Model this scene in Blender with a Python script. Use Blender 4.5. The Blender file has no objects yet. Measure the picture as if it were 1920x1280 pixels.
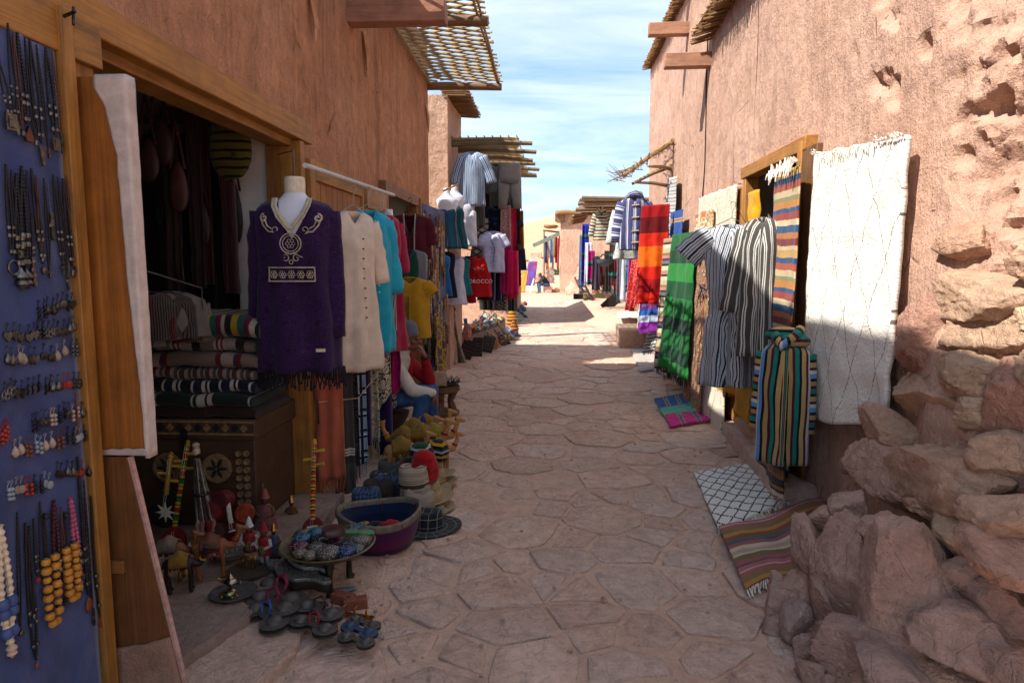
import bpy, math, random
import numpy as np
from mathutils import Vector, Matrix, noise

# ---------------------------------------------------------------- camera, sky, sun, exposure
scene = bpy.context.scene
C = scene.collection
rnd = random.Random(7)
PI = math.pi
FPX = 1250.0                       # focal length in pixels of the 1920 wide photograph
PITCH = math.atan(140 / FPX)
YAW = math.atan(80 * math.cos(PITCH) / FPX)
EYE = Vector((0, 0, 1.6))
cam_d = bpy.data.cameras.new('camera')
cam = bpy.data.objects.new('camera', cam_d); C.objects.link(cam)
cam.location = EYE
cam.rotation_euler = (PI / 2 - PITCH, 0, YAW)
cam_d.sensor_width = 36.0; cam_d.lens = 36.0 * FPX / 1920.0
cam_d.clip_start = 0.05; cam_d.clip_end = 4000
scene.camera = cam

SUN_TRAVEL = Vector((1.0, 0.62, -1.30)).normalized()
SUN_EL = math.asin(-SUN_TRAVEL.z)
SUN_AZ = math.atan2(-SUN_TRAVEL.x, -SUN_TRAVEL.y)
w = bpy.data.worlds.new('World'); scene.world = w; w.use_nodes = True
nt = w.node_tree; N = nt.nodes; L = nt.links
N.clear()
wo = N.new('ShaderNodeOutputWorld'); bg = N.new('ShaderNodeBackground')
sky = N.new('ShaderNodeTexSky'); sky.sky_type = 'NISHITA'; sky.sun_disc = False
sky.sun_elevation = SUN_EL; sky.sun_rotation = SUN_AZ
sky.altitude = 800; sky.air_density = 0.62; sky.dust_density = 0.7; sky.ozone_density = 2.5
tc = N.new('ShaderNodeTexCoord'); sp = N.new('ShaderNodeSeparateXYZ')
L.new(tc.outputs['Generated'], sp.inputs[0])
zz = N.new('ShaderNodeMath'); zz.operation = 'MAXIMUM'; zz.inputs[1].default_value = 0.0
L.new(sp.outputs['Z'], zz.inputs[0])
za = N.new('ShaderNodeMath'); za.operation = 'ADD'; za.inputs[1].default_value = 0.22
L.new(zz.outputs[0], za.inputs[0])
dx = N.new('ShaderNodeMath'); dx.operation = 'DIVIDE'; L.new(sp.outputs['X'], dx.inputs[0]); L.new(za.outputs[0], dx.inputs[1])
dy = N.new('ShaderNodeMath'); dy.operation = 'DIVIDE'; L.new(sp.outputs['Y'], dy.inputs[0]); L.new(za.outputs[0], dy.inputs[1])
cb = N.new('ShaderNodeCombineXYZ'); L.new(dx.outputs[0], cb.inputs[0]); L.new(dy.outputs[0], cb.inputs[1])
mpg = N.new('ShaderNodeMapping'); mpg.inputs['Rotation'].default_value = (0, 0, 0.35); mpg.inputs['Scale'].default_value = (0.55, 1.5, 1)
mpg.inputs['Location'].default_value = (3.1, 0.9, 0)
L.new(cb.outputs[0], mpg.inputs[0])
cn = N.new('ShaderNodeTexNoise'); cn.inputs['Scale'].default_value = 1.5; cn.inputs['Detail'].default_value = 9
cn.inputs['Roughness'].default_value = 0.62; cn.inputs['Distortion'].default_value = 0.9
L.new(mpg.outputs[0], cn.inputs['Vector'])
cr = N.new('ShaderNodeValToRGB'); cr.color_ramp.elements[0].position = 0.33; cr.color_ramp.elements[1].position = 0.72
cr.color_ramp.elements[0].color = (0.52, 0.86, 1.30, 1); cr.color_ramp.elements[1].color = (1.52, 1.64, 1.76, 1)   # thin cirrus veil
L.new(cn.outputs['Fac'], cr.inputs[0])
mx = N.new('ShaderNodeMix'); mx.data_type = 'RGBA'; mx.inputs[0].default_value = 0.86
L.new(sky.outputs[0], mx.inputs[6]); L.new(cr.outputs[0], mx.inputs[7])
L.new(mx.outputs[2], bg.inputs[0]); bg.inputs[1].default_value = 0.15
L.new(bg.outputs[0], wo.inputs[0])

sd = bpy.data.lights.new('sun', 'SUN'); sd.energy = 2.0; sd.angle = math.radians(0.53); sd.color = (1.0, 0.95, 0.87)
sun = bpy.data.objects.new('sun', sd); C.objects.link(sun)
sun.rotation_euler = SUN_TRAVEL.to_track_quat('-Z', 'Y').to_euler(); sun.location = (-6, -3, 12)
cy_ = scene.cycles
cy_.max_bounces = 6; cy_.diffuse_bounces = 4; cy_.glossy_bounces = 2; cy_.transmission_bounces = 3; cy_.transparent_max_bounces = 4
cy_.caustics_reflective = False; cy_.caustics_refractive = False; cy_.use_adaptive_sampling = True; cy_.adaptive_threshold = 0.02
scene.view_settings.view_transform = 'Standard'; scene.view_settings.look = 'None'
scene.view_settings.exposure = 2.22; scene.view_settings.gamma = 1.0

# ---------------------------------------------------------------- helpers
_cp, _sp, _cy, _sy = math.cos(PITCH), math.sin(PITCH), math.cos(YAW), math.sin(YAW)
FW = Vector((-_sy * _cp, _cy * _cp, -_sp)); RT = Vector((_cy, _sy, 0)); UPV = RT.cross(FW)
def P(px, py, X=None, Y=None, Z=None):
    """survey a point of the photograph onto a real plane of the street (X, Y or Z known)"""
    d = FW + RT * ((px - 960) / FPX) + UPV * ((640 - py) / FPX)
    if X is not None: t = (X - EYE.x) / d.x
    elif Y is not None: t = (Y - EYE.y) / d.y
    else: t = (Z - EYE.z) / d.z
    return EYE + d * t
def lin(h):
    h = h.lstrip('#'); o = []
    for i in (0, 2, 4):
        c = int(h[i:i + 2], 16) / 255
        o.append(c / 12.92 if c <= 0.04045 else ((c + 0.055) / 1.055) ** 2.4)
    return tuple(o)
def V3(*a): return Vector(a)
def nz(x, y=0, z=0, s=1.0): return noise.noise(Vector((x * s, y * s, z * s)))
def fbm(p, o=4): return noise.fractal(p, 1.0, 2.0, o)
def lerp(a, b, t): return a + (b - a) * t
def interp(tab, t):
    for i in range(len(tab) - 1):
        if t <= tab[i + 1][0]:
            a, b = tab[i], tab[i + 1]; k = (t - a[0]) / max(1e-9, b[0] - a[0])
            k = min(1, max(0, k))
            return [lerp(a[j], b[j], k) for j in range(1, len(a))]
    return list(tab[-1][1:])

def tag(o, label=None, cat=None, group=None, kind=None):
    if label: o['label'] = label
    if cat: o['category'] = cat
    if group: o['group'] = group
    if kind: o['kind'] = kind
    return o
def thing(name, label, cat, loc=(0, 0, 0), rz=0, group=None, kind=None):
    o = bpy.data.objects.new(name, None); C.objects.link(o)
    o.empty_display_size = 0.1
    o.location = loc; o.rotation_euler = (0, 0, rz)
    return tag(o, label, cat, group, kind)
def world_loc(o):
    p = Vector((0, 0, 0))
    while o is not None:
        p += o.location; o = o.parent
    return p
def copy_tree(o, parent=None):
    c = o.copy(); C.objects.link(c); c.parent = parent
    for ch in list(o.children): copy_tree(ch, c)
    return c

_ico = {}
def ico(n):
    if n not in _ico:
        import bmesh
        bm = bmesh.new(); bmesh.ops.create_icosphere(bm, subdivisions=n, radius=1)
        _ico[n] = ([v.co.copy() for v in bm.verts], [[v.index for v in f.verts] for f in bm.faces]); bm.free()
    return _ico[n]

class MB:
    """collects shapes; build() links them as one mesh object"""
    def __init__(s): s.v = []; s.f = []; s.u = []
    def add(s, vs, fs, us=None):
        b = len(s.v); s.v.extend(Vector(p) for p in vs)
        for i, f in enumerate(fs):
            s.f.append([b + k for k in f])
            s.u.append(us[i] if us else [(vs[k][0], vs[k][2]) for k in f])
        return s
    def box(s, c, d, rz=0, rx=0, ry=0, M=None):
        x, y, z = d[0] / 2, d[1] / 2, d[2] / 2
        R = M if M is not None else (Matrix.Rotation(rz, 3, 'Z') @ Matrix.Rotation(ry, 3, 'Y') @ Matrix.Rotation(rx, 3, 'X'))
        c = Vector(c)
        q = [(-x, -y, -z), (x, -y, -z), (x, y, -z), (-x, y, -z), (-x, -y, z), (x, -y, z), (x, y, z), (-x, y, z)]
        return s.add([c + R @ Vector(p) for p in q], [(0, 3, 2, 1), (4, 5, 6, 7), (0, 1, 5, 4), (1, 2, 6, 5), (2, 3, 7, 6), (3, 0, 4, 7)])
    def bx(s, x0, x1, y0, y1, z0, z1): return s.box(((x0 + x1) / 2, (y0 + y1) / 2, (z0 + z1) / 2), (x1 - x0, y1 - y0, z1 - z0))
    def tube(s, pts, r, n=6, cap=True, flat=1.0, ref=None):
        pts = [Vector(p) for p in pts]; m = len(pts)
        rr = r if isinstance(r, (list, tuple)) else [r] * m
        vs = []; us = []; acc = 0; prev = None
        for i, p in enumerate(pts):
            t = (pts[min(i + 1, m - 1)] - pts[max(i - 1, 0)])
            if t.length < 1e-9: t = Vector((0, 0, 1))
            t.normalize()
            if prev is None:
                a = Vector(ref) if ref else (Vector((0, 0, 1)) if abs(t.z) < 0.9 else Vector((1, 0, 0)))
            else: a = prev
            a = a - t * a.dot(t)
            if a.length < 1e-6: a = t.orthogonal()
            a.normalize(); prev = a; b = t.cross(a)
            if i: acc += (p - pts[i - 1]).length
            for k in range(n):
                an = 2 * PI * k / n
                vs.append(p + a * (math.cos(an) * rr[i] * flat) + b * (math.sin(an) * rr[i]))
                us.append((k / n, acc))
        fs = []; fu = []
        for i in range(m - 1):
            for k in range(n):
                k2 = (k + 1) % n
                fs.append((i * n + k, i * n + k2, (i + 1) * n + k2, (i + 1) * n + k))
                u0, u1 = k / n, (k + 1) / n
                fu.append([(u0, us[i * n][1]), (u1, us[i * n][1]), (u1, us[(i + 1) * n][1]), (u0, us[(i + 1) * n][1])])
        if cap:
            fs.append(tuple(reversed(range(n)))); fu.append([(0, 0)] * n)
            fs.append(tuple((m - 1) * n + k for k in range(n))); fu.append([(0, acc)] * n)
        return s.add(vs, fs, fu)
    def cyl(s, p0, p1, r0, r1=None, n=10): return s.tube([p0, p1], [r0, r0 if r1 is None else r1], n)
    def lathe(s, prof, c=(0, 0, 0), n=20, sx=1, sy=1, M=None, wob=0):
        c = Vector(c); vs = []; fs = []; fu = []
        for (r, z) in prof:
            for k in range(n):
                a = 2 * PI * k / n
                q = r * (1 + (wob * nz(math.cos(a) * 2, math.sin(a) * 2, z * 9) if wob else 0))
                p = Vector((math.cos(a) * q * sx, math.sin(a) * q * sy, z))
                vs.append(c + (M @ p if M is not None else p))
        m = len(prof)
        for i in range(m - 1):
            for k in range(n):
                k2 = (k + 1) % n
                fs.append((i * n + k, i * n + k2, (i + 1) * n + k2, (i + 1) * n + k))
                fu.append([(k / n, prof[i][1]), ((k + 1) / n, prof[i][1]), ((k + 1) / n, prof[i + 1][1]), (k / n, prof[i + 1][1])])
        if prof[0][0] > 1e-5: fs.append(tuple(reversed(range(n)))); fu.append([(0, 0)] * n)
        if prof[-1][0] > 1e-5: fs.append(tuple((m - 1) * n + k for k in range(n))); fu.append([(0, 0)] * n)
        return s.add(vs, fs, fu)
    def sph(s, c, r, n=1, M=None):
        r = (r, r, r) if not isinstance(r, (tuple, list)) else r
        vs, fs = ico(n); c = Vector(c)
        return s.add([c + ((M @ Vector((p.x * r[0], p.y * r[1], p.z * r[2]))) if M is not None else Vector((p.x * r[0], p.y * r[1], p.z * r[2]))) for p in vs], fs)
    def cap(s, p0, p1, r0, r1=None, n=12):
        """tapered capsule, closed"""
        r1 = r0 if r1 is None else r1
        p0 = Vector(p0); p1 = Vector(p1); t = (p1 - p0)
        t = t.normalized() if t.length > 1e-9 else Vector((0, 0, 1))
        pts = []; rs = []
        for a in (-80, -50, -20): pts.append(p0 + t * (r0 * math.sin(math.radians(a)))); rs.append(r0 * math.cos(math.radians(a)))
        pts += [p0, p1]; rs += [r0, r1]
        for a in (20, 50, 80): pts.append(p1 + t * (r1 * math.sin(math.radians(a)))); rs.append(r1 * math.cos(math.radians(a)))
        return s.tube(pts, rs, n)
    def grid(s, fn, nu, nv, uvs=None, flip=False):
        vs = []; uv = []
        for j in range(nv + 1):
            for i in range(nu + 1):
                u, v = i / nu, j / nv
                vs.append(Vector(fn(u, v))); uv.append((u * (uvs[0] if uvs else 1), v * (uvs[1] if uvs else 1)))
        fs = []; fu = []
        for j in range(nv):
            for i in range(nu):
                q = [j * (nu + 1) + i, j * (nu + 1) + i + 1, (j + 1) * (nu + 1) + i + 1, (j + 1) * (nu + 1) + i]
                if flip: q.reverse()
                fs.append(tuple(q)); fu.append([uv[k] for k in q])
        return s.add(vs, fs, fu)
    def prism(s, poly, depth, M=None, c=(0, 0, 0)):
        """polygon in local xz extruded along local y (both faces)"""
        n = len(poly); c = Vector(c)
        f = lambda p: c + (M @ Vector(p) if M is not None else Vector(p))
        vs = [f((x, -depth / 2, z)) for x, z in poly] + [f((x, depth / 2, z)) for x, z in poly]
        fs = [tuple(range(n)), tuple(reversed(range(n, 2 * n)))] + [(i, i + n, (i + 1) % n + n, (i + 1) % n) for i in range(n)]
        us = [[poly[k % n] for k in f_] for f_ in fs]
        return s.add(vs, fs, us)
    def mesh(s, name, off=Vector((0, 0, 0)), smooth=True, ang=40):
        me = bpy.data.meshes.new(name)
        me.from_pydata([tuple(p - off) for p in s.v], [], s.f)
        uvl = me.uv_layers.new(name='UVMap')
        flat = [c for f in s.u for uv in f for c in uv]
        uvl.data.foreach_set('uv', flat)
        if smooth:
            me.shade_smooth()
            if ang < 180: me.set_sharp_from_angle(angle=math.radians(ang))
        me.update()
        return me
    def build(s, name, mat, parent=None, smooth=True, ang=40, solid=0, bevel=0, sub=0, remesh=0, label=None, cat=None, group=None, kind=None, off=None):
        base = world_loc(parent) if parent is not None else Vector((0, 0, 0))
        loc = Vector((0, 0, 0))
        if parent is None and off is not None: base = Vector(off); loc = Vector(off)
        elif parent is None and s.v:
            lo = Vector([min(p[i] for p in s.v) for i in range(3)]); hi = Vector([max(p[i] for p in s.v) for i in range(3)])
            base = Vector(((lo.x + hi.x) / 2, (lo.y + hi.y) / 2, lo.z)); loc = base
        me = s.mesh(name, base, smooth, ang)
        o = bpy.data.objects.new(name, me); C.objects.link(o)
        o.location = loc
        if parent is not None: o.parent = parent
        if mat is not None: me.materials.append(mat)
        if remesh:
            m = o.modifiers.new('remesh', 'REMESH'); m.mode = 'VOXEL'; m.voxel_size = remesh; m.use_smooth_shade = True
            k = o.modifiers.new('smooth', 'SMOOTH'); k.factor = 0.5; k.iterations = 5
        if solid: m = o.modifiers.new('solid', 'SOLIDIFY'); m.thickness = solid; m.offset = 0
        if bevel: m = o.modifiers.new('bevel', 'BEVEL'); m.width = bevel; m.segments = 2; m.limit_method = 'ANGLE'
        if sub: m = o.modifiers.new('sub', 'SUBSURF'); m.levels = sub; m.render_levels = sub
        return tag(o, label, cat, group, kind)

# ---------------------------------------------------------------- materials
_mats = {}
class NT:
    def __init__(s, name):
        s.m = bpy.data.materials.new(name); s.m.use_nodes = True
        s.t = s.m.node_tree; s.b = s.t.nodes['Principled BSDF']; s.x = None
    def n(s, ty, **kw):
        q = s.t.nodes.new('ShaderNode' + ty)
        for k, v in kw.items(): setattr(q, k, v)
        return q
    def l(s, a, b): s.t.links.new(a, b)
    def co(s, kind='Object', scale=(1, 1, 1), rot=(0, 0, 0), loc=(0, 0, 0)):
        if kind == 'World':
            g = s.n('NewGeometry'); out = g.outputs['Position']
        else:
            g = s.n('TexCoord'); out = g.outputs[kind]
        m = s.n('Mapping'); m.inputs['Scale'].default_value = scale; m.inputs['Rotation'].default_value = rot; m.inputs['Location'].default_value = loc
        s.l(out, m.inputs[0]); return m.outputs[0]
    def noise(s, vec, scale, detail=4, rough=0.55, dist=0):
        q = s.n('TexNoise'); q.inputs['Scale'].default_value = scale; q.inputs['Detail'].default_value = detail
        q.inputs['Roughness'].default_value = rough; q.inputs['Distortion'].default_value = dist
        if vec is not None: s.l(vec, q.inputs['Vector'])
        return q.outputs['Fac']
    def voro(s, vec, scale, feat='F1', rnd_=1.0, out='Distance'):
        q = s.n('TexVoronoi', feature=feat); q.inputs['Scale'].default_value = scale
        if 'Randomness' in q.inputs: q.inputs['Randomness'].default_value = rnd_
        if vec is not None: s.l(vec, q.inputs['Vector'])
        return q.outputs[out]
    def math(s, op, a, b=None, c=None, clamp=False):
        q = s.n('Math', operation=op); q.use_clamp = clamp
        for i, v in enumerate((a, b, c)):
            if v is None: continue
            if isinstance(v, (int, float)): q.inputs[i].default_value = v
            else: s.l(v, q.inputs[i])
        return q.outputs[0]
    def ramp(s, fac, stops, const=False):
        q = s.n('ValToRGB'); r = q.color_ramp; r.interpolation = 'CONSTANT' if const else 'LINEAR'
        while len(r.elements) < len(stops): r.elements.new(0.5)
        for e, (p, c) in zip(r.elements, stops):
            e.position = p; e.color = (c, c, c, 1) if isinstance(c, (int, float)) else (c[0], c[1], c[2], 1)
        s.l(fac, q.inputs[0]); return q.outputs[0]
    def mix(s, fac, a, b, blend='MIX'):
        q = s.n('Mix', data_type='RGBA', blend_type=blend)
        for i, v in ((0, fac), (6, a), (7, b)):
            if isinstance(v, (int, float)) and i == 0: q.inputs[0].default_value = v
            elif isinstance(v, (tuple, list)): q.inputs[i].default_value = (v[0], v[1], v[2], 1)
            else: s.l(v, q.inputs[i])
        return q.outputs[2]
    def sep(s, vec):
        q = s.n('SeparateXYZ'); s.l(vec, q.inputs[0]); return q.outputs
    def out(s, col, rough=0.85, bump=None, bs=0.3, bd=0.01, metal=0, spec=0.3, sheen=0):
        b = s.b
        if isinstance(col, tuple): b.inputs['Base Color'].default_value = (*col, 1)
        else: s.l(col, b.inputs['Base Color'])
        if isinstance(rough, (int, float)): b.inputs['Roughness'].default_value = rough
        else: s.l(rough, b.inputs['Roughness'])
        b.inputs['Metallic'].default_value = metal; b.inputs['Specular IOR Level'].default_value = spec
        if sheen: b.inputs['Sheen Weight'].default_value = sheen
        if bump is not None:
            q = s.n('Bump'); q.inputs['Strength'].default_value = bs; q.inputs['Distance'].default_value = bd
            s.l(bump, q.inputs['Height']); s.l(q.outputs[0], b.inputs['Normal'])
        return s.m

def plain(h, rough=0.75, var=0.18, scale=14, bs=0.25, bd=0.004, metal=0, spec=0.3, bscale=60, sheen=0):
    """one colour with worn, uneven tone and fine relief"""
    key = ('plain', h, rough, var, scale, bs, metal, bscale)
    if key in _mats: return _mats[key]
    c = lin(h) if isinstance(h, str) else h
    t = NT('plain_' + (h.lstrip('#') if isinstance(h, str) else 'colour')); v = t.co('Object')
    f = t.noise(v, scale, 5, 0.6)
    dk = tuple(x * (1 - var * 1.6) for x in c); lt = tuple(min(1, x * (1 + var) + 0.004) for x in c)
    col = t.ramp(f, [(0.3, dk), (0.7, lt)])
    _mats[key] = t.out(col, rough, t.noise(v, bscale, 3), bs, bd, metal, spec, sheen); return _mats[key]
def cloth(h, var=0.12, weave=420, rough=0.9, sheen=0.15):
    key = ('cloth', h, var)
    if key in _mats: return _mats[key]
    c = lin(h); t = NT('cloth_' + h.lstrip('#')); v = t.co('UV')
    f = t.noise(v, 9, 4); dk = tuple(x * (1 - var * 1.5) for x in c); lt = tuple(min(1, x * (1 + var)) for x in c)
    col = t.ramp(f, [(0.3, dk), (0.7, lt)])
    w1 = t.noise(t.co('UV', (weave * 3, weave * 0.3, 1)), 1, 1); w2 = t.noise(t.co('UV', (weave * 0.3, weave * 3, 1)), 1, 1)
    _mats[key] = t.out(col, rough, t.math('ADD', t.math('ADD', w1, w2), t.math('MULTIPLY', t.noise(v, 22, 3), 2.0)), 0.35, 0.004, 0, 0.2, sheen); return _mats[key]
def stripes(name, bands, axis='v', period=None, warp=0.01, wscale=6, bump=0.35, hatch=None, fuzz=0.10):
    """woven bands: [(width in metres, hex)], measured along the cloth's own u or v"""
    if name in _mats: return _mats[name]
    t = NT(name); v = t.co('UV'); s = t.sep(v)
    tot = sum(b[0] for b in bands)
    a = s[1] if axis == 'v' else s[0]
    wv = t.math('MULTIPLY', t.math('SUBTRACT', t.noise(v, wscale, 3), 0.5), warp * 2)
    x = t.math('FRACT', t.math('DIVIDE', t.math('ADD', a, wv), tot))
    st = []; p = 0
    for wd, h in bands[:32]: st.append((p / tot, lin(h))); p += wd
    col = t.ramp(x, st, True)
    if hatch:
        hs, hamt = hatch
        hx = t.math('GREATER_THAN', t.math('FRACT', t.math('MULTIPLY', s[0] if axis == 'v' else s[1], hs)), 0.55)
        col = t.mix(t.math('MULTIPLY', hx, hamt), col, (0.03, 0.025, 0.03))
    g = t.noise(t.co('UV', (1, 1, 1)), 130, 2)
    col = t.mix(1.0, col, t.ramp(g, [(0.3, 1 - fuzz * 2.2), (0.7, 1.0)]), 'MULTIPLY')
    col = t.mix(1.0, col, t.ramp(t.noise(v, 7, 3), [(0.3, 0.82), (0.7, 1.0)]), 'MULTIPLY')
    w1 = t.noise(t.co('UV', (900, 120, 1) if axis == 'v' else (120, 900, 1)), 1, 1)
    _mats[name] = t.out(col, 0.93, t.math('ADD', w1, t.math('MULTIPLY', t.noise(v, 30, 3), 1.5)), bump, 0.005, 0, 0.15, 0.1); return _mats[name]
def blotch(name, cols, scale=20, kind='noise', dist=1.5, bump=0.3, axis_scale=(1, 1, 1), const=True):
    """printed cloth: [(pos, hex)] over a distorted noise or cells"""
    if name in _mats: return _mats[name]
    t = NT(name); v = t.co('UV', axis_scale)
    f = t.noise(v, scale, 3, 0.5, dist) if kind == 'noise' else t.voro(v, scale, 'F1', 1.0)
    col = t.ramp(f, [(p, lin(h)) for p, h in cols], const)
    col = t.mix(1.0, col, t.ramp(t.noise(t.co('UV'), 8, 3), [(0.3, 0.8), (0.7, 1.0)]), 'MULTIPLY')
    _mats[name] = t.out(col, 0.9, t.noise(t.co('UV'), 160, 2), bump, 0.004, 0, 0.2, 0.1); return _mats[name]
def plaid(name, base, lines, per=0.12, wline=0.12, second=None):
    if name in _mats: return _mats[name]
    t = NT(name); s = t.sep(t.co('UV')); col = lin(base)
    fx = t.math('FRACT', t.math('DIVIDE', s[0], per)); fy = t.math('FRACT', t.math('DIVIDE', s[1], per))
    def band(f, c0, wd): return t.math('LESS_THAN', t.math('ABSOLUTE', t.math('SUBTRACT', f, c0)), wd / 2)
    cur = None
    for (c0, wd, h, al) in lines:
        for f in (fx, fy):
            m = t.math('MULTIPLY', band(f, c0, wd), al)
            cur = t.mix(m, col if cur is None else cur, lin(h))
    cur = t.mix(1.0, cur, t.ramp(t.noise(t.co('UV'), 8, 3), [(0.3, 0.8), (0.7, 1.0)]), 'MULTIPLY')
    _mats[name] = t.out(cur, 0.92, t.noise(t.co('UV'), 260, 2), 0.3, 0.003, 0, 0.2, 0.1); return _mats[name]
def wood(h='8a5a2c', axis=2, dark=0.45, scale=1.0, rough=0.6, knots=False, name=None):
    key = ('wood', h, axis, dark, scale, rough)
    if key in _mats: return _mats[key]
    c = lin(h); t = NT(name or 'wood_' + h.lstrip('#'))
    sc = [22.0 * scale] * 3; sc[axis] = 1.3 * scale
    v = t.co('World', tuple(sc))
    g = t.noise(v, 1.0, 6, 0.65, 0.9)
    sc2 = [160.0 * scale] * 3; sc2[axis] = 5 * scale
    fi = t.noise(t.co('World', tuple(sc2)), 1.0, 2)
    col = t.ramp(g, [(0.25, tuple(x * dark for x in c)), (0.5, c), (0.75, tuple(min(1, x * 1.25) for x in c))])
    col = t.mix(0.6, col, t.ramp(fi, [(0.3, 0.55), (0.7, 1.0)]), 'MULTIPLY')
    st = t.noise(t.co('World'), 6, 4, 0.7)
    col = t.mix(0.7, col, t.ramp(st, [(0.32, 0.55), (0.62, 1.0)]), 'MULTIPLY')
    _mats[key] = t.out(col, rough, t.math('ADD', g, fi), 0.4, 0.004, 0, 0.35); return _mats[key]
def adobe(name, h1, h2, straw=0.5, streak=0.0, bs=0.7, rough_amt=1.0):
    """mud and straw plaster"""
    if name in _mats: return _mats[name]
    t = NT(name); v = t.co('World')
    big = t.noise(v, 0.9, 5, 0.6, 0.4); col = t.mix(t.ramp(big, [(0.3, 0.0), (0.7, 1.0)]), lin(h1), lin(h2))
    med = t.noise(v, 9, 6, 0.7); col = t.mix(0.75, col, t.ramp(med, [(0.28, 0.72), (0.55, 1.05)]), 'MULTIPLY')
    fine = t.noise(v, 70, 4, 0.7); col = t.mix(0.5, col, t.ramp(fine, [(0.3, 0.76), (0.6, 1.04)]), 'MULTIPLY')
    h = t.math('ADD', t.math('MULTIPLY', med, 1.6), t.math('MULTIPLY', fine, 0.45))
    if streak:
        sk = t.noise(t.co('World', (7, 7, 0.55)), 1.0, 5, 0.65, 0.6)
        col = t.mix(streak, col, t.ramp(sk, [(0.28, 0.55), (0.44, 0.9), (0.6, 1.08)]), 'MULTIPLY')
        hole = t.ramp(t.noise(t.co('World', (16, 16, 9)), 1.0, 4, .7), [(.24, .0), (.31, 1.0)]); col = t.mix(1.0, col, t.ramp(hole, [(0, .45), (1, 1.0)]), 'MULTIPLY'); h = t.math('ADD', h, t.math('MULTIPLY', hole, 1.5))
        sk2 = t.noise(t.co('World', (24, 24, 7)), 1.0, 5, 0.7)
        col = t.mix(streak * .55, col, t.ramp(sk2, [(.3, .6), (.5, .97), (.7, 1.12)]), 'MULTIPLY')
        h = t.math('ADD', h, t.math('MULTIPLY', sk2, 0.9)); h = t.math('ADD', h, t.math('MULTIPLY', sk, 1.2))
    if straw:
        for rot, sc in (((0.25, 0.2, 0), (95, 95, 13)), ((-0.5, 0.4, 0), (110, 110, 17)), ((1.2, 0.1, 0), (120, 120, 20))):
            f = t.noise(t.co('World', sc, rot), 1.0, 1, 0.4)
            m = t.math('MULTIPLY', t.math('GREATER_THAN', f, 0.735), straw)
            col = t.mix(m, col, lin('d9b98f')); h = t.math('ADD', h, t.math('MULTIPLY', m, 0.25))
    ck = t.ramp(t.voro(t.co('World', (1, 1, .6)), 2.1, 'DISTANCE_TO_EDGE'), [(0, 0.0), (.012, 1.0)]); ckm = t.ramp(t.noise(v, 1.1, 3, .6, 1.2), [(.55, 1.0), (.66, 0.0)]); ck = t.math('MAXIMUM', ck, ckm)
    col = t.mix(1.0, col, t.ramp(ck, [(0, .55), (1, 1.0)]), 'MULTIPLY'); h = t.math('ADD', h, t.math('MULTIPLY', ck, 1.2))
    pat = t.noise(v, 1.7, 4, .55, 1.5); col = t.mix(.8, col, t.ramp(pat, [(.36, .82), (.5, 1.0), (.62, 1.0), (.68, 1.12)]), 'MULTIPLY')
    # small pits
    pv = t.voro(v, 34); pit = t.ramp(t.math('ADD', pv, t.math('MULTIPLY', t.noise(v, 3.1, 3), 0.55)), [(0.26, 0.0), (0.34, 1.0)])
    h = t.math('ADD', h, t.math('MULTIPLY', pit, 0.8 * rough_amt))
    _mats[name] = t.out(col, 0.97, h, bs, 0.04, 0, 0.1); return _mats[name]
def stone_mat(name, h1, h2, h3, bs=0.5, sc=1.0, dust=0.5):
    if name in _mats: return _mats[name]
    t = NT(name); v = t.co('World')
    oi = t.n('ObjectInfo')
    a = t.noise(v, 2.2 * sc, 5, 0.6, 0.5); col = t.mix(t.ramp(a, [(0.3, 0.0), (0.7, 1.0)]), lin(h1), lin(h2))
    col = t.mix(t.ramp(oi.outputs['Random'], [(0.35, 0.0), (1.0, 0.95)]), col, lin(h3))
    col = t.mix(0.7, col, t.ramp(oi.outputs['Random'], [(0.0, 0.78), (0.3, 1.05), (0.6, .9), (1.0, 1.05)]), 'MULTIPLY')
    m = t.noise(v, 14 * sc, 7, 0.72); col = t.mix(0.8, col, t.ramp(m, [(0.3, 0.70), (0.58, 1.08)]), 'MULTIPLY')
    f = t.noise(v, 90 * sc, 4, 0.7); col = t.mix(0.5, col, t.ramp(f, [(0.3, 0.75), (0.6, 1.06)]), 'MULTIPLY')
    cr_ = t.ramp(t.voro(t.co('World', (5, 5, 5)), 1.3 * sc, 'DISTANCE_TO_EDGE'), [(0.0, 0.0), (0.02, 1.0)])
    st2 = t.noise(t.co('World', (9, 9, 34), (.35, .2, 0)), 1.0, 6, .75, .6); col = t.mix(.55, col, t.ramp(st2, [(.34, .78), (.5, 1.03), (.68, 1.16)]), 'MULTIPLY'); chip = t.ramp(t.voro(t.co('World'), 26 * sc), [(.0, 1.0), (.55, .0)])
    h = t.math('ADD', t.math('MULTIPLY', m, 1.5), t.math('MULTIPLY', f, 0.45)); h = t.math('ADD', h, t.math('MULTIPLY', cr_, 0.2)); h = t.math('ADD', h, t.math('MULTIPLY', st2, .8)); h = t.math('ADD', h, t.math('MULTIPLY', chip, .35))
    _mats[name] = t.out(col, 0.92, h, bs, 0.045, 0, 0.15); return _mats[name]
def metal(h='b8b4aa', rough=0.35, var=0.3, scale=40): return plain(h, rough, var, scale, 0.3, 0.002, 1.0, 0.5, 120)

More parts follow.
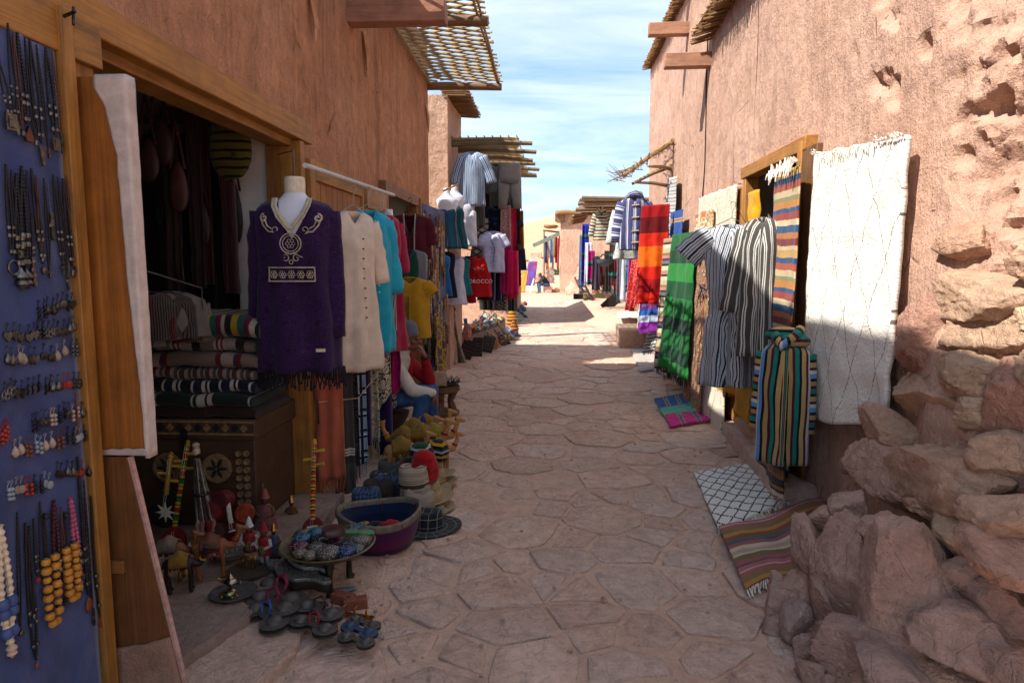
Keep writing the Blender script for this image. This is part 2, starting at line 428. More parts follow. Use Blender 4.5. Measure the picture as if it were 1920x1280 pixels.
def rock(mb, c, r, seed, n=4, planes=11, M=None, rough=0.06, sharp=1.0):
    """angular broken stone: convex cut planes + weathered relief"""
    q = random.Random(seed); pl = []
    for _ in range(planes):
        d = Vector((q.gauss(0, 1), q.gauss(0, 1), q.gauss(0, 1))).normalized(); pl.append((d, q.uniform(0.55, 0.95)))
    vs, fs = ico(n); out = []; c = Vector(c); off = Vector((q.uniform(-50, 50), q.uniform(-50, 50), q.uniform(-50, 50)))
    for p in vs:
        d = p.normalized(); k = 1.15
        for nn, h in pl:
            t = d.dot(nn)
            if t > 0.05: k = min(k, h / t)
        k *= 1 + rough * 1.0 * noise.noise(d * 2.1 + off) + rough * 1.1 * noise.noise(d * 5.5 + off) + rough * (.8 * abs(noise.noise(d * 9 + off)) + .45 * noise.noise(d * 21 + off))
        w_ = Vector((d.x * k * r[0], d.y * k * r[1], d.z * k * r[2]))
        out.append(c + (M @ w_ if M is not None else w_))
    return mb.add(out, fs)
# ---------------------------------------------------------------- the setting
M_MUD = None
def mud_mat():
    t = NT('trodden_mud'); v = t.co('World')
    a = t.noise(v, 0.8, 6, 0.62, 0.5); col = t.mix(t.ramp(a, [(0.3, 0.0), (0.7, 1.0)]), lin('c09a84'), lin('cfae98'))
    g = t.noise(v, 1.7, 4, 0.6, 0.8); col = t.mix(t.ramp(g, [(0.58, 0.0), (0.72, 0.55)]), col, lin('a3958b'))
    m = t.noise(v, 12, 7, 0.72); col = t.mix(0.8, col, t.ramp(m, [(0.3, 0.7), (0.58, 1.06)]), 'MULTIPLY')
    f = t.noise(v, 110, 4, 0.75); col = t.mix(0.55, col, t.ramp(f, [(0.32, 0.7), (0.58, 1.04)]), 'MULTIPLY')
    gr = t.voro(v, 60); gm = t.math('LESS_THAN', t.math('ADD', gr, t.math('MULTIPLY', t.noise(v, 4, 2), 0.6)), 0.36)
    col = t.mix(t.math('MULTIPLY', gm, 0.5), col, lin('c09a80'))
    h = t.math('ADD', t.math('MULTIPLY', m, 1.8), t.math('MULTIPLY', f, 0.5)); h = t.math('ADD', h, t.math('MULTIPLY', gm, 0.35))
    return t.out(col, 0.95, h, 0.6, 0.02, 0, 0.15)
M_MUD = mud_mat()
M_FLAG = stone_mat('flagstone_sandstone', 'e8c6b0', 'd4ac96', 'd8bcaa', 0.8)
M_ROCK = stone_mat('rubble_rock', 'e8c2ae', 'd4a894', 'ccac9e', 1.0, 1.0)
M_LEFT = adobe('adobe_street_shade', 'd69c78', 'c68a66', 0.25, 0.8, 1.0)
M_RIGHT = adobe('adobe_sunlit_plaster', 'c6a18e', 'b9937e', 0.7, 0.3, 0.6)
M_FAR = adobe('adobe_far', 'd0ab93', 'c09a82', 0.3, 0.2, 0.7)
M_WHITE = plain('cfc6ba', 0.9, 0.10, 5, 0.3, 0.01)
M_PINE = wood('a8712f', 2, 0.5); M_PINEY = wood('a8712f', 1, 0.5); M_PINEX = wood('a8712f', 0, 0.5)
M_BEAM = wood('a8745a', 0, 0.7, 1.0, 0.7); M_OLD = wood('7d5b40', 2, 0.5); M_OLDX = wood('8a6a4c', 0, 0.5); M_OLDY = wood('8a6a4c', 1, 0.5)
M_CANE = wood('b59a68', 0, 0.6, 1.5, 0.6); M_REED = wood('a27a50', 0, 0.45, 1.4, 0.8)

# ground sheet, dense where the camera stands, coarse to the horizon
def ground_h(x, y):
    return 0.010 * nz(x, y, 3.1, 1.6) + 0.004 * nz(x, y, 8.2, 5.0)
xs = [-1500, -600, -250, -100, -40, -16, -8, -5] + [-3.4 + 0.12 * i for i in range(58)] + [5, 8, 16, 40, 100, 250, 600, 1500]
ys = [-60, -20, -6, 0] + [1.2 + 0.12 * i for i in range(80)] + [11 + 0.35 * i for i in range(60)] + [33, 36, 40, 45, 52, 60, 75, 100, 150, 250, 500, 1000, 2500]
mb = MB(); vs = [(x, y, ground_h(x, y) if y < 40 and abs(x) < 6 else 0.0) for y in ys for x in xs]; nx_ = len(xs)
mb.add(vs, [(j * nx_ + i, j * nx_ + i + 1, (j + 1) * nx_ + i + 1, (j + 1) * nx_ + i) for j in range(len(ys) - 1) for i in range(nx_ - 1)])
street = mb.build('street_ground', M_MUD, None, kind='structure', off=(0, 0, 0))

# flagstones: a weighted cell pattern, the big stones of the photograph surveyed one by one
BIG = [((878, 966), (1056, 1026)), ((932, 1038), (992, 1088)), ((1120, 1056), (1290, 1145)), ((1006, 1032), (1100, 1072)), ((778, 1042), (846, 1092)),
       ((806, 1204), (936, 1254)), ((920, 1202), (1065, 1276)), ((1085, 1230), (1280, 1276)), ((1055, 845), (1176, 907)), ((924, 886), (1010, 920)),
       ((996, 914), (1078, 940)), ((1082, 918), (1145, 966)), ((994, 944), (1052, 960)), ((1198, 940), (1296, 970)), ((1084, 766), (1160, 798)),
       ((1184, 986), (1276, 1024)), ((1260, 1024), (1362, 1078)), ((860, 1058), (924, 1080)), ((790, 984), (868, 1034)), ((984, 1076), (1068, 1114)),
       ((1036, 1090), (1158, 1134)), ((866, 1144), (1040, 1206)), ((745, 1130), (830, 1170)), ((1280, 1130), (1400, 1190)), ((1160, 1170), (1260, 1210)),
       ((1300, 1210), (1420, 1270)), ((700, 1180), (790, 1250)), ((480, 1200), (740, 1300)), ((720, 1090), (800, 1120))]
sites = []
for (x0, y0), (x1, y1) in BIG:
    a = P(x0, y1, Z=0); b = P(x1, y1, Z=0); c = P((x0 + x1) / 2, y0, Z=0)
    sites.append(((a.x + b.x) / 2, (a.y + c.y) / 2, 0.46 * min((b - a).length, (c.y - a.y) * 1.15)))
q = random.Random(11)
tries = 0
while tries < 9000:
    tries += 1
    x = q.uniform(-2.1, 2.1 if tries % 4 else 2.6); y = q.uniform(1.7, 30)
    r = q.choice([0.38, 0.33, 0.28, .24] if tries < 1500 else [.26, .22, .19, .16] if tries < 5000 else [0.10, .12, .14]) * (1.0 if y < 8 else 1.1)
    if any((x - s[0]) ** 2 + ((y - s[1]) * 1.25) ** 2 < (0.87 * (r + s[2])) ** 2 for s in sites): continue
    sites.append((x, y, r))
SA = np.array(sites)
polys = []
for i, (x, y, r) in enumerate(sites):
    e = r + 0.35
    poly = [(x - e, y - e), (x + e, y - e), (x + e, y + e), (x - e, y + e)]
    d2 = (SA[:, 0] - x) ** 2 + (SA[:, 1] - y) ** 2
    for j in np.argsort(d2)[1:18]:
        ox, oy, orr = sites[j]; dx_, dy_ = ox - x, oy - y; dd = math.hypot(dx_, dy_)
        k = (dd * dd + r * r - orr * orr) / (2 * dd); nxv, nyv = dx_ / dd, dy_ / dd
        out = []
        for a in range(len(poly)):
            p, p2 = poly[a], poly[(a + 1) % len(poly)]
            s1 = (p[0] - x) * nxv + (p[1] - y) * nyv - k; s2 = (p2[0] - x) * nxv + (p2[1] - y) * nyv - k
            if s1 <= 0: out.append(p)
            if s1 * s2 < 0:
                t_ = s1 / (s1 - s2); out.append((p[0] + (p2[0] - p[0]) * t_, p[1] + (p2[1] - p[1]) * t_))
        poly = out
        if len(poly) < 3: break
    if len(poly) < 3: continue
    polys.append((x, y, r, poly))
def stone_poly(x, y, r, poly, q):
    cx = sum(p[0] for p in poly) / len(poly); cy = sum(p[1] for p in poly) / len(poly)
    g = q.uniform(0.010, 0.034)
    pts = []
    for p in poly:
        d = math.hypot(p[0] - cx, p[1] - cy); k = max(0.5, (d - g * 1.15) / max(d, 1e-6)); pts.append((cx + (p[0] - cx) * k, cy + (p[1] - cy) * k))
    # subdivide long edges then round corners
    sub = []
    for a in range(len(pts)):
        p, p2 = pts[a], pts[(a + 1) % len(pts)]; n_ = max(1, int(math.hypot(p2[0] - p[0], p2[1] - p[1]) / 0.13))
        for k in range(n_): sub.append((p[0] + (p2[0] - p[0]) * k / n_, p[1] + (p2[1] - p[1]) * k / n_))
    pts = sub
    new = []
    for a in range(len(pts)):
        p, p2 = pts[a], pts[(a + 1) % len(pts)]
        new += [(p[0] * .94 + p2[0] * .06, p[1] * .94 + p2[1] * .06), (p[0] * .06 + p2[0] * .94, p[1] * .06 + p2[1] * .94)]
    pts = []
    for p in new:
        a = 0.026 * nz(p[0], p[1], 1.7, 7) + 0.018 * nz(p[0], p[1], 5.7, 21); b = 0.026 * nz(p[0], p[1], 6.7, 7) + 0.018 * nz(p[0], p[1], 9.7, 21)
        pts.append((p[0] + a, p[1] + b))
    return cx, cy, pts
def stone_mesh(mb, cx, cy, pts, q):
    n_ = len(pts); h = q.uniform(0.004, 0.014); tx, ty = q.uniform(-.02, .02), q.uniform(-.02, .02)
    top = lambda x, y: h + ground_h(cx, cy) * 0.7 + tx * (x - cx) + ty * (y - cy) + 0.006 * nz(x, y, 2.2, 5) + 0.004 * nz(x, y, 2.2, 14)
    vs = []
    for sc, dz in ((1.005, None), (0.995, -0.003), (0.965, 0.0), (0.6, 0.0), (0.28, 0.0)):
        for x, y in pts:
            X, Y = cx + (x - cx) * sc, cy + (y - cy) * sc
            vs.append((X, Y, -0.03 if dz is None else top(X, Y) + dz))
    vs.append((cx, cy, top(cx, cy))); fs = []
    for L_ in range(4):
        for k in range(n_):
            k2 = (k + 1) % n_; fs.append((L_ * n_ + k, L_ * n_ + k2, (L_ + 1) * n_ + k2, (L_ + 1) * n_ + k))
    for k in range(n_): fs.append((4 * n_ + k, 4 * n_ + (k + 1) % n_, 5 * n_))
    mb.add(vs, fs)
cells = []
for (x, y, r, poly) in polys:
    if y < 30 and -2.0 < x < 2.5 and not (x > 1.25 and 13.0 < y) and not (x > .3 and y > 18):
        a = 0
        for k in range(len(poly)): a += poly[k][0] * poly[(k + 1) % len(poly)][1] - poly[(k + 1) % len(poly)][0] * poly[k][1]
        if abs(a) / 2 < 0.012: continue
        cells.append((abs(a) / 2 / y ** 3 * (1 if x < 1.75 and x > -1.5 else .1), x, y, r, poly))
cells.sort(key=lambda c: -c[0])
rest = MB()
for i, (_, x, y, r, poly) in enumerate(cells):
    if q.random() < 0.045 and i > 60: continue
    cx, cy, pts = stone_poly(x, y, r, poly, q)
    if i < 290:
        m_ = MB(); stone_mesh(m_, cx, cy, pts, q); m_.build('flagstone', M_FLAG, street, ang=60)
    else: stone_mesh(rest, cx, cy, pts, q)
rest.build('flagstone_paving', M_FLAG, street, ang=60, kind='stuff')

# loose chips and pebbles on the trodden ground
pb = MB()
for k in range(520):
    x = q.uniform(-1.4, 1.7); y = 2.3 + 9 * q.random() ** 1.8; s_ = q.uniform(0.004, 0.013)
    if q.random() < .4: x = q.choice([q.uniform(0.7, 1.6), q.uniform(-1.5, -0.9)])
    pb.sph((x, y, 0.016 + s_ * .3), (s_, s_ * q.uniform(.6, 1), s_ * .6), 1)
pb.build('pebble_scatter', M_ROCK, street, kind='stuff')

# ---- adobe walls as displaced sheets
def wall_sheet(mb, fixed, axis, a0, a1, z0, z1, face, step, amp=0.02, fn=None):
    """vertical sheet: axis 'x' = plane X=fixed running along Y, 'y' = plane Y=fixed running along X"""
    nu = max(1, int(abs(a1 - a0) / step)); nv = max(1, int((z1 - z0) / step))
    def f(u, v):
        a = lerp(a0, a1, u); z = lerp(z0, z1, v)
        d = amp * (noise.noise(Vector((a * 0.9, fixed, z * 0.9))) + 0.5 * noise.noise(Vector((a * 3.3, fixed + 5, z * 2.3))))
        if fn: d += fn(a, z)
        p = fixed + face * d
        return (p, a, z) if axis == 'x' else (a, p, z)
    flip = (face < 0) if axis == 'x' else (face > 0)
    mb.grid(f, nu, nv, None, flip)
XL, XR = -1.67, 1.77
LH1, LH2 = 5.6, 4.45
lb = thing('adobe_shop_building', 'reddish mud plaster shop building with open doorway framed in orange timber, on the shaded side', 'building', (-3.5, 5, 0))
mb = MB()
wall_sheet(mb, XL, 'x', 0.3, 2.23, 0, LH1, 1, 0.14)
wall_sheet(mb, XL, 'x', 2.23, 4.22, 2.42, LH1 - .0, 1, 0.09, 0.025)
wall_sheet(mb, XL, 'x', 4.22, 6.43, 0, LH2, 1, 0.09, 0.025)
wall_sheet(mb, XL, 'x', 6.43, 7.87, 2.40, LH2, 1, 0.09, 0.025)
wall_sheet(mb, XL, 'x', 7.87, 8.9, 0, LH2, 1, 0.09, 0.025)
mb.build('wall', M_LEFT, lb)
mb = MB()
mb.bx(-6.2, XL - .02, 8.62, 8.9, 0, LH2); mb.bx(-6.2, XL - .02, 0.0, 0.3, 0, LH1); mb.bx(-6.4, -6.2, 0, 8.9, 0, LH2)
mb.build('end_wall', M_LEFT, lb)
mb = MB(); mb.bx(-6.4, XL - .01, 0, 3.6, LH1 - .25, LH1 + .02); mb.bx(-6.4, XL - .01, 3.6, 8.9, LH2 - .25, LH2 + .02); mb.bx(-6.4, XL - .4, 3.5, 3.7, LH2, LH1); mb.build('roof', M_LEFT, lb)
# rooms seen through the openings
mb = MB()
mb.bx(-4.3, -4.1, 2.0, 5.6, 0, 2.75); mb.bx(-4.1, XL - .34, 2.0, 2.12, 0, 2.75); mb.bx(-4.1, XL - .30, 5.4, 5.6, 0, 2.75); mb.bx(-4.1, XL - .02, 2.0, 5.6, 2.75, 2.9)
mb.bx(-2.06, XL - .05, 4.26, 4.6, 0.0, 2.75); mb.bx(-2.06, XL - .05, 1.9, 2.18, 0.0, 2.75); mb.bx(-2.02, XL - .03, 2.18, 4.26, 2.46, 2.75)
mb.build('room_wall', M_WHITE, lb)
mb = MB(); mb.bx(-4.1, -2.0, 2.1, 5.5, 0.0, 0.10); mb.build('room_floor', plain('6b5a50', .9, .25, 6), lb)
mb = MB(); mb.bx(-2.6, -2.5, 6.3, 8.0, 0, 2.7); mb.bx(-2.5, XL - .02, 6.2, 6.4, 0, 2.7); mb.bx(-2.5, XL - .02, 7.9, 8.1, 0, 2.7); mb.bx(-2.5, XL - .02, 6.2, 8.1, 2.6, 2.7)
mb.build('inner_wall', plain('b8b9a6', .9, .1, 5), lb)
# timber framing of the doorway
fr = MB(); fr.box((XL + .015, 3.1, 2.46), (.12, 2.62, .13)); fr.build('lintel', M_PINEY, lb, bevel=.006)
fr = MB(); fr.box((XL - .06, 3.31, 2.375), (.14, 1.80, .045)); fr.build('lintel_strip', wood('9c6a30', 1, .45), lb, bevel=.004)
fr = MB(); fr.box((XL + .0, 4.245, 1.24), (.14, .07, 2.30)); fr.build('door_post', M_PINE, lb, bevel=.005)
fr = MB(); fr.box((XL - .115, 4.235, 1.24), (.09, .045, 2.26)); fr.build('door_post', wood('94602a', 2, .45), lb, bevel=.004)
fr = MB(); fr.box((XL + .02, 7.15, 2.36), (.10, 1.6, .11)); fr.build('lintel', wood('8f6038', 1, .5), lb, bevel=.005)
fr = MB(); fr.box((XL - .0, 7.86, 1.15), (.12, .08, 2.3)); fr.build('door_post', wood('8f6038', 2, .5), lb, bevel=.005)
fr = MB(); fr.box((XL - .0, 6.45, 1.15), (.12, .08, 2.3)); fr.build('door_post', wood('8f6038', 2, .5), lb, bevel=.005)
# painted roof beams poking out over the street
for (yy, zz_, x1) in ((5.55, 3.62, -.88), (4.62, 3.50, -.90)):
    b = MB(); b.box(((XL - .2 + x1) / 2, yy, zz_), (x1 - XL + .2, .15, .17)); b.build('beam', M_BEAM, lb, bevel=.012)
# plaster drip below the beam
for (px, py0, py1, w_) in ((683, 60, 145, .035), (585, 0, 80, .03), (798, 195, 250, .03)):
    a = P(px, py0, X=XL + .02); b_ = P(px + 6, py1, X=XL + .02)
    d = MB(); d.tube([a, a.lerp(b_, .5) + V3(.012, .02, 0), b_], [w_, w_ * 1.2, w_ * .3], 8, flat=.5, ref=(1, 0, 0)); d.build('plaster_drip', plain('b98a68', .95, .2, 20, .5), lb)

# stone threshold and step in front of the doorway
st = thing('stone_threshold', 'worn grey stone threshold with a muddy step before the open shop doorway', 'step', (-1.6, 3.3, 0))
def slab(mb, pts, z0, z1, q, res=0.05):
    n_ = len(pts); cx = sum(p[0] for p in pts) / n_; cy = sum(p[1] for p in pts) / n_; ring = []
    for a in range(n_):
        p, p2 = pts[a], pts[(a + 1) % n_]; m = max(1, int(math.hypot(p2[0] - p[0], p2[1] - p[1]) / res))
        for k in range(m):
            x, y = lerp(p[0], p2[0], k / m), lerp(p[1], p2[1], k / m); ring.append((x + .012 * nz(x, y, 4, 11), y + .012 * nz(x, y, 8, 11)))
    N_ = len(ring); vs = []
    for sc, z in ((1.01, z0), (1.0, z1 - .015), (.985, z1), (.7, z1), (.35, z1)):
        for x, y in ring:
            X, Y = cx + (x - cx) * sc, cy + (y - cy) * sc; vs.append((X, Y, z + (0 if z == z0 else .006 * nz(X, Y, 1, 6))))
    vs.append((cx, cy, z1)); fs = []
    for L_ in range(4):
        for k in range(N_): fs.append((L_ * N_ + k, L_ * N_ + (k + 1) % N_, (L_ + 1) * N_ + (k + 1) % N_, (L_ + 1) * N_ + k))
    for k in range(N_): fs.append((4 * N_ + k, 4 * N_ + (k + 1) % N_, 5 * N_))
    mb.add(vs, fs); return mb
slab(MB(), [(-2.1, 2.22), (-1.46, 2.22), (-1.30, 2.75), (-1.33, 3.4), (-1.40, 4.24), (-2.1, 4.24)], -.02, .10, q).build('threshold_slab', stone_mat('threshold_grey', '8c7c72', '7b6558', '9a7a66', .5), st, ang=60)
slab(MB(), [(-1.55, 1.9), (-1.16, 1.9), (-1.05, 2.5), (-1.10, 2.85), (-1.28, 3.2), (-1.48, 3.1), (-1.5, 2.5)], -.02, .05, q).build('step_stone', M_FLAG, st, ang=60)

# reed awning over the street
aw = thing('reed_lattice_awning', 'sloping lattice awning of crossed canes on round logs above the shaded wall', 'awning', (-1.2, 6.9, 3.9))
AX0, AX1, AY0, AY1 = -1.70, -.73, 5.15, 8.92
def az(x, y): return lerp(4.02, 3.90, (y - AY0) / (AY1 - AY0)) + lerp(.03, 0, (x - AX0) / (AX1 - AX0))
def clip_line(px_, py_, dx_, dy_):
    t0, t1 = -99, 99
    for p_, d_, lo, hi in ((px_, dx_, AX0 + .02, AX1 + .02), (py_, dy_, AY0, AY1)):
        if abs(d_) < 1e-6: continue
        a, b = (lo - p_) / d_, (hi - p_) / d_
        if a > b: a, b = b, a
        t0, t1 = max(t0, a), min(t1, b)
    return (t0, t1)
for fam, s_ in ((0, 1), (1, -1)):
    dx_, dy_ = math.cos(.40), s_ * math.sin(.40)
    k = 0; y = AY0 - .5
    while y < AY1 + .5:
        t0, t1 = clip_line(AX0, y, dx_, dy_)
        if t1 - t0 > .12:
            r_ = q.uniform(.010, .015); t1 += q.uniform(-.02, .05)
            pts = []
            for j in range(4):
                t_ = lerp(t0, t1, j / 3); x_, y_ = AX0 + dx_ * t_, y + dy_ * t_
                pts.append((x_, y_, az(x_, y_) + .075 + (.016 if fam else 0) + q.uniform(-.003, .003)))
            c_ = MB(); c_.tube(pts, [r_ * 1.1, r_, r_, r_ * .9], 6); c_.build('cane', M_CANE, aw)
        y += q.uniform(.115, .14)
for (y, r_, x1) in ((8.88, .055, -.70), (6.75, .06, -.66), (5.2, .055, -.66)):
    l_ = MB(); l_.tube([(XL - .15, y, az(-1.67, y) + .0), (-1.2, y + .01, az(-1.2, y) + .008), (x1, y, az(-.7, y))], [r_, r_ * .95, r_ * .85], 10); l_.build('log', M_OLDX, aw)
for k, (x, z_) in enumerate(((AX1 + .0, .10), (AX1 - .03, .105), (AX0 + .06, .06), (AX0 + .085, .062))):
    l_ = MB(); l_.tube([(x + q.uniform(-.008, .008), lerp(AY0, AY1, j / 8), az(x, lerp(AY0, AY1, j / 8)) + z_ - .045) for j in range(9)], .012, 6); l_.build('edge_cane', M_CANE, aw)

# second building, its end wall catching the sun
b2 = thing('adobe_corner_building', 'rough pink mud building whose narrow end wall catches the sun beyond the lattice awning', 'building', (-2.6, 11.1, 0))
mb = MB(); wall_sheet(mb, 10.22, 'y', -4.5, -1.62, 0, 4.15, -1, 0.07, 0.03, lambda a, z: .012 * nz(a, z, 3, 14))
wall_sheet(mb, -1.62, 'x', 10.22, 11.65, 0, 4.15, 1, 0.1, 0.02); mb.build('wall', M_FAR, b2)
mb = MB(); mb.bx(-4.5, -1.66, 11.4, 11.63, 0, 4.1); mb.bx(-4.6, -4.45, 10.3, 11.6, 0, 4.1); mb.bx(-4.6, -1.64, 10.25, 11.63, 3.98, 4.16); mb.build('roof', M_FAR, b2)
def reed_eave(parent, x_wall, sgn, y0, y1, z, over, th, n, seed, drop=.0):
    """layer of reed ends projecting past the wall, under a mud cap; bundles are separate pieces"""
    qq = random.Random(seed); L_ = y1 - y0
    nb = max(3, int(L_ / .16))
    for b in range(nb):
        m = MB(); ya, yb = y0 + L_ * b / nb, y0 + L_ * (b + 1) / nb
        for k in range(int(n / nb) + 1):
            y = qq.uniform(ya, yb); zz_ = z + qq.uniform(0, th); o = over * qq.uniform(.78, 1.06); r_ = qq.uniform(.005, .009)
            m.tube([(x_wall - sgn * .08, y, zz_ + .02), (x_wall + sgn * o, y + qq.uniform(-.015, .015), zz_ - drop + qq.uniform(-.01, .01))], r_, 5)
        m.build('reed_bundle', M_REED, parent)
    m = MB(); m.grid(lambda u, v: (x_wall + sgn * lerp(-.12, over * .86, v) , lerp(y0, y1, u), z + th + .05 * (1 - v ** 3) + .015 * nz(u * 30, v * 4, seed) - drop * v), max(4, int(L_ / .12)), 8, None, sgn < 0)
    m.build('mud_cap', M_FAR, parent, solid=.03)
reed_eave(b2, -1.62, 1, 10.2, 11.7, 4.12, .34, .09, 180, 5)

# third building further along, mostly hidden behind the clothes stall
b3 = thing('low_adobe_building', 'low mud building standing behind the far end of the clothes stall', 'building', (-2.4, 20, 0))
mb = MB(); mb.bx(-5, -1.25, 18.2, 25, 0, 3.05); mb.build('wall', M_FAR, b3, bevel=.05)
mb = MB(); mb.bx(-5.1, -1.15, 18.1, 25.1, 3.05, 3.2); mb.build('roof', M_FAR, b3, bevel=.04)

# ---- right hand side
ra = thing('sunlit_adobe_building', 'sunlit pink mud building with crumbling plaster and a timber doorway', 'building', (3.5, 5, 0))
RH1, RH2 = 4.25, 5.25
def rough_right(a, z):
    """eroded plaster: deep pitted patch near the camera, small holes elsewhere"""
    d = 0
    edge = 3.35 + .25 * nz(z, 2, 1, 1.7) + (.12 if z > 3 else 0) - max(0, 2.3 - z) * .42
    m = max(0, min(1, (edge - a) / .35))
    if m > 0:
        p = Vector((a * 4.2, 1.3, z * 4.2)); d -= m * (.06 + .08 * noise.fractal(p, .85, 2.2, 7) + .03 * abs(noise.noise(Vector((a * 19, 2.3, z * 19)))))
        k = noise.noise(Vector((a * 10, 7.3, z * 10))); d -= m * .07 * max(0, min(1, (k - .15) * 3.2))
    k = noise.noise(Vector((a * 5.1, 3.3, z * 4.2))) + .5 * noise.noise(Vector((a * 1.3, 9.3, z * 1.3)))
    d += .16 * max(0, min(1, (3.45 - a) / .5)) * max(0, min(1, (1.85 - z) / .9))
    near = math.exp(-((a - 3.9) / .9) ** 2) * math.exp(-((z - 2.9) / .75) ** 2)
    k += .35 * noise.noise(Vector((a * 17, 5.3, z * 13))); d -= .06 * max(0, min(1, (k - .74 + .42 * near) * 3.5))
    return d
DY0, DY1, DZ = 4.82, 6.28, 2.42
mb = MB()
wall_sheet(mb, XR, 'x', 0.8, 4.0, -.05, RH1, -1, 0.018, 0.03, rough_right)
wall_sheet(mb, XR, 'x', 4.0, DY0, -.05, RH1, -1, 0.03, 0.03, rough_right)
wall_sheet(mb, XR, 'x', DY0, DY1, DZ, RH1, -1, 0.05, 0.03, rough_right)
wall_sheet(mb, XR, 'x', DY1, 7.15, -.05, RH1, -1, 0.07, 0.02)
wall_sheet(mb, XR, 'x', 7.15, 7.75, 2.3, RH1, -1, 0.07, 0.02)
wall_sheet(mb, XR, 'x', 7.75, 8.25, -.05, RH1, -1, 0.07, 0.02)
mb.build('wall', M_RIGHT, ra)
mb = MB(); mb.bx(XR + .02, 6, 8.0, 8.24, 0, RH1 - .02); mb.bx(5.9, 6.1, .8, 8.2, 0, RH1 - .02); mb.bx(XR + .01, 6, .8, 8.24, RH1 - .02, RH1 + .1); mb.bx(XR + .02, 6, .8, 1.0, 0, RH1); mb.build('roof', M_RIGHT, ra)
mb = MB(); mb.bx(XR + .9, XR + 1.0, 4.4, 8.0, 0, 2.8); mb.bx(XR + .03, XR + .9, 4.6, DY0, 0, 2.8); mb.bx(XR + .03, XR + .9, DY1, 6.5, 0, 2.8); mb.bx(XR + .03, XR + .9, 4.6, 6.5, 2.62, 2.75); mb.build('inner_wall', plain('8b7a6a', .95, .2, 5), ra)
reed_eave(ra, XR, -1, 1.5, 8.15, RH1 - .08, .25, .13, 520, 9, .06)
rb = thing('tall_adobe_building', 'taller plain mud building with a ragged reed eave, beside the sky', 'building', (3.6, 10.6, 0))
mb = MB(); wall_sheet(mb, XR - .015, 'x', 8.25, 12.9, -.05, RH2, -1, 0.09, 0.025, lambda a, z: -.02 * math.exp(-((a - 8.9) / .08) ** 2))
wall_sheet(mb, 12.9, 'y', XR - .01, 5, -.05, RH2, 1, .2, .02); wall_sheet(mb, 8.24, 'y', XR - .01, 5, RH1, RH2, -1, .2, .02); mb.build('wall', M_RIGHT, rb)
mb = MB(); mb.bx(XR + .02, 5.2, 8.3, 12.88, RH2 - .1, RH2 + .06); mb.bx(5, 5.2, 8.2, 12.9, 0, RH2); mb.build('roof', M_RIGHT, rb)
reed_eave(rb, XR - .02, -1, 8.25, 12.95, RH2 - .06, .17, .11, 360, 13, .03)
for (par, yy, zz_, ln) in ((ra, 8.12, 3.96, .52), (rb, 9.35, 4.72, .55), (rb, 9.2, 5.02 + .4, .45)):
    b = MB(); b.box((XR + .1 - (ln + .2) / 2 + .1, yy, zz_), (ln + .2, .13, .16), rz=-.03); b.build('beam', wood('b38163', 0, .7, 1, .7), par, bevel=.01)

# raised terrace, far house, hills
q2 = random.Random(3)
XB = [(13.0, 1.9), (17, 1.45), (18.6, .95), (24, .38), (32, .5)]
mb = MB(); mb.grid(lambda u, v: (lerp(.2, 9, u ** 1.6), lerp(13, 32, v), -.03 + .37 * max(0, min(1, (lerp(.2, 9, u ** 1.6) - interp(XB, lerp(13, 32, v))[0]) / .9)) ** .8 * min(1, (32 - lerp(13, 32, v)) / 2) + .02 * nz(u * 40, v * 50, 3)), 60, 60)
tr = mb.build('terrace_ground', M_MUD, None, ang=180, kind='structure')
rc = thing('set_back_shop_building', 'small mud shop set back behind the hanging scarves with a plank canopy', 'building', (3.4, 21, 0.3))
mb = MB(); mb.bx(2.6, 5, 17.6, 26.2, .2, 3.3); mb.build('wall', M_FAR, rc, bevel=.05)
mb = MB(); mb.bx(2.58, 2.62, 19.6, 20.8, .34, 2.5); mb.build('door', plain('2a1d16', .9), rc)
for k in range(9):
    y = 18.4 + k * .42; b = MB(); b.box((1.75 + .1 * q2.random(), y, 3.42 - .0 * k + q2.uniform(-.03, .03)), (2.3 - q2.uniform(0, .5), .36, .05), rz=q2.uniform(-.05, .05), ry=.03); b.build('canopy_plank', wood('8e7a60', 0, .5), rc)
for y in (18.5, 20.4, 22):
    b = MB(); b.tube([(2.7, y, 3.33), (.62, y, 3.30)], .06, 8); b.build('canopy_log', M_OLDX, rc)
reed_eave(rc, 1.0, -1, 22.2, 25.5, 3.22, .5, .12, 160, 21, .1)
fh = thing('far_adobe_house', 'far square mud house with a thatched edge at the end of the street', 'house', (3.5, 42, 0))
mb = MB(); wall_sheet(mb, 40, 'y', .34, 8, -.1, 4.75, -1, .3, .12, lambda a, z: .25 * max(0, 1.5 - z) * .3)
wall_sheet(mb, .34, 'x', 40, 46, -.1, 4.75, -1, .4, .08); mb.build('wall', M_FAR, fh)
mb = MB(); mb.grid(lambda u, v: (lerp(.02, 8, u), lerp(39.6, 46, v), 4.75 + .12 * nz(u * 22, v * 9, 2)), 40, 20); mb.build('roof', M_REED, fh, solid=.22)
b = MB(); b.box((-.15, 41.2, 3.4), (2.6, .35, .22), ry=-.42); b.build('gutter', plain('6f7a74', .6), fh)
b = MB(); b.box((.35, 40.2, 4.45), (.5, .8, .5)); b.build('beam_end', M_OLDX, fh)
mb = MB(); rock(mb, (1.5, 39.4, .0), (1.3, .9, 1.2), 71, 4, 16, None, .12); rock(mb, (2.9, 38.6, .2), (1.8, 1.4, 2.4), 72, 4, 16, None, .12); rock(mb, (1.4, 38.3, 0), (.8, .7, .6), 73, 4, 14, None, .12); mb.build('rock_base', M_FAR, fh)
hill = MB()
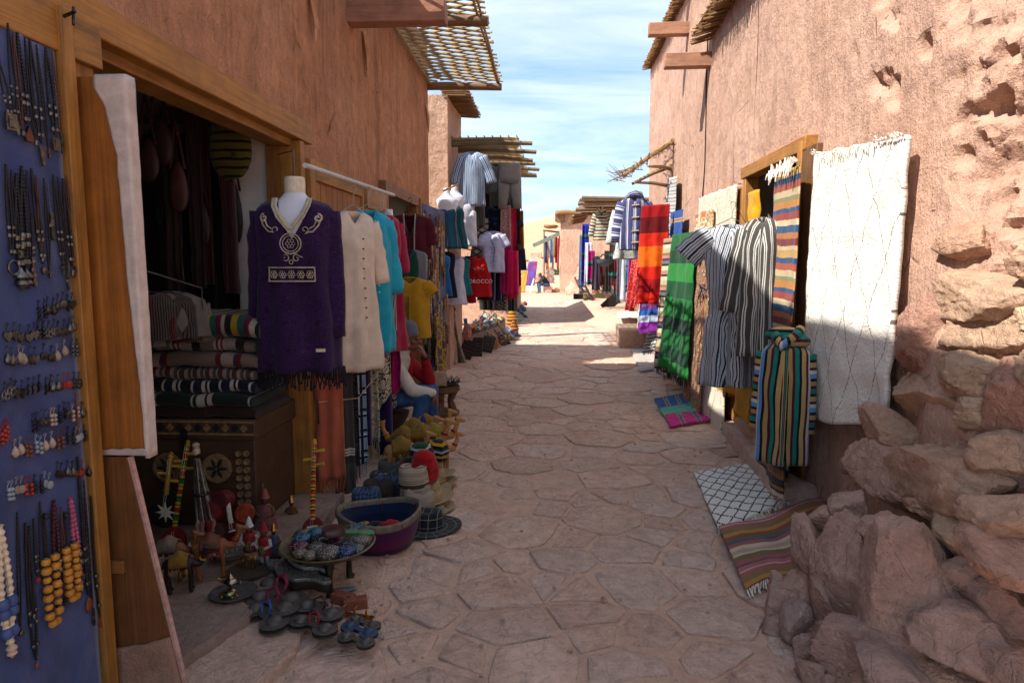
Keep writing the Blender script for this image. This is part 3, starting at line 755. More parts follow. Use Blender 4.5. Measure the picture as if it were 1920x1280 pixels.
def hill_f(u, v):
    x = lerp(-160, 200, u); y = lerp(120, 420, v)
    rise = math.sin(min(1, v * 1.25) * PI / 2) ** 1.3
    ridge = 25 + 7 * math.sin((x + 10) / 46) + 5 * nz(x, 4, 0, .02)
    return (x, y, -1 + ridge * rise + 2.2 * rise * noise.fractal(Vector((x * .03, y * .03, 1)), 1, 2, 5))
hill.grid(hill_f, 120, 50); hill.build('desert_hills', adobe('hill_earth', 'd2a487', 'c2906f', 0, 0, .5), None, kind='structure')
# ---------------------------------------------------------------- makers for cloth, garments and goods
def sheet(name, label, cat, tl, tr, drop, mat, folds=4, amp=.03, flare=0.0, group=None, fringe=None, fmat=None, solid=.006, seed=1, nu=None, nv=None, sway=(0, 0), topsag=.0, bot=None, top_jag=0, gather=0.0, fr_name='fringe'):
    """a hanging cloth between two top points; folds deepen towards the hem"""
    tl = Vector(tl); tr = Vector(tr); e = tr - tl; wd = e.length; en = e.normalized(); nrm = Vector((en.y, -en.x, 0)).normalized()
    q = random.Random(seed); ph = q.uniform(0, 6)
    nu = nu or max(10, min(48, int(wd / .016))); nv = nv or max(12, min(64, int(drop / .03)))
    def f(u, v):
        g = 1 - gather * (1 - v) ** 2
        uu = .5 + (u - .5) * (1 + flare * v) * g
        p = tl + e * uu + Vector((sway[0] * v, sway[1] * v, -drop * v * (bot(u) if bot else 1)))
        k = .25 + .75 * v
        d = amp * k * (math.sin(folds * 2 * PI * u + ph + 1.2 * nz(v * 2, seed)) + .5 * math.sin(folds * 3.7 * u + ph * 2 + v) + .8 * nz(u * 3, v * 3, seed))
        p += nrm * (d + .012 * nz(u * 9, v * 12, seed + 3))
        p.z -= topsag * math.sin(PI * u) * (1 - v)
        if top_jag: p.z += top_jag * nz(u * 14, 2, seed) * (1 - v) ** 4
        return p
    m = MB(); m.grid(f, nu, nv, (wd, drop))
    o = m.build(name, mat, None, ang=180, solid=solid, label=label, cat=cat, group=group)
    if fringe:
        fm = MB(); k = int(wd / .014)
        for i in range(k):
            u = (i + .5 + q.uniform(-.3, .3)) / k; p = f(u, 1.0); ln = fringe * q.uniform(.7, 1.15)
            fm.tube([p, p + Vector((q.uniform(-.006, .006), q.uniform(-.006, .006), -ln * .55)), p + Vector((q.uniform(-.01, .01), q.uniform(-.01, .01), -ln))], [.0035, .004, .0025], 4)
        fm.build(fr_name, fmat or mat, o, kind='stuff')
    return o
def flat_rug(name, label, cat, corners, mat, z=.02, group=None, waves=.012, seed=1, fringe=0, fmat=None, nu=40, nv=40, hmap=None, solid=.014):
    """rug lying on the stones: corners (near-left, near-right, far-right, far-left) on the ground"""
    a, b, c, d = [Vector(p) for p in corners]; q = random.Random(seed)
    wd = ((b - a).length + (c - d).length) / 2; ht = ((d - a).length + (c - b).length) / 2
    def f(u, v):
        p = a.lerp(b, u).lerp(d.lerp(c, u), v)
        h = z + waves * (1 + nz(u * 4, v * 4, seed) + .6 * nz(u * 9, v * 9, seed)) + (hmap(u, v) if hmap else 0)
        j = .012 * nz(u * 7, v * 7, seed + 9)
        return (p.x + j, p.y + j, p.z + h)
    m = MB(); m.grid(f, nu, nv, (wd, ht)); o = m.build(name, mat, None, ang=180, solid=solid, label=label, cat=cat, group=group)
    if fringe:
        fm = MB()
        for v, s in ((0, -1), (1, 1)):
            for i in range(int(wd / .016)):
                u = (i + q.random()) / int(wd / .016); p = Vector(f(min(1, u), v)); dr = (a - d).normalized() if v == 0 else (d - a).normalized()
                e = p + dr * fringe * q.uniform(.6, 1.2) + V3(q.uniform(-.012, .012), 0, 0); e.z = max(.012, e.z * .6)
                fm.tube([p, p.lerp(e, .5), e], .0035, 4)
        fm.build('fringe', fmat or mat, o, kind='stuff')
    return o
def garment(name, label, loc, rz, hw, L_, prof, mat, sleeve=None, smat=None, neck=(.09, .10), wr=(6, .012), cat='garment', group=None, seed=1, slope=.05, n=44, rings=34, trim=None, scale=1.0, lean=0):
    """hollow garment seen from the front (-y): body loft + two sleeves. prof: [(t, width factor, half depth)]"""
    root = thing(name, label, cat, (0, 0, 0), 0, group)
    q = random.Random(seed); ph = q.uniform(0, 6)
    def ztop(x, fr):
        a = min(1, abs(x) / hw); z = -slope * a ** 1.3
        if abs(x) < neck[0]: z -= (neck[1] if fr else neck[1] * .15) * (1 - (abs(x) / neck[0]) ** 1.2)
        return z
    def pt(t, an):
        wf, hd = interp(prof, t); cx = math.cos(an); sx = math.sin(an)
        x0 = hw * math.copysign(abs(cx) ** .85, cx); x = x0 * wf
        y = hd * math.copysign(abs(sx) ** .8, sx)
        zt = ztop(x0, sx < 0); z = lerp(zt, -L_ + .012 * nz(an * 2, seed), t)
        k = wr[1] * (.25 + t) * (1 if t > .04 else 0)
        r = k * (math.sin(wr[0] * an + ph + 1.5 * nz(t * 2, seed)) + 1.2 * nz(math.cos(an) * 2, math.sin(an) * 2 + seed, t * 2.5) + .8 * nz(x * 14, z * 7, seed) + 1.3 * (.4 - abs(nz(x * 7 + z * 2.2, z * 2.5 - abs(x) * 4, seed + 7))))
        return Vector((x + r * .5 * cx, y + r * sx, z))
    m = MB(); vs = []; fs = []; fu = []
    for j in range(rings + 1):
        for k in range(n): vs.append(pt(j / rings, 2 * PI * k / n))
    for j in range(rings):
        for k in range(n):
            a = [j * n + k, (j + 1) * n + k, (j + 1) * n + (k + 1) % n, j * n + (k + 1) % n]
            fs.append(tuple(a)); fu.append([(vs[i].x + .7 * vs[i].y * (1 if vs[i].x > 0 else -1), vs[i].z) for i in a])
    m.add(vs, fs, fu); body = m.build('body', mat, root, ang=180, solid=.006)
    if sleeve:
        sl, an_, r0, r1 = sleeve[:4]; bend = sleeve[4] if len(sleeve) > 4 else 8
        for s in (-1, 1):
            wf = interp(prof, .05)[0]; p0 = Vector((s * (hw * wf - r0 * .55), 0, -slope - r0 * .55)); pts = []; rs = []
            p = p0.copy(); a = math.radians(an_ + q.uniform(-4, 4)); nseg = 10
            for k in range(nseg + 1):
                t = k / nseg; pts.append(p.copy() + V3(0, -.01 + .015 * nz(t * 3, s, seed), 0)); rs.append(lerp(r0, r1, t) * (1 + .22 * nz(t * 7, s + 4, seed)))
                a2 = a - math.radians(bend) * t; p += Vector((s * math.sin(a2), 0, -math.cos(a2))) * (sl / nseg)
            mm = MB(); mm.tube(pts, rs, 14, cap=False, flat=.55, ref=(0, 1, 0))
            for i in range(len(mm.u)): mm.u[i] = [(uu * .34, vv) for uu, vv in mm.u[i]]
            mm.build('sleeve', smat or mat, root, ang=180, solid=.006)
    def surf(x, z, off=.006):
        """front surface point for trims"""
        t = max(0, min(1, -z / L_)); wf, hd = interp(prof, t); a = max(-.98, min(.98, x / (hw * wf)))
        cx = math.copysign(abs(a) ** (1 / .85), a); sx = math.sqrt(max(0, 1 - cx * cx))
        return Vector((x, -hd * sx ** .8 - off - wr[1] * .9 * (.25 + t), z))
    if trim: trim(root, surf)
    root.location = loc; root.rotation_euler = (lean, 0, rz); root.scale = (scale,) * 3
    return root
DRESS = [(0, .9, .012), (.05, 1.0, .05), (.18, .96, .085), (.38, .84, .08), (.55, .95, .09), (1, 1.25, .11)]
SHIRT = [(0, .9, .012), (.06, 1.0, .05), (.25, 1.0, .08), (.7, 1.0, .08), (1, 1.04, .075)]
KAFT = [(0, .9, .012), (.05, 1.0, .05), (.2, .98, .09), (.5, .98, .09), (1, 1.08, .10)]
SLIP = [(0, .45, .012), (.06, .6, .05), (.2, .95, .08), (.4, .85, .07), (.6, 1.0, .09), (1, 1.35, .12)]
def hanger(label, loc, rz, wd=.4, mat=None, group=None):
    m = MB(); h = wd / 2
    m.tube([(-h, 0, -.10), (-h * .3, 0, -.03), (0, 0, 0), (h * .3, 0, -.03), (h, 0, -.10), (0, 0, -.108), (-h, 0, -.10)], .0035, 5)
    m.tube([(0, 0, 0), (0, 0, .05), (.018, 0, .085), (.03, 0, .10), (.02, 0, .125), (-.005, 0, .125), (-.015, 0, .105)], .003, 5)
    o = m.build('coat_hanger', mat or metal('a9a9a4', .4), None, off=(0, 0, 0), label=label, cat='hanger', group=group); o.location = loc; o.rotation_euler = (0, 0, rz); return o
def mannequin(label, loc, rz, hw=.17, h=.42, neck=.08, mat=None, group=None):
    """headless display torso hung or standing; neck stump on top"""
    m = MB(); t = thing('mannequin_torso', label, 'mannequin', (0, 0, 0), 0, group)
    pr = [(-h, .78, .085), (-h * .8, .82, .09), (-h * .5, .88, .10), (-h * .25, .98, .10), (-.04, .95, .07), (-.01, .7, .055), (.012, .36, .05), (.03, .30, .048), (neck, .29, .047), (neck + .012, .2, .03)]
    vs = []; n = 24
    for z, wf, d in pr:
        for k in range(n):
            a = 2 * PI * k / n; vs.append((hw * wf * math.copysign(abs(math.cos(a)) ** .9, math.cos(a)), d * math.sin(a), z - .035 * (abs(math.cos(a)) if z > -.06 and wf > .5 else 0)))
    fs = [(j * n + k, j * n + (k + 1) % n, (j + 1) * n + (k + 1) % n, (j + 1) * n + k) for j in range(len(pr) - 1) for k in range(n)]
    fs += [tuple(reversed(range(n))), tuple((len(pr) - 1) * n + k for k in range(n))]
    m.add(vs, fs); m.build('torso', mat or plain('c9c9d2', .45, .05, 6, .05), t, ang=60)
    c = MB(); c.lathe([(hw * .305, .03), (hw * .31, neck - .01), (hw * .29, neck + .016)], n=18, sy=.9); c.build('neck_wrap', plain('cfc0a8', .35, .15, 30, .5), t)
    t.location = loc; t.rotation_euler = (0, 0, rz); return t
def folded(name, label, c, wd, dp, ht, mat, seed=1, cat='blanket', group=None, layers=3, rz=0):
    """folded textile: rounded front folds, sagging top"""
    q = random.Random(seed); root = thing(name, label, cat, (0, 0, 0), 0, group); lh = ht / layers
    for Lr in range(layers):
        m = MB(); prof = []; z0 = Lr * lh; dx_ = q.uniform(-.02, .02); dd = q.uniform(-.025, .015)
        for k in range(9): a = -PI / 2 + PI * k / 8; prof.append((-dp / 2 + dd - math.cos(a) * lh * .5, z0 + lh / 2 + math.sin(a) * lh * .49))
        prof += [(dp / 2, z0 + lh * .98), (dp / 2, z0 + .01)]
        nx = 26; vs = []; fs = []; fu = []; np_ = len(prof)
        for i in range(nx + 1):
            u = i / nx; x = (u - .5) * wd * (1 + .03 * nz(Lr, seed)) + dx_
            e = 1 - (abs(u - .5) * 2) ** 6 * .35
            for k, (y, z) in enumerate(prof):
                zz_ = z0 + (z - z0) * e + .016 * nz(u * 3, y * 4, seed) * (1 + Lr) + .01 * nz(u * 8, y * 9, seed + Lr)
                vs.append((x, y + .012 * nz(u * 5, z * 14, seed + Lr), zz_))
        per = [0]
        for k in range(1, np_): per.append(per[-1] + math.hypot(prof[k][0] - prof[k - 1][0], prof[k][1] - prof[k - 1][1]))
        for i in range(nx):
            for k in range(np_ - 1):
                a = [i * np_ + k, (i + 1) * np_ + k, (i + 1) * np_ + k + 1, i * np_ + k + 1]; fs.append(tuple(a))
                fu.append([(i / nx * wd, per[k] + Lr * .6), ((i + 1) / nx * wd, per[k] + Lr * .6), ((i + 1) / nx * wd, per[k + 1] + Lr * .6), (i / nx * wd, per[k + 1] + Lr * .6)])
        fs += [tuple(range(np_)), tuple(reversed(range(nx * np_, (nx + 1) * np_)))]; fu += [[(0, p) for p in per], [(wd, p) for p in reversed(per)]]
        m.add(vs, fs, fu); m.build('fold', mat, root, ang=60)
    root.location = c; root.rotation_euler = (0, 0, rz); return root
def bar_dir(p0, p1):
    d = (Vector(p1) - Vector(p0)); return d.to_track_quat('Z', 'Y').to_matrix()
def lettering(body, size, mat, parent, loc, rot=(PI / 2, 0, 0), ext=.0012, name='lettering'):
    cu = bpy.data.curves.new('txt', 'FONT'); cu.body = body; cu.size = size; cu.extrude = ext; cu.align_x = 'CENTER'; cu.resolution_u = 2
    tmp = bpy.data.objects.new('txt', cu); C.objects.link(tmp)
    dg = bpy.context.evaluated_depsgraph_get(); me = bpy.data.meshes.new_from_object(tmp.evaluated_get(dg))
    bpy.data.objects.remove(tmp); bpy.data.curves.remove(cu)
    o = bpy.data.objects.new(name, me); C.objects.link(o); me.materials.clear(); me.materials.append(mat); o.parent = parent; o.location = loc; o.rotation_euler = rot; return o
# ---------------------------------------------------------------- jewellery board beside the doorway
BX = -1.585
SILVER = metal('6f6c66', .42, .4, 60); DARKS = metal('4a4743', .45, .3, 60); GOLDM = metal('a8803a', .3, .3, 50)
BLACKB = plain('141214', .45, .2, 60); M_STRING = plain('1a1517', .8)
M_BLUE = None
def blue_mat():
    t = NT('blue_felt'); v = t.co('World'); a = t.noise(v, 2.5, 5, .6, .8)
    col = t.ramp(a, [(.3, lin('1e2547')), (.5, lin('323d6a')), (.62, lin('454e74')), (.74, lin('2c3f8a'))])
    return t.out(col, .95, t.math('ADD', t.noise(v, 9, 3), t.math('MULTIPLY', t.noise(v, 260, 2), .3)), .5, .01, 0, .1, .3)
M_BLUE = blue_mat()
jb = thing('jewellery_board', 'tall blue cloth covered board in an orange timber frame, hung with necklaces and earrings', 'display board', (BX, 1.9, 0))
yr = 2.135
m = MB(); m.grid(lambda u, v: (BX + .006 * nz(u * 4, v * 9, 2) + .005 * nz(u * 16 + v * 4, v * 7, 5) + .004 * math.sin(u * 30) * (1 - v), lerp(1.0, yr - .03, u), lerp(2.305 + .012 * math.sin(u * 26) - .02 * u, .02, v)), 50, 60); m.build('blue_cloth', M_BLUE, jb, solid=.005, ang=180)
m = MB(); m.box((BX - .035, 1.66, 1.17), (.03, 1.3, 2.3)); m.build('backing_board', M_PINE, jb)
m = MB(); m.box((BX - .012, yr, 1.2), (.075, .055, 2.44)); m.build('frame_post', wood('a5702f', 2, .4), jb, bevel=.004)
m = MB(); m.box((BX - .02, 1.66, 2.36), (.06, 1.32, .16)); m.build('frame_rail', wood('a5702f', 1, .4), jb, bevel=.004)
m = MB(); m.cyl((BX + .01, yr - .01, 2.385), (BX + .07, yr - .02, 2.40), .006, n=6); m.cyl((BX + .06, yr - .02, 2.36), (BX + .05, yr, 2.42), .005, n=6); m.build('iron_nail', DARKS, jb)

def strand(m, a, b, bow, r, beads=True, n=40, side=1, sag=.0):
    pts = []; rs = []
    for i in range(n + 1):
        t = i / n; p = a.lerp(b, t); p.y += side * bow * math.sin(PI * min(1, t * 1.02)) ** .7 * (t ** .4); p.x += .004
        pts.append(p); rs.append(r * (1.0 if (i % 2 == 0 or not beads) else .55))
    m.tube(pts, rs, 6)
    return pts
def bead(parent, p, r, mat, sq=1.0, name='bead'):
    b = MB(); b.lathe([(r * .35, -r * .82 * sq), (r * .8, -r * .6 * sq), (r, 0), (r * .8, r * .6 * sq), (r * .35, r * .82 * sq)], p, 10); return b.build(name, mat, parent)
def on_board(px, py, lift=.008): return P(px, py, X=BX + lift)
def pendant(parent, kind, p, s, mat):
    m = MB(); M_ = Matrix.Rotation(-PI / 2, 3, 'Z')
    if kind == 'square': m.prism([(-s, -s * 1.2), (s, -s * 1.2), (s, s * 1.2), (-s, s * 1.2)], .006, M_, p); m.prism([(-s * .6, -s * .8), (s * .6, -s * .8), (s * .6, s * .8), (-s * .6, s * .8)], .012, M_, p)
    elif kind == 'cross':
        m.prism([(-s * .3, s * 1.4), (s * .3, s * 1.4), (s * .3, s * .4), (s, s * .4), (s, -s * .2), (s * .3, -s * .2), (s * .5, -s * 1.6), (0, -s * 2.0), (-s * .5, -s * 1.6), (-s * .3, -s * .2), (-s, -s * .2), (-s, s * .4), (-s * .3, s * .4)], .005, M_, p)
    elif kind == 'triangle': m.prism([(0, s * 1.5), (s, -s * .4), (s * .8, -s * 1.2), (-s * .8, -s * 1.2), (-s, -s * .4)], .008, M_, p)
    elif kind == 'dagger': m.prism([(-s, s), (s, s), (s * .7, -s * .5), (s * .25, -s * 3.2), (-s * .3, -s * 3.0), (-s * .7, -s * .5)], .006, M_, p)
    elif kind == 'coin': m.lathe([(s * .3, -.004), (s, -.003), (s, .003), (s * .6, .005), (.001, .006)], p, 14, M=Matrix.Rotation(PI / 2, 3, 'Y'))
    elif kind == 'bar': m.prism([(-s * .5, s * 3), (s * .5, s * 3), (s * .5, -s * 3), (0, -s * 3.6), (-s * .5, -s * 3)], .006, M_, p); m.sph(p, (s * .5, s * .9, s * .9), 1)
    elif kind == 'ring': m.tube([p + V3(0, s * math.cos(2 * PI * k / 16), s * math.sin(2 * PI * k / 16)) for k in range(17)], s * .2, 6)
    elif kind == 'oval': m.sph(p, (.006, s * .7, s * 1.2), 2)
    elif kind == 'lamp': m.lathe([(s * .2, s * 1.8), (s * .5, s * 1.2), (s, s * .7), (s * 1.1, s * .3), (s * .5, 0), (s * .9, -s * .4), (s, -s * .8), (s * .4, -s * 1.4), (.001, -s * 1.8)], p, 12)
    return m.build('pendant', mat, parent)
ORD = 'first second third fourth fifth sixth seventh eighth ninth tenth'.split(); qe_ = random.Random(12)
NECK = [  # top, bottom, bow, bead radius, pendant, size, metal, look
    ((-6, 110), (17, 225), .012, .0035, 'square', .020, SILVER, 'thick black cord necklace with a big square silver locket'),
    ((12, 44), (29, 236), .012, .0035, 'cross', .012, SILVER, 'black bead necklace with a small silver cross'),
    ((30, 62), (50, 250), .010, .0050, 'triangle', .017, metal('6d4a42', .4), 'black bead necklace with a dark red triangular pendant'),
    ((53, 74), (76, 282), .014, .0045, 'dagger', .014, SILVER, 'black bead necklace with a silver dagger shaped pendant'),
    ((83, 90), (102, 268), .016, .0050, 'square', .016, metal('7d7a66', .4), 'black bead necklace with a framed square pendant beside the timber post'),
    ((8, 308), (22, 498), .010, .0045, 'ring', .020, SILVER, 'black bead necklace ending in a plain silver ring'),
    ((28, 326), (36, 520), .012, .0060, 'lamp', .019, metal('7c746a', .4), 'heavy black bead necklace with a tiered silver bell pendant'),
    ((38, 312), (47, 520), .012, .0065, 'lamp', .017, metal('6c645c', .4), 'heavy black bead necklace with a dark tiered bell pendant'),
    ((56, 316), (80, 505), .012, .0045, 'coin', .012, SILVER, 'black and silver bead necklace with a round coin'),
    ((87, 345), (94, 420), .002, .0030, 'bar', .013, SILVER, 'long narrow silver bar pendant'),
    ((97, 327), (115, 500), .010, .0040, 'cross', .011, SILVER, 'black bead necklace with a star topped silver cross'),
    ((115, 335), (134, 510), .011, .0045, 'oval', .013, metal('6b5b50', .4), 'black bead necklace with a dark oval drop'),
    ((129, 318), (147, 535), .008, .0050, 'bar', .008, DARKS, 'black bead necklace hugging the timber post'),
    ((59, 400), (60, 505), .002, .004, 'bar', .014, SILVER, 'silver comb shaped pendant below the dark bells'),
    ((45, 980), (66, 1245), .016, .0048, 'oval', .010, plain('7d3b32', .5), 'very long black bead necklace with red stones near the bottom hem'),
    ((60, 972), (68, 1085), .003, .0040, 'coin', .008, plain('8b2f2c', .4), 'chain of red stone charms'),
    ((143, 856), (164, 1130), .005, .0050, 'oval', .022, plain('6e3a1e', .35), 'long black bead necklace with a brown polished oval stone'),
    ((168, 930), (187, 1165), .010, .0048, 'triangle', .010, plain('7a2f28', .4), 'long black bead necklace with a red arrow tip'),
    ((130, 932), (150, 1105), .012, .0085, 'coin', .006, SILVER, 'pink bead necklace between the amber strings'),
    ((98, 938), (108, 1125), .014, .0075, 'oval', .012, plain('c89a86', .4), 'dark garnet bead necklace with a salmon stone'),
    ((-4, 985), (18, 1215), .020, .0120, 'lamp', .014, plain('b89880', .5), 'large cream bone bead necklace at the board edge')]
for (a, b, bow, r, kind, s, mt, look) in NECK:
    pa, pb_ = on_board(*a), on_board(*b)
    nk = thing('necklace', look + ' on the blue board', 'necklace', pa, 0, 'necklaces on the blue board')
    bm = plain('9a4a62', .4) if 'pink' in look else plain('3a1216', .4) if 'garnet' in look else plain('cdb79a', .5) if 'cream' in look else BLACKB
    if (pa - pb_).length > .16:
        for sd_ in (-1, 1):
            m = MB(); strand(m, pa, pb_ + V3(0, 0, s * 1.4), bow, r, True, int((pa - pb_).length / max(.0055, r * .95)), sd_); m.build('bead_strand', bm, nk)
        for t_ in (.62, .70, .86):
            for sd_ in (-1, 1):
                c = pa.lerp(pb_, t_) + V3(.006, sd_ * bow * math.sin(PI * t_) ** .7 * t_ ** .4, 0); bead(nk, c, r * 1.45, SILVER if 'cream' not in look else plain('40507c', .5), 1.2)
    else:
        m = MB(); strand(m, pa, pb_, .001, r * .7, True, 14); m.build('chain', SILVER, nk)
    pendant(nk, kind, pb_ + V3(.006, 0, -s * .3), s, mt)
AMBER = plain('b3782a', .35, .2, 30, .1)
for (px0, py0, px1, py1, look) in ((80, 962, 95, 1165, 'amber bead necklace with the longest loop'), (118, 960, 132, 1118, 'amber bead necklace hanging beside the pink string')):
    pa = on_board(px0, py0); pb_ = on_board(px1, py1); nk = thing('necklace', look + ' on the blue board', 'necklace', pa, 0, 'necklaces on the blue board')
    m = MB(); strand(m, pa, pa.lerp(pb_, .4), .004, .004, True, 20, 1); strand(m, pa, pa.lerp(pb_, .4), .004, .004, True, 20, -1); m.sph(pa + V3(.01, 0, -.01), .012, 1); m.build('cord', BLACKB, nk)
    for sd_ in (-1, 1):
        for k in range(8):
            t_ = .42 + .58 * k / 7; c = pa.lerp(pb_, t_) + V3(.014, sd_ * (.019 if k < 7 else .008), 0); bead(nk, c, .0145 + .002 * math.sin(k * 2.2), AMBER, .95)
            if k % 2 == 0: bead(nk, c + V3(0, 0, .013), .008, SILVER, .4)
for k, (x0, y0, x1, y1) in enumerate(((22, 60, 40, 245), (44, 70, 64, 262), (66, 84, 88, 280), (95, 96, 112, 262), (18, 318, 34, 470), (47, 320, 58, 500), (66, 330, 76, 480), (80, 335, 90, 505), (106, 332, 124, 520), (122, 330, 140, 500), (30, 960, 36, 1180), (52, 985, 60, 1150), (112, 950, 120, 1120), (155, 900, 172, 1150), (72, 940, 80, 1100))):
    pa, pb_ = on_board(x0, y0), on_board(x1, y1); nk = thing('bead_strand', f"thin dark bead strand, {ORD[k % 5]} in the {['upper', 'middle', 'lower'][k // 5]} part of the blue board", 'necklace', pa, 0, 'plain strands on the blue board')
    for sd_ in (-1, 1): m = MB(); strand(m, pa, pb_, qe_.uniform(.004, .012), .0032, True, 44, sd_); m.build('beads', BLACKB if k % 3 else plain('4a2a24', .4), nk)
    pendant(nk, ['coin', 'oval', 'cross', 'bar', 'square'][k % 5], pb_ + V3(.006, 0, -.01), .009, SILVER)
# earrings, row by row
def ear_proto(kind, mat):
    m = MB(); m.tube([(0, 0, 0), (.004, .003, .006), (.006, .004, .003), (.003, 0, -.006), (.002, 0, -.014)], .0012, 4)
    if kind == 'heart':
        m.prism([(0, -.044), (.011, -.030), (.012, -.022), (.007, -.017), (0, -.021), (-.007, -.017), (-.012, -.022), (-.011, -.030)], .005, Matrix.Rotation(-PI / 2, 3, 'Z'), (.004, 0, 0))
    elif kind == 'wheel':
        m.tube([(.004, .013 * math.cos(a * PI / 6), -.030 + .013 * math.sin(a * PI / 6)) for a in range(13)], .002, 5)
        for k in range(4): a = k * PI / 4; m.cyl((.004, .015 * math.cos(a), -.030 + .015 * math.sin(a)), (.004, -.015 * math.cos(a), -.030 - .015 * math.sin(a)), .0013, n=4)
    elif kind == 'coin': m.lathe([(.004, -.002), (.011, -.002), (.011, .002), (.001, .004)], (.005, 0, -.030), 12, M=Matrix.Rotation(PI / 2, 3, 'Y'))
    elif kind == 'drop': m.lathe([(.001, -.044), (.007, -.040), (.010, -.032), (.007, -.022), (.002, -.014)], (.005, 0, 0), 8)
    elif kind == 'beads':
        for k in range(3): m.sph((.006, 0, -.018 - k * .012), .0062, 1)
    elif kind == 'fish':
        m.prism([(0, -.014), (.005, -.022), (.002, -.032), (.007, -.042), (-.003, -.038), (-.006, -.026)], .005, Matrix.Rotation(-PI / 2, 3, 'Z'), (.004, 0, 0))
    return m.build('earring', mat, None, off=(0, 0, 0))
MC = {'silver': SILVER, 'dark': DARKS, 'red': plain('8e2a22', .4), 'cream': plain('a08a78', .5), 'white': plain('848c92', .4), 'black': BLACKB, 'brown': plain('6a3a26', .5), 'stone': plain('8a7a68', .5)}
LOOK = {'heart': 'heart shaped', 'wheel': 'wheel shaped', 'coin': 'round coin', 'drop': 'swirl drop', 'beads': 'three bead', 'fish': 'seahorse shaped'}
protos = {}
ROWS = [  # first px, last px, y at first, y at last, kinds, colours, count, where
    (68, 152, 565, 545, ['beads', 'drop', 'coin', 'heart'], ['black', 'dark', 'silver'], 10, 'just under the long bead necklaces'),
    (8, 62, 606, 610, ['heart'], ['silver', 'silver', 'silver'], 5, 'in the row of hearts'),
    (70, 154, 604, 596, ['beads', 'wheel', 'coin', 'drop'], ['dark', 'silver'], 10, 'beside the row of hearts'),
    (10, 62, 652, 655, ['drop', 'drop', 'heart', 'coin'], ['silver', 'stone'], 6, 'in the row of large swirl drops'),
    (80, 155, 650, 632, ['coin', 'drop', 'beads'], ['dark', 'stone', 'silver'], 7, 'beside the large swirl drops'),
    (5, 92, 716, 706, ['wheel', 'heart', 'fish', 'fish', 'fish'], ['silver', 'dark'], 9, 'in the row of wheels and seahorses'),
    (96, 166, 704, 694, ['drop', 'coin', 'wheel'], ['silver', 'red', 'dark'], 8, 'at the post end of the wheel row'),
    (56, 125, 778, 756, ['beads', 'coin', 'beads'], ['black', 'silver', 'cream'], 9, 'in the row with cream beads'),
    (132, 170, 758, 752, ['beads', 'drop'], ['cream', 'silver'], 5, 'beside the thin wooden stick'),
    (26, 112, 828, 808, ['drop', 'beads', 'beads'], ['cream', 'brown', 'white'], 10, 'in the row of shell drops'),
    (125, 172, 802, 796, ['beads', 'coin'], ['dark', 'white'], 7, 'under the cream bead row near the post'),
    (10, 90, 902, 888, ['beads', 'coin', 'beads'], ['white', 'stone', 'red', 'black'], 10, 'in the red and white bead row'),
    (104, 172, 868, 866, ['coin', 'drop'], ['dark', 'silver', 'red'], 8, 'in the row above the amber necklaces'),
    (-2, 8, 800, 790, ['beads'], ['red'], 3, 'at the board edge in a red cluster')]
qe = random.Random(5)
for (x0, x1, y0, y1, kinds, cols, cnt, where) in ROWS:
    for i in range(cnt):
        t_ = i / max(1, cnt - 1); kd = kinds[(i // 2) % len(kinds)]; cl = cols[(i // 2) % len(cols)]
        if (kd, cl) not in protos: o = ear_proto(kd, MC[cl]); protos[(kd, cl)] = o
        else: o = protos[(kd, cl)].copy(); C.objects.link(o)
        o.location = on_board(lerp(x0, x1, t_) + qe.uniform(-2, 2), lerp(y0, y1, t_) + qe.uniform(-4, 4), .006); o.scale = (1.12,) * 3; o.rotation_euler = (0, 0, qe.uniform(-.3, .3))
        tag(o, f"{cl} {LOOK[kd]} earring, {ORD[i]} from the edge {where}", 'earring', f'{cl} {kd} earrings {where}')
st_ = MB(); st_.tube([P(143, 735, X=BX + .012), P(147, 815, X=BX + .012)], [.004, .003], 6); st_.build('wooden_stick', wood('7d4a20', 2), None, label='thin brown wooden stick pinned to the blue board', cat='stick')

# ---------------------------------------------------------------- shutter leaf standing out from the jamb
DL = thing('door_leaf', 'orange pine door leaf with torn white cloth wrapped over its edge', 'door', (-1.5, 2.33, 0))
a = P(128, 500, Y=2.42); 
yl = 2.20
def leaf_x(px, py): return P(px, py, Y=yl)
pt_tl, pt_tr, pt_br, pt_bl = leaf_x(118, 140), leaf_x(232, 142), leaf_x(278, 853), leaf_x(150, 858)
m = MB(); m.bx(pt_tl.x - .05, (pt_tr.x + pt_br.x) / 2, yl, yl + .032, pt_br.z, pt_tr.z); m.build('plank', wood('9a5c22', 2, .62, .55, .5), DL, bevel=.003)
xr_ = (pt_tr.x + pt_br.x) / 2
m = MB()
def cl_f(u, v):
    z = lerp(pt_tr.z + .004, pt_br.z - .01, v)
    wv = interp([(0, .105), (.03, .11), (.08, .075), (.2, .045), (.35, .04), (.5, .036), (.7, .022), (.85, .012), (1, .010)], v)[0] + .004 * nz(v * 22, 4)
    s = u * (wv + .05)
    if s < wv: return (xr_ + .004 - wv + s, yl - .004 - .002 * abs(nz(s * 60, v * 30)), z)
    return (xr_ + .006 + .002 * nz(v * 20, s * 30), yl - .004 + (s - wv), z)
m.grid(cl_f, 16, 60); m.build('white_cloth', plain('b9a99f', .95, .12, 20, .5), DL, ang=180, solid=.003)
m = MB(); m.grid(lambda u, v: (lerp(pt_bl.x + .03, xr_, u), yl - .006 - .003 * nz(u * 9, v * 9), pt_br.z + .0 + v * (.022 + .012 * nz(u * 5, 3))), 14, 5); m.build('cloth_scrap', plain('a8988e', .95, .12, 20, .5), DL, solid=.003, ang=180)
m = MB()
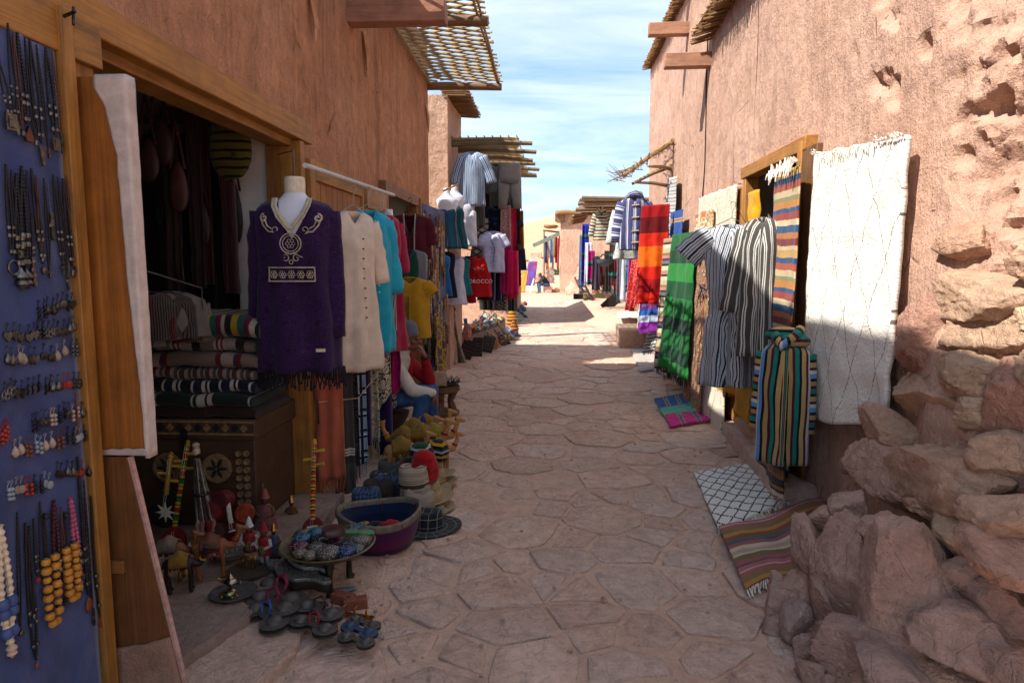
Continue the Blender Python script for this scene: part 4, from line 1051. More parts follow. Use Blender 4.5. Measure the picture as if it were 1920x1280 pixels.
for k in range(5):
    z = lerp(pt_br.z, pt_tr.z, qe.uniform(0, .75)); p = V3(xr_ + .004, yl, z); m = MB(); m.tube([p, p + V3(qe.uniform(.004, .02), -.003, qe.uniform(-.03, .01)), p + V3(qe.uniform(.01, .03), -.003, -qe.uniform(.02, .05))], .0007, 3); m.build('loose_thread', plain('c8bcb4', .9), DL)
LP = thing('door_panel', 'brown lower door board with a slanting edge and mud plastered foot', 'door panel', (-1.45, 2.36, 0))
b0, b1 = leaf_x(150, 858), leaf_x(240, 856); b2_, b3_ = leaf_x(345, 1290), leaf_x(190, 1290)
zb = b2_.z; sl = (b2_.x - b1.x) / (b1.z - b2_.z); xb = b1.x + sl * (b1.z - 0.0)
m = MB(); m.prism([(b0.x - .03, 0), (xb, 0), (b1.x, b1.z), (b0.x - .03, b1.z)], .03, None, (0, yl + .01, 0)); m.build('board', wood('6f431f', 2, .5, .6, .55), LP, bevel=.003)
m = MB(); m.tube([(xb + .006, yl + .005, 0), (b1.x + .006, yl + .005, b1.z)], .011, 6); m.build('edge_strip', plain('a98274', .9, .2, 30, .5), LP)
m = MB(); zc = leaf_x(250, 1215).z
m.grid(lambda u, v: (lerp(b0.x - .02, b1.x + sl * (b1.z - (zc + .05 * u) * (1 - v)), u), yl - .009 - .006 * nz(u * 6, v * 6, 3), (zc + .055 * u ** 2 + .01 * nz(u * 8, 2)) * (1 - v)), 16, 10); m.build('plaster_foot', adobe('foot_plaster', 'a07a66', '8c6854', .1, 0, .5), LP, solid=.006, ang=180)
hb = leaf_x(228, 1060); m = MB(); m.box((hb.x - .05, yl - .012, hb.z), (.14, .016, .045), ry=-.03); m.build('batten', wood('8a5a28', 0, .5), LP, bevel=.002)

# ---------------------------------------------------------------- planked leaf folded back against the wall
PL = thing('planked_door', 'orange tongue and groove door leaf folded back against the wall behind the hung dresses', 'door', (-1.6, 4.7, .1))
y0, y1 = 4.33, 5.55; zt = 2.30
for k in range(9):
    ya, yb = y0 + .10 + (y1 - y0 - .14) * k / 9, y0 + .10 + (y1 - y0 - .14) * (k + 1) / 9; m = MB(); m.bx(XL + .05, XL + .068, ya + .003, yb - .003, .18, zt - .13); m.build('board', wood('a8692a', 2, .5), PL, bevel=.004)
for (ya, yb, za, zb_) in ((y0, y0 + .10, .15, zt), (y1 - .045, y1, .15, zt), (y0 + .10, y1 - .045, zt - .13, zt - .002), (y0 + .1, y1 - .045, .15, .27)):
    m = MB(); m.bx(XL + .045, XL + .085, ya, yb, za, zb_); m.build('rail', wood('b27833', 1 if yb - ya > .2 else 2, .45), PL, bevel=.004)
m = MB(); m.bx(XL + .085, XL + .095, y0 - .02, y0 + .03, 1.75, 1.95); m.bx(XL + .085, XL + .095, y0 - .02, y0 + .03, .55, .72); m.build('hinge', DARKS, PL)
PL2 = thing('planked_shutter', 'paler weathered shutter leaf beside the greenish doorway', 'shutter', (-1.6, 6.0, .1))
for k in range(5):
    ya = 5.68 + k * .13; m = MB(); m.bx(XL + .045, XL + .062, ya + .003, ya + .127, .2, 2.28); m.build('board', wood('b98a5a', 2, .6), PL2, bevel=.003)
m = MB(); m.bx(XL + .062, XL + .08, 5.68, 6.33, 2.1, 2.3); m.build('rail', wood('b5875a', 1, .5), PL2, bevel=.003)
# clothes pole wrapped in printed tape
pole_a, pole_b = P(572, 310, X=-1.50), P(738, 366, X=-1.50)
m = MB(); m.tube([pole_a.lerp(pole_b, k / 12) + V3(0, 0, .004 * nz(k, 2)) for k in range(13)], .016, 10); m.build('clothes_pole', blotch('tape', [(0, 'd8d4cc'), (.56, '4a5a88'), (.62, 'd8d4cc')], 60), None, label='white and blue taped pole along the wall carrying hangers', cat='pole')

# ---------------------------------------------------------------- purple tunic on the mannequin
PT = P(553, 372, Y=3.72)
mq = mannequin('white display torso wearing the purple embroidered tunic', (PT.x, PT.y, PT.z), .12, .19, .40, .10)
M_PURPLE = blotch('purple_paisley', [(.3, '180820'), (.5, '331546'), (.56, '1a0924'), (.7, '3c1a52')], 13, 'noise', 2.5, .3, const=False)
M_TRIM = plain('b3a68e', .7, .2, 60, .6, .004, 0, .4, 160)
def tunic_trim(root, S):
    def band(pts, r, name='embroidery', n=5):
        m = MB(); m.tube([S(x, z) for x, z in pts], r, n, flat=.5); return m.build(name, M_TRIM, root)
    def arc(cx, cz, r, a0, a1, k=14): return [(cx + r * math.cos(lerp(a0, a1, i / k)), cz + r * math.sin(lerp(a0, a1, i / k))) for i in range(k + 1)]
    def spiral(cx, cz, r, a0, turns, sgn, k=22): return [(cx + r * (1 - .8 * i / k) * math.cos(a0 + sgn * turns * 2 * PI * i / k), cz + r * (1 - .8 * i / k) * math.sin(a0 + sgn * turns * 2 * PI * i / k)) for i in range(k + 1)]
    for off, r in ((0, .011), (.016, .007)):
        for s in (-1, 1): band([(s * (.088 + off), -.015), (s * (.084 + off), -.06), (s * (.055 + off), -.115 - off * .5), (0, -.185 - off * 1.4)], r, 'neck_trim')
    for s in (-1, 1):
        band([(s * .15, -.11)] + spiral(s * .145, -.125, .024, PI / 2, 1.2, -s), .0055); band([(s * .165, -.12), (s * .15, -.165), (s * .12, -.20), (s * .085, -.205)], .008); band([(s * .142, -.13), (s * .125, -.17), (s * .10, -.185)], .0055)
        band(spiral(s * .078, -.19, .022, -PI / 2, 1.1, s), .0055)
        band(spiral(s * .03, -.345, .022, PI / 2, 1.0, s), .006); band([(s * .012, -.31), (s * .04, -.33), (s * .062, -.34)], .005)
    for r_, t_ in ((.056, .008), (.042, .005)): band(arc(0, -.265, r_, 0, 2 * PI, 26), t_, 'medallion')
    for k in range(6): a = k * PI / 3; band(arc(.017 * math.cos(a), -.265 + .017 * math.sin(a), .009, 0, 2 * PI, 8), .0035, 'medallion_petal')
    band(arc(0, -.365, .011, 0, 2 * PI, 10), .005)
    for z in (-.395, -.470): band([(lerp(-.125, .125, i / 14), z) for i in range(15)], .010, 'belt_edge')
    for s in (-1, 1): band([(s * .122, -.395), (s * .124, -.47)], .008, 'belt_edge')
    for k in range(5):
        cx = lerp(-.098, .098, k / 4)
        for j in range(6): a = j * PI / 3; band(arc(cx + .012 * math.cos(a), -.433 + .014 * math.sin(a), .008, 0, 2 * PI, 7), .0035, 'belt_flower')
TPROF = [(0, .86, .03), (.04, 1.0, .085), (.16, 1.0, .115), (.4, .93, .11), (.7, 1.02, .12), (1, 1.06, .125)]
tu = garment('embroidered_tunic', 'dark purple tunic with cream embroidery and black fringe on a white torso', (PT.x, PT.y, PT.z + .01), .12, .215, .98, TPROF, M_PURPLE, (.70, 5, .075, .065, 5), None, (.088, .185), (7, .019), 'tunic', None, 3, .045, 44, 30, tunic_trim)
m = MB(); qf = random.Random(8)
for k in range(120):
    a = 2 * PI * k / 120; x = .25 * math.cos(a); y = .135 * math.sin(a); z = -.965; l_ = qf.uniform(.07, .12)
    m.tube([(x, y, z), (x + qf.uniform(-.006, .006), y, z - l_ * .6), (x + qf.uniform(-.01, .01), y, z - l_)], [.004, .0035, .005], 4)
fo = m.build('fringe', plain('120c14', .9), None, off=(0, 0, 0)); fo.parent = tu
m = MB(); m.box((.15, -.15, -.85), (.05, .004, .018), rz=.1); lt_ = m.build('cloth_tag', plain('c8b28a', .8), None, off=(0, 0, 0)); lt_.parent = tu
m = MB(); m.tube([(PT.x, PT.y, PT.z + .10), (PT.x, PT.y, PT.z + .22)], .004, 5); m.tube([(PT.x, PT.y, PT.z + .22), (PT.x - .02, PT.y + .05, PT.z + .27), (XL, PT.y + .3, PT.z + .29)], .004, 5); m.build('wire_hook', SILVER, None, label='thin wire hook holding up the torso in the purple tunic', cat='hook')

# ---------------------------------------------------------------- dresses along the pole
def hung(px, py, Yp, **k): return P(px, py, Y=Yp)
def tr_buttons(color, n, z0, z1, x=0, r=.006):
    def f(root, S):
        for k in range(n):
            m = MB(); m.sph(S(x, lerp(z0, z1, k / max(1, n - 1)), .008), (r * 1.6, r, r), 1); m.build('button', plain(color, .6), root)
    return f
p = hung(662, 392, 4.45); garment('cream_dress', 'long cream tied dress with dark buttons next to the purple tunic', p, .95, .17, 1.08, DRESS, cloth('cdb9a4'), (.42, 14, .07, .06), None, (.07, .10), (8, .018), 'dress', None, 11, trim=tr_buttons('2a2420', 9, -.2, -.72, .0))
hanger('wire coat hanger carrying the cream dress', p + V3(0, 0, .03), .95, .36)
p = hung(690, 390, 4.95); garment('turquoise_tunic', 'bright turquoise cotton tunic with a row of beads, on the wall pole', p, .95, .19, 1.08, KAFT, cloth('1593ad'), (.55, 12, .08, .08), None, (.07, .14), (6, .016), 'tunic', None, 12, trim=tr_buttons('bfe0e0', 12, -.1, -.62))
hanger('wire coat hanger carrying the turquoise tunic', p + V3(0, 0, .03), .95, .38)
p = hung(718, 398, 5.35); garment('crimson_dress', 'crimson dress hanging behind the turquoise tunic', p, .95, .17, 1.12, DRESS, cloth('8f0d36'), (.4, 12, .07, .06), None, (.07, .10), (7, .018), 'dress', None, 13)
hanger('wire coat hanger carrying the crimson dress', p + V3(0, 0, .03), .95, .36)
p = hung(705, 395, 5.2); garment('striped_shirt', 'grey striped shirt squeezed between the turquoise and crimson clothes', p, .95, .15, .95, SHIRT, stripes('grey_stripe', [(.012, 'a5a29c'), (.010, '4c4a4a')], 'u'), None, None, (.07, .08), (6, .014), 'shirt', None, 14)
p = hung(728, 412, 5.6); mannequin('white display torso in the floral slip dress', p, .6, .13, .3, .07)
p2 = P(724, 430, Y=5.58); garment('floral_slip_dress', 'brown floral slip dress with a magenta hem on a white torso', p2, .95, .12, 1.0, SLIP, blotch('brown_floral', [(.0, '2a1416'), (.42, '8a6a50'), (.5, '5a2030'), (.6, 'b09a7a')], 60), None, None, (.09, .08), (7, .02), 'dress', None, 15)
sheet('magenta_scarf', 'magenta shawl hanging in a long point behind the seated man', 'shawl', P(722, 560, Y=5.45), P(748, 560, Y=5.4), .80, blotch('magenta_print', [(0, '8f0a4c'), (.55, 'a8125a'), (.62, '6d2a3a'), (.68, '9c0e50')], 30), 2, .03, .1, seed=4, bot=lambda u: .75 + .25 * (1 - abs(u - .6)))
# maroon waistcoat and yellow blouse in the second doorway
p = P(768, 398, Y=6.9); garment('maroon_waistcoat', 'maroon embroidered jacket hanging in the second doorway', p, .15, .21, .48, SHIRT, cloth('4a0c1c'), (.25, 16, .08, .08), None, (.08, .25), (6, .010), 'jacket', None, 16, trim=lambda root, S: [MB().tube([S(s * .06, -.02), S(s * .05, -.2), S(s * .045, -.46)], .022, 5, flat=.35).build('lace_trim', plain('b0a592', .8, .3, 90, .6), root) for s in (-1, 1)])
hanger('dark hanger in the second doorway with the maroon jacket', p + V3(0, 0, .02), .1, .38, BLACKB)
p = P(765, 465, Y=6.75); garment('grey_green_dress', 'grey striped top with green sides under the maroon jacket', p, .15, .19, .45, SHIRT, stripes('grey_green', [(.05, '1d4a38'), (.10, '6b6a72'), (.06, '857f88'), (.10, '6b6a72'), (.05, '1d4a38')], 'u'), None, None, (.07, .12), (6, .012), 'top', None, 17)
p = P(768, 517, Y=6.6); garment('mustard_blouse', 'mustard yellow blouse hanging above the seated man', p, .15, .19, .62, SHIRT, cloth('a87c14'), (.12, 40, .08, .09), None, (.09, .08), (5, .012), 'blouse', None, 18, trim=lambda root, S: MB().tube([S(0, -.2), S(.0, -.6)], .05, 6, flat=.15).build('lace_panel', plain('8a7a4a', .8, .3, 90, .6), root))
# scarves on two strings under the dresses
SC = [(612, 690, 1.00, .10, cloth('a8573c'), 'a8573c', 'rust red scarf with dark red bands', .10), (640, 690, 1.18, .07, stripes('ash_scarf', [(.62, '4a4642'), (.012, 'c8c0b0'), (.008, '2a2624'), (.012, 'c8c0b0'), (.008, '2a2624'), (.012, 'c8c0b0'), (.06, '3a3634')]), 'a09684', 'charcoal scarf with a white banded end', .16),
      (652, 680, 1.0, .06, blotch('dark_plum_print', [(0, '1c1420'), (.5, '2c2030'), (.56, '4a4048')], 40), '5a4a3a', 'dark plum patterned scarf', .12), (665, 650, 1.15, .07, plaid('blue_plaid', '8296ac', [(.3, .12, '15181e', 1), (.5, .06, 'cfd6dc', 1), (.6, .10, '15181e', 1)], .16), '9aa4b4', 'pale blue plaid scarf with black bars', .10),
      (680, 660, .95, .05, cloth('2e1640'), '7a6a50', 'deep purple scarf', .12), (690, 650, 1.0, .07, blotch('cream_print', [(0, 'b8aa90'), (.5, '2a2226'), (.56, 'b8aa90')], 25), 'a89a7c', 'cream and black printed scarf with long tassels', .16),
      (703, 640, .78, .12, blotch('black_cream_floral', [(0, '141012'), (.44, 'c2b59a'), (.56, '171214'), (.66, 'a89a80')], 11, 'noise', 3.0), None, 'black and cream floral shawl with big leaves', 0), (712, 740, .72, .10, cloth('28104a'), None, 'violet silk shawl twisted to a point', 0), (722, 690, .62, .09, blotch('black_white_leaf', [(0, '0e0c0e'), (.5, 'b0a690'), (.6, '121012')], 16, 'noise', 2.5), None, 'black and white leaf print shawl beside the seated man', 0)]
for k, (px, py, dr, wd, mt, fc, look, frl) in enumerate(SC):
    yy = 4.32 + k * .16; c = P(px, py, Y=yy)
    o = sheet('scarf', look + ' on the string below the dresses', 'scarf', c - V3(wd * .9, .0, -.05), c + V3(wd * .9, .04, .05), dr * .82, mt, 2, .022, .05, 'scarves below the dresses', frl or None, plain(fc, .9) if fc else None, seed=20 + k, solid=.008, bot=(lambda u: .75 + .25 * (1 - abs(u - .5) * 2)) if frl == 0 else None)
m = MB()
for z_ in (1.02, .72): m.tube([(XL + .1, 4.3, z_ - .02), (-1.36, 4.5, z_ - .03), (-1.35, 5.3, z_ + .12), (-1.5, 6.0, z_ + .18)], .003, 4)
m.build('string', plain('b8a890', .9), None, label='pale string lines strung across the hanging scarves', cat='string')

# ---------------------------------------------------------------- second jewellery board at the end of the wall
J2 = thing('small_jewellery_board', 'slim blue board crowded with brown bead strings at the wall corner', 'display board', (-1.5, 8.2, 0))
ja, jb_ = P(783, 380, X=-1.58), P(818, 400, X=-1.50)
m = MB(); m.prism([(0, .25), (1, .25), (1, 2.32), (0, 2.36)], .03, Matrix(((.16, 1, 0), (.85, 0, 0), (0, 0, 1))), (-1.62, 7.95, 0)); m.build('blue_backing', M_BLUE, J2)
m = MB(); m.bx(-1.66, -1.58, 7.90, 7.95, .2, 2.4); m.build('frame_post', M_PINE, J2)
browns = [plain(c, .5, .3) for c in ('6a4a34', '9a7a5a', '3a2a24', '8a5a3a', 'a89478', '5a4448')]
for k in range(120):
    u = qe.uniform(.03, .97); z1 = qe.uniform(.5, 2.28); l_ = qe.uniform(.12, .34)
    x, y = -1.60 + .16 * u, 7.95 + .85 * u; m = MB()
    for s in (-.012, .012): m.tube([(x + .02, y + s * .4, z1)] + [(x + .024, y + s + qe.uniform(-.004, .004), z1 - l_ * j / 8) for j in range(1, 9)], [.011 * (1 + .5 * (j % 2)) for j in range(9)], 5)
    m.build('bead_string', browns[k % 6], J2)
# ---------------------------------------------------------------- goods in and before the doorway
ZT = .105                                       # threshold top
def gp(px, py, z=0.0): return P(px, py, Z=z)
# dark shop interior: hung bags and cloths, plus added backdrops that darken the room
sheet('curtain_or_backdrop', 'black cloth curtain hanging deep inside the shop by the pale jamb', 'curtain', (-2.12, 4.30, 2.42), (-2.75, 4.36, 2.42), 1.7, cloth('0d0a0c'), 5, .03, seed=31)
sheet('curtain_or_backdrop', 'added dark brown backdrop cloth darkening the back of the shop room', 'curtain', (-3.95, 2.4, 2.7), (-3.95, 5.2, 2.7), 2.4, cloth('1c1310'), 9, .05, seed=32)  # added backdrop: the room's deep shade put into a dark cloth colour
sheet('curtain_or_backdrop', 'added dark red brown backdrop cloth darkening the side wall of the shop room', 'curtain', (-2.8, 5.05, 2.6), (-3.9, 5.0, 2.6), 2.3, cloth('1a0f0e'), 6, .05, seed=33)  # also added, dark cloth standing in for shade on the side wall
def hung_bag(label, px, py, Yp, w, h, mat, strap=.25, seed=1):
    c = P(px, py, Y=Yp); t = thing('shoulder_bag', label, 'bag', c, 0, 'bags hung in the shop'); m = MB()
    vs, fs = ico(3)
    m.add([c + V3(p.x * w / 2 * (1 + .25 * p.z * -1), p.y * w * .22, p.z * h / 2 * (1 + .1 * nz(p.x * 2, p.y * 2, seed))) for p in vs], fs, [[(vs[k].x * w / 2, vs[k].z * h / 2) for k in f] for f in fs]); m.build('pouch', mat, t, ang=180)
    m = MB(); m.tube([c + V3(-w * .4, 0, h * .35), c + V3(-w * .12, 0, h * .5 + strap * .7), c + V3(0, 0, h * .5 + strap), c + V3(w * .12, 0, h * .5 + strap * .7), c + V3(w * .4, 0, h * .35)], .012, 6, flat=.4); m.build('strap', mat, t); return t
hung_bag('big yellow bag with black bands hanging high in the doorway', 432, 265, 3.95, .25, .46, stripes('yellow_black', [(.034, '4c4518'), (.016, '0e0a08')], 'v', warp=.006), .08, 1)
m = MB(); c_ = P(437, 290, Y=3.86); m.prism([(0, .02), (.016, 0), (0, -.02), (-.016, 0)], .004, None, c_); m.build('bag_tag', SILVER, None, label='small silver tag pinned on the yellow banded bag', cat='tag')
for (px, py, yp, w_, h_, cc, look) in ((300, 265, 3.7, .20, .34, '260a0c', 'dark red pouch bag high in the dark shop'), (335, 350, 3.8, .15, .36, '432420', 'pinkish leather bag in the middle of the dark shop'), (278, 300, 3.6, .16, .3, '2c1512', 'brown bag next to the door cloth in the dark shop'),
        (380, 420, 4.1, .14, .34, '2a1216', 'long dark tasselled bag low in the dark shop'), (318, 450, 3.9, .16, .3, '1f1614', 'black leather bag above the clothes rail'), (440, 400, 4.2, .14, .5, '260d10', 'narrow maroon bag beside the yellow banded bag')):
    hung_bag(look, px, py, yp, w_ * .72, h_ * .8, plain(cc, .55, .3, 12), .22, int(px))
for k, (px, cc) in enumerate(((362, '3a1414'), (345, '2a1a14'), (405, '301012'), (300, '241612'))):
    a = P(px, 200, Y=4.15 - .1 * k); sheet('hanging_strip', ['dull red strip of cloth hanging in the dark shop', 'brown strip of cloth hanging in the dark shop', 'maroon strip of cloth near the yellow bag', 'dark strip of cloth near the door cloth in the shop'][k], 'cloth', a, a + V3(.09, 0, 0), 1.1, cloth(cc), 2, .02, seed=40 + k)
m = MB(); ra_, rb_ = P(268, 506, Y=3.3), P(378, 540, Y=3.5); m.tube([ra_, rb_, rb_ + V3(0, 0, -.12)], .005, 6); m.build('clothes_rail', DARKS, None, label='thin metal rail inside the shop above the folded blankets', cat='rail')
for k, (px, cc, look) in enumerate(((283, '5a1512', 'ribbed dark red garment'), (312, '4a423c', 'grey ribbed garment'), (330, '5c544e', 'pale grey garment'))):
    c_ = P(px, 545, Y=3.32 + .06 * k); garment('hung_jumper', look + ' on the rail inside the shop', (c_.x, c_.y, c_.z), 1.1, .16, .25, SHIRT, stripes('rib' + cc, [(.008, cc), (.006, '1a100e')], 'u') if k < 2 else cloth(cc), (.2, 10, .06, .05), None, (.05, .03), (6, .01), 'jumper', None, 50 + k)

# carved chest
ch0 = P(490, 905, Y=3.62); cx0, cx1 = -2.50, P(478, 850, Y=3.62).x
chest = thing('carved_chest', 'dark carved wooden chest with rosettes under the folded blankets', 'chest', ((cx0 + cx1) / 2, 3.85, ZT))
M_CH = wood('4a3220', 0, .5); M_CHL = plain('7a5f40', .7, .3, 60); M_CHD = plain('1c1512', .6)
m = MB(); m.bx(cx0, cx1, 3.62, 4.18, ZT, .62); m.build('body', M_CH, chest, bevel=.006)
m = MB(); m.bx(cx0 - .015, cx1 + .015, 3.60, 4.2, .62, .74); m.build('lid', M_CH, chest, bevel=.006)
for k in range(14):
    x = lerp(cx0 + .02, cx1 - .02, (k + .5) / 14); m = MB(); m.prism([(-.022, 0), (0, .024), (.022, 0), (0, -.024)], .012, None, (x, 3.597, .69)); m.build('lid_diamond', M_CHL if k % 2 else M_CHD, chest)
for z_ in (.725, .655): m = MB(); m.bx(cx0, cx1 + .01, 3.592, 3.60, z_ - .006, z_ + .006); m.build('molding', M_CHL, chest)
for x in (lerp(cx0, cx1, .35), lerp(cx0, cx1, .72)):
    m = MB(); m.lathe([(.085, -.01), (.085, .012), (.072, .014), (.07, .006), (.001, .006)], (x, 3.612, .45), 24, M=Matrix.Rotation(PI / 2, 3, 'X')); r_ = m.build('rosette', M_CHL, chest)
    for k in range(6):
        a = k * PI / 3; mm = MB(); mm.sph((x + .034 * math.cos(a), 3.604, .45 + .034 * math.sin(a)), (.032, .006, .012), 1, Matrix.Rotation(-a, 3, 'Y')); mm.build('petal', M_CHD, r_)
for i in range(2):
    for k in range(7):
        x = cx1 - .05 - i * .045; m = MB(); m.lathe([(.018, -.004), (.018, .008), (.012, .006), (.001, .004)], (x, 3.618, .25 + k * .048), 10, M=Matrix.Rotation(PI / 2, 3, 'X')); m.build('carved_ring', M_CHL, chest)
m = MB(); m.bx(lerp(cx0, cx1, .5) - .02, lerp(cx0, cx1, .5) + .02, 3.585, 3.60, .56, .68); m.build('hasp', DARKS, chest)
# folded blankets on the chest
B1 = stripes('blanket_brown', [(.03, '1e1410'), (.01, '4a3626'), (.05, '24170f')], 'u'); 
def bl(name): return name
BL = [(.745, .065, 3, stripes('bl_cocoa', [(.5, '2c1a14'), (.02, '3c261a')], 'u'), 'cocoa brown blanket lying directly on the carved chest', 1), (.812, .075, 4, stripes('bl_green', [(.10, '10211a'), (.012, 'a09a8a'), (.02, '14201c'), (.05, 'a8a090'), (.015, '141414'), (.03, 'a8a090'), (.10, '14221c')], 'u'), 'dark green banded blanket second from the bottom of the pile', 1),
      (.888, .075, 5, stripes('bl_navy', [(.06, '0e1320'), (.012, 'a8a29a'), (.05, '141a2c'), (.02, 'b0a89c'), (.015, '10141e'), (.012, 'b0a89c')], 'u'), 'navy blanket with white bars in the middle of the pile', 1), (.965, .07, 6, stripes('bl_grey', [(.02, '4a423e'), (.01, '8a7e74'), (.02, '3c3430'), (.008, '6a1a20'), (.02, '8a7e74')], 'u'), 'taupe blanket with thin red lines in the pile', 1),
      (1.037, .085, 7, stripes('bl_oat', [(.16, '6e5c50'), (.03, '5a1420'), (.07, '8e8074'), (.012, '2a2c50'), (.03, '5a1420'), (.12, '6e5c50')], 'u'), 'oatmeal blanket with red and blue bars in the pile', 1), (1.124, .08, 8, stripes('bl_red', [(.08, '6a5e54'), (.014, '9a8e84'), (.012, '6a1018'), (.014, '9a8e84'), (.012, '6a1018'), (.014, '9a8e84'), (.06, '8a7e72'), (.05, '1c1614')], 'u'), 'grey blanket with red pinstripes near the top of the pile', 1)]
bcx = (cx0 + cx1) / 2 + .03
for (z_, h_, sd_, mt, look, ly) in BL: folded('folded_blanket', look, (bcx + .01 * math.sin(sd_ * 3), 3.86, z_), cx1 - cx0 + .02 * math.sin(sd_), .46, h_, mt, sd_, 'blanket', 'blankets on the chest', ly, .02 * math.sin(sd_ * 2))
topm = stripes('bl_rainbow', [(.035, '8f7416'), (.035, '0e4a3c'), (.03, '4e0c2a'), (.03, '8e8478'), (.035, '14100e'), (.035, '8f7416'), (.03, '0e4a3c'), (.03, '4e0c2a'), (.02, '8e8478'), (.035, '14100e')], 'u')
fb = folded('folded_blanket', 'rainbow striped blanket on top of the pile', (bcx + .03, 3.82, 1.205), (cx1 - cx0) * .98, .46, .13, topm, 9, 'blanket', 'blankets on the chest', 1, .10)
# interior reveal goods: wooden sticks, tambourine and drums behind the figurines
def lute(label, base, top, r, face, neck, name='round_lute', sq=1.0, depth=.05, group=None, bridge=True, pegs=True):
    """long necked lute leaning: disc body, banded neck, pegs"""
    base = Vector(base); top = Vector(top); d = (top - base).normalized(); L_ = (top - base).length
    t = thing(name, label, 'lute', base, 0, group)
    side = d.cross(Vector((0, -1, 0))).normalized(); fr_ = side.cross(d).normalized()
    if fr_.y > 0: fr_ = -fr_
    M_ = Matrix((side, d, fr_)).transposed()        # local x side, y along neck, z towards viewer
    c = base + d * r * sq
    m = MB(); m.lathe([(.001, -depth), (r * .6, -depth * .92), (r * .95, -depth * .4), (r, -.004), (r * .97, .004), (.001, .004)], c, 28, 1, sq, M_); m.build('body', face, t, ang=35)
    m = MB(); m.tube([c + d * r * sq * .7 + fr_ * .006, base + d * L_ * .55 + fr_ * .012, top + fr_ * .012], [.014, .014, .012], 8); m.build('neck', neck, t)
    if bridge:
        m = MB(); m.box(c + fr_ * .01 + d * r * .1, (r * .9, .008, .008), M=M_); m.build('bridge', plain('c8bca8', .5), t)
        m = MB(); m.sph(c + fr_ * .004 - d * r * .35, (r * .14, r * .22, .004), 1, M_); m.build('sound_hole', plain('0c0606', .6), t)
    if pegs:
        for k, s in ((.03, 1), (.07, -1), (.11, 1)):
            m = MB(); m.tube([top - d * (k + .01) + fr_ * .012, top - d * (k + .01) + fr_ * .012 + side * s * .06], [.007, .010], 8); m.build('peg', plain('a8841e', .5), t)
        m = MB(); m.lathe([(.010, 0), (.016, .012), (.008, .022), (.014, .03), (.001, .04)], top + fr_ * .012, 10, M=Matrix((side, fr_ * -1, d)).transposed()); m.build('finial', plain('a8841e', .5), t)
    m = MB()
    for s in (-.006, .006): m.tube([c + fr_ * .014 + side * s, top + fr_ * .026 + side * s], .0012, 3)
    m.build('strings', plain('b0a898', .5), t); return t
NECKM = stripes('lute_bands', [(.025, '8f1712'), (.012, 'b08a18'), (.006, '14100c'), (.012, 'b08a18'), (.025, '0e5a2a'), (.006, '14100c'), (.012, 'b08a18')], 'v', warp=.0, fuzz=.02)
NECKM2 = stripes('lute_bands_yellow', [(.010, 'b08a18'), (.008, '14100c'), (.010, 'b08a18'), (.018, '9a2014'), (.008, '14100c')], 'v', warp=.0, fuzz=.02)
REDL = plain('6a1014', .4, .2, 20, .1)
lute('red round lute with a green and red banded neck leaning on the chest', P(320, 1040, Y=3.30), P(353, 838, Y=3.55), .072, REDL, NECKM)
lute('dull red lute with a yellow banded neck standing behind the dish of boxes', P(586, 1012, Y=3.32), P(591, 835, Y=3.62), .062, plain('5e1a1c', .5, .2, 20), NECKM2)
lute('small red lute with cream lines standing among the figurines', P(440, 1020, Y=3.35), P(428, 930, Y=3.45), .042, plain('641418', .45), plain('b8a890', .5), sq=1.6, pegs=False, depth=.03)
# painted fretted instrument with a star
lute('black inlaid lute with a white star on its round face, by the door board', P(305, 990, Y=3.38), P(322, 860, Y=3.5), .085, plain('1a1410', .35, .3, 30), plain('8a6a24', .5), sq=1.25, bridge=False)
c_ = P(310, 960, Y=3.32); m = MB(); m.prism([((.055 if k % 2 == 0 else .022) * math.cos(k * PI / 8), (.055 if k % 2 == 0 else .022) * math.sin(k * PI / 8)) for k in range(16)], .005, None, c_); m.build('star_plaque', plain('b8b2a4', .4), None, label='white star plaque on the black inlaid lute', cat='plaque')
# bundle of sticks in clear film
bd = P(388, 1015, Y=3.32); t = thing('wrapped_bundle', 'bundle of silver ribbed sticks with beaded handles wrapped in film', 'bundle', bd)
m = MB(); tp = P(368, 850, Y=3.42)
for k in range(14):
    a = 2 * PI * k / 14; rr = .045 if k % 2 else .028
    m.tube([bd + V3(rr * math.cos(a), rr * math.sin(a), .12), bd.lerp(tp, .6) + V3(rr * .7 * math.cos(a), rr * .7 * math.sin(a), 0), tp + V3(.012 * math.cos(a), .012 * math.sin(a), -.03)], .006, 5)
m.build('sticks', metal('8a8a8c', .35), t)
for k in range(8):
    a = 2 * PI * k / 8; m = MB(); m.lathe([(.008, 0), (.016, .02), (.010, .035), (.018, .06), (.010, .08), (.014, .11), (.006, .13)], bd + V3(.040 * math.cos(a), .040 * math.sin(a), 0), 8); m.build('handle', plain(['8a5a50', '6a1418', 'a8907c'][k % 3], .35), t)
m = MB(); m.lathe([(.02, 0), (.022, .02), (.016, .03), (.02, .05), (.012, .06)], tp, 10); m.build('knob', plain('b09a80', .5), t)
m = MB(); m.lathe([(.047, -.006), (.05, 0), (.047, .006)], bd.lerp(tp, .55), 14); m.build('band', BLACKB, t)
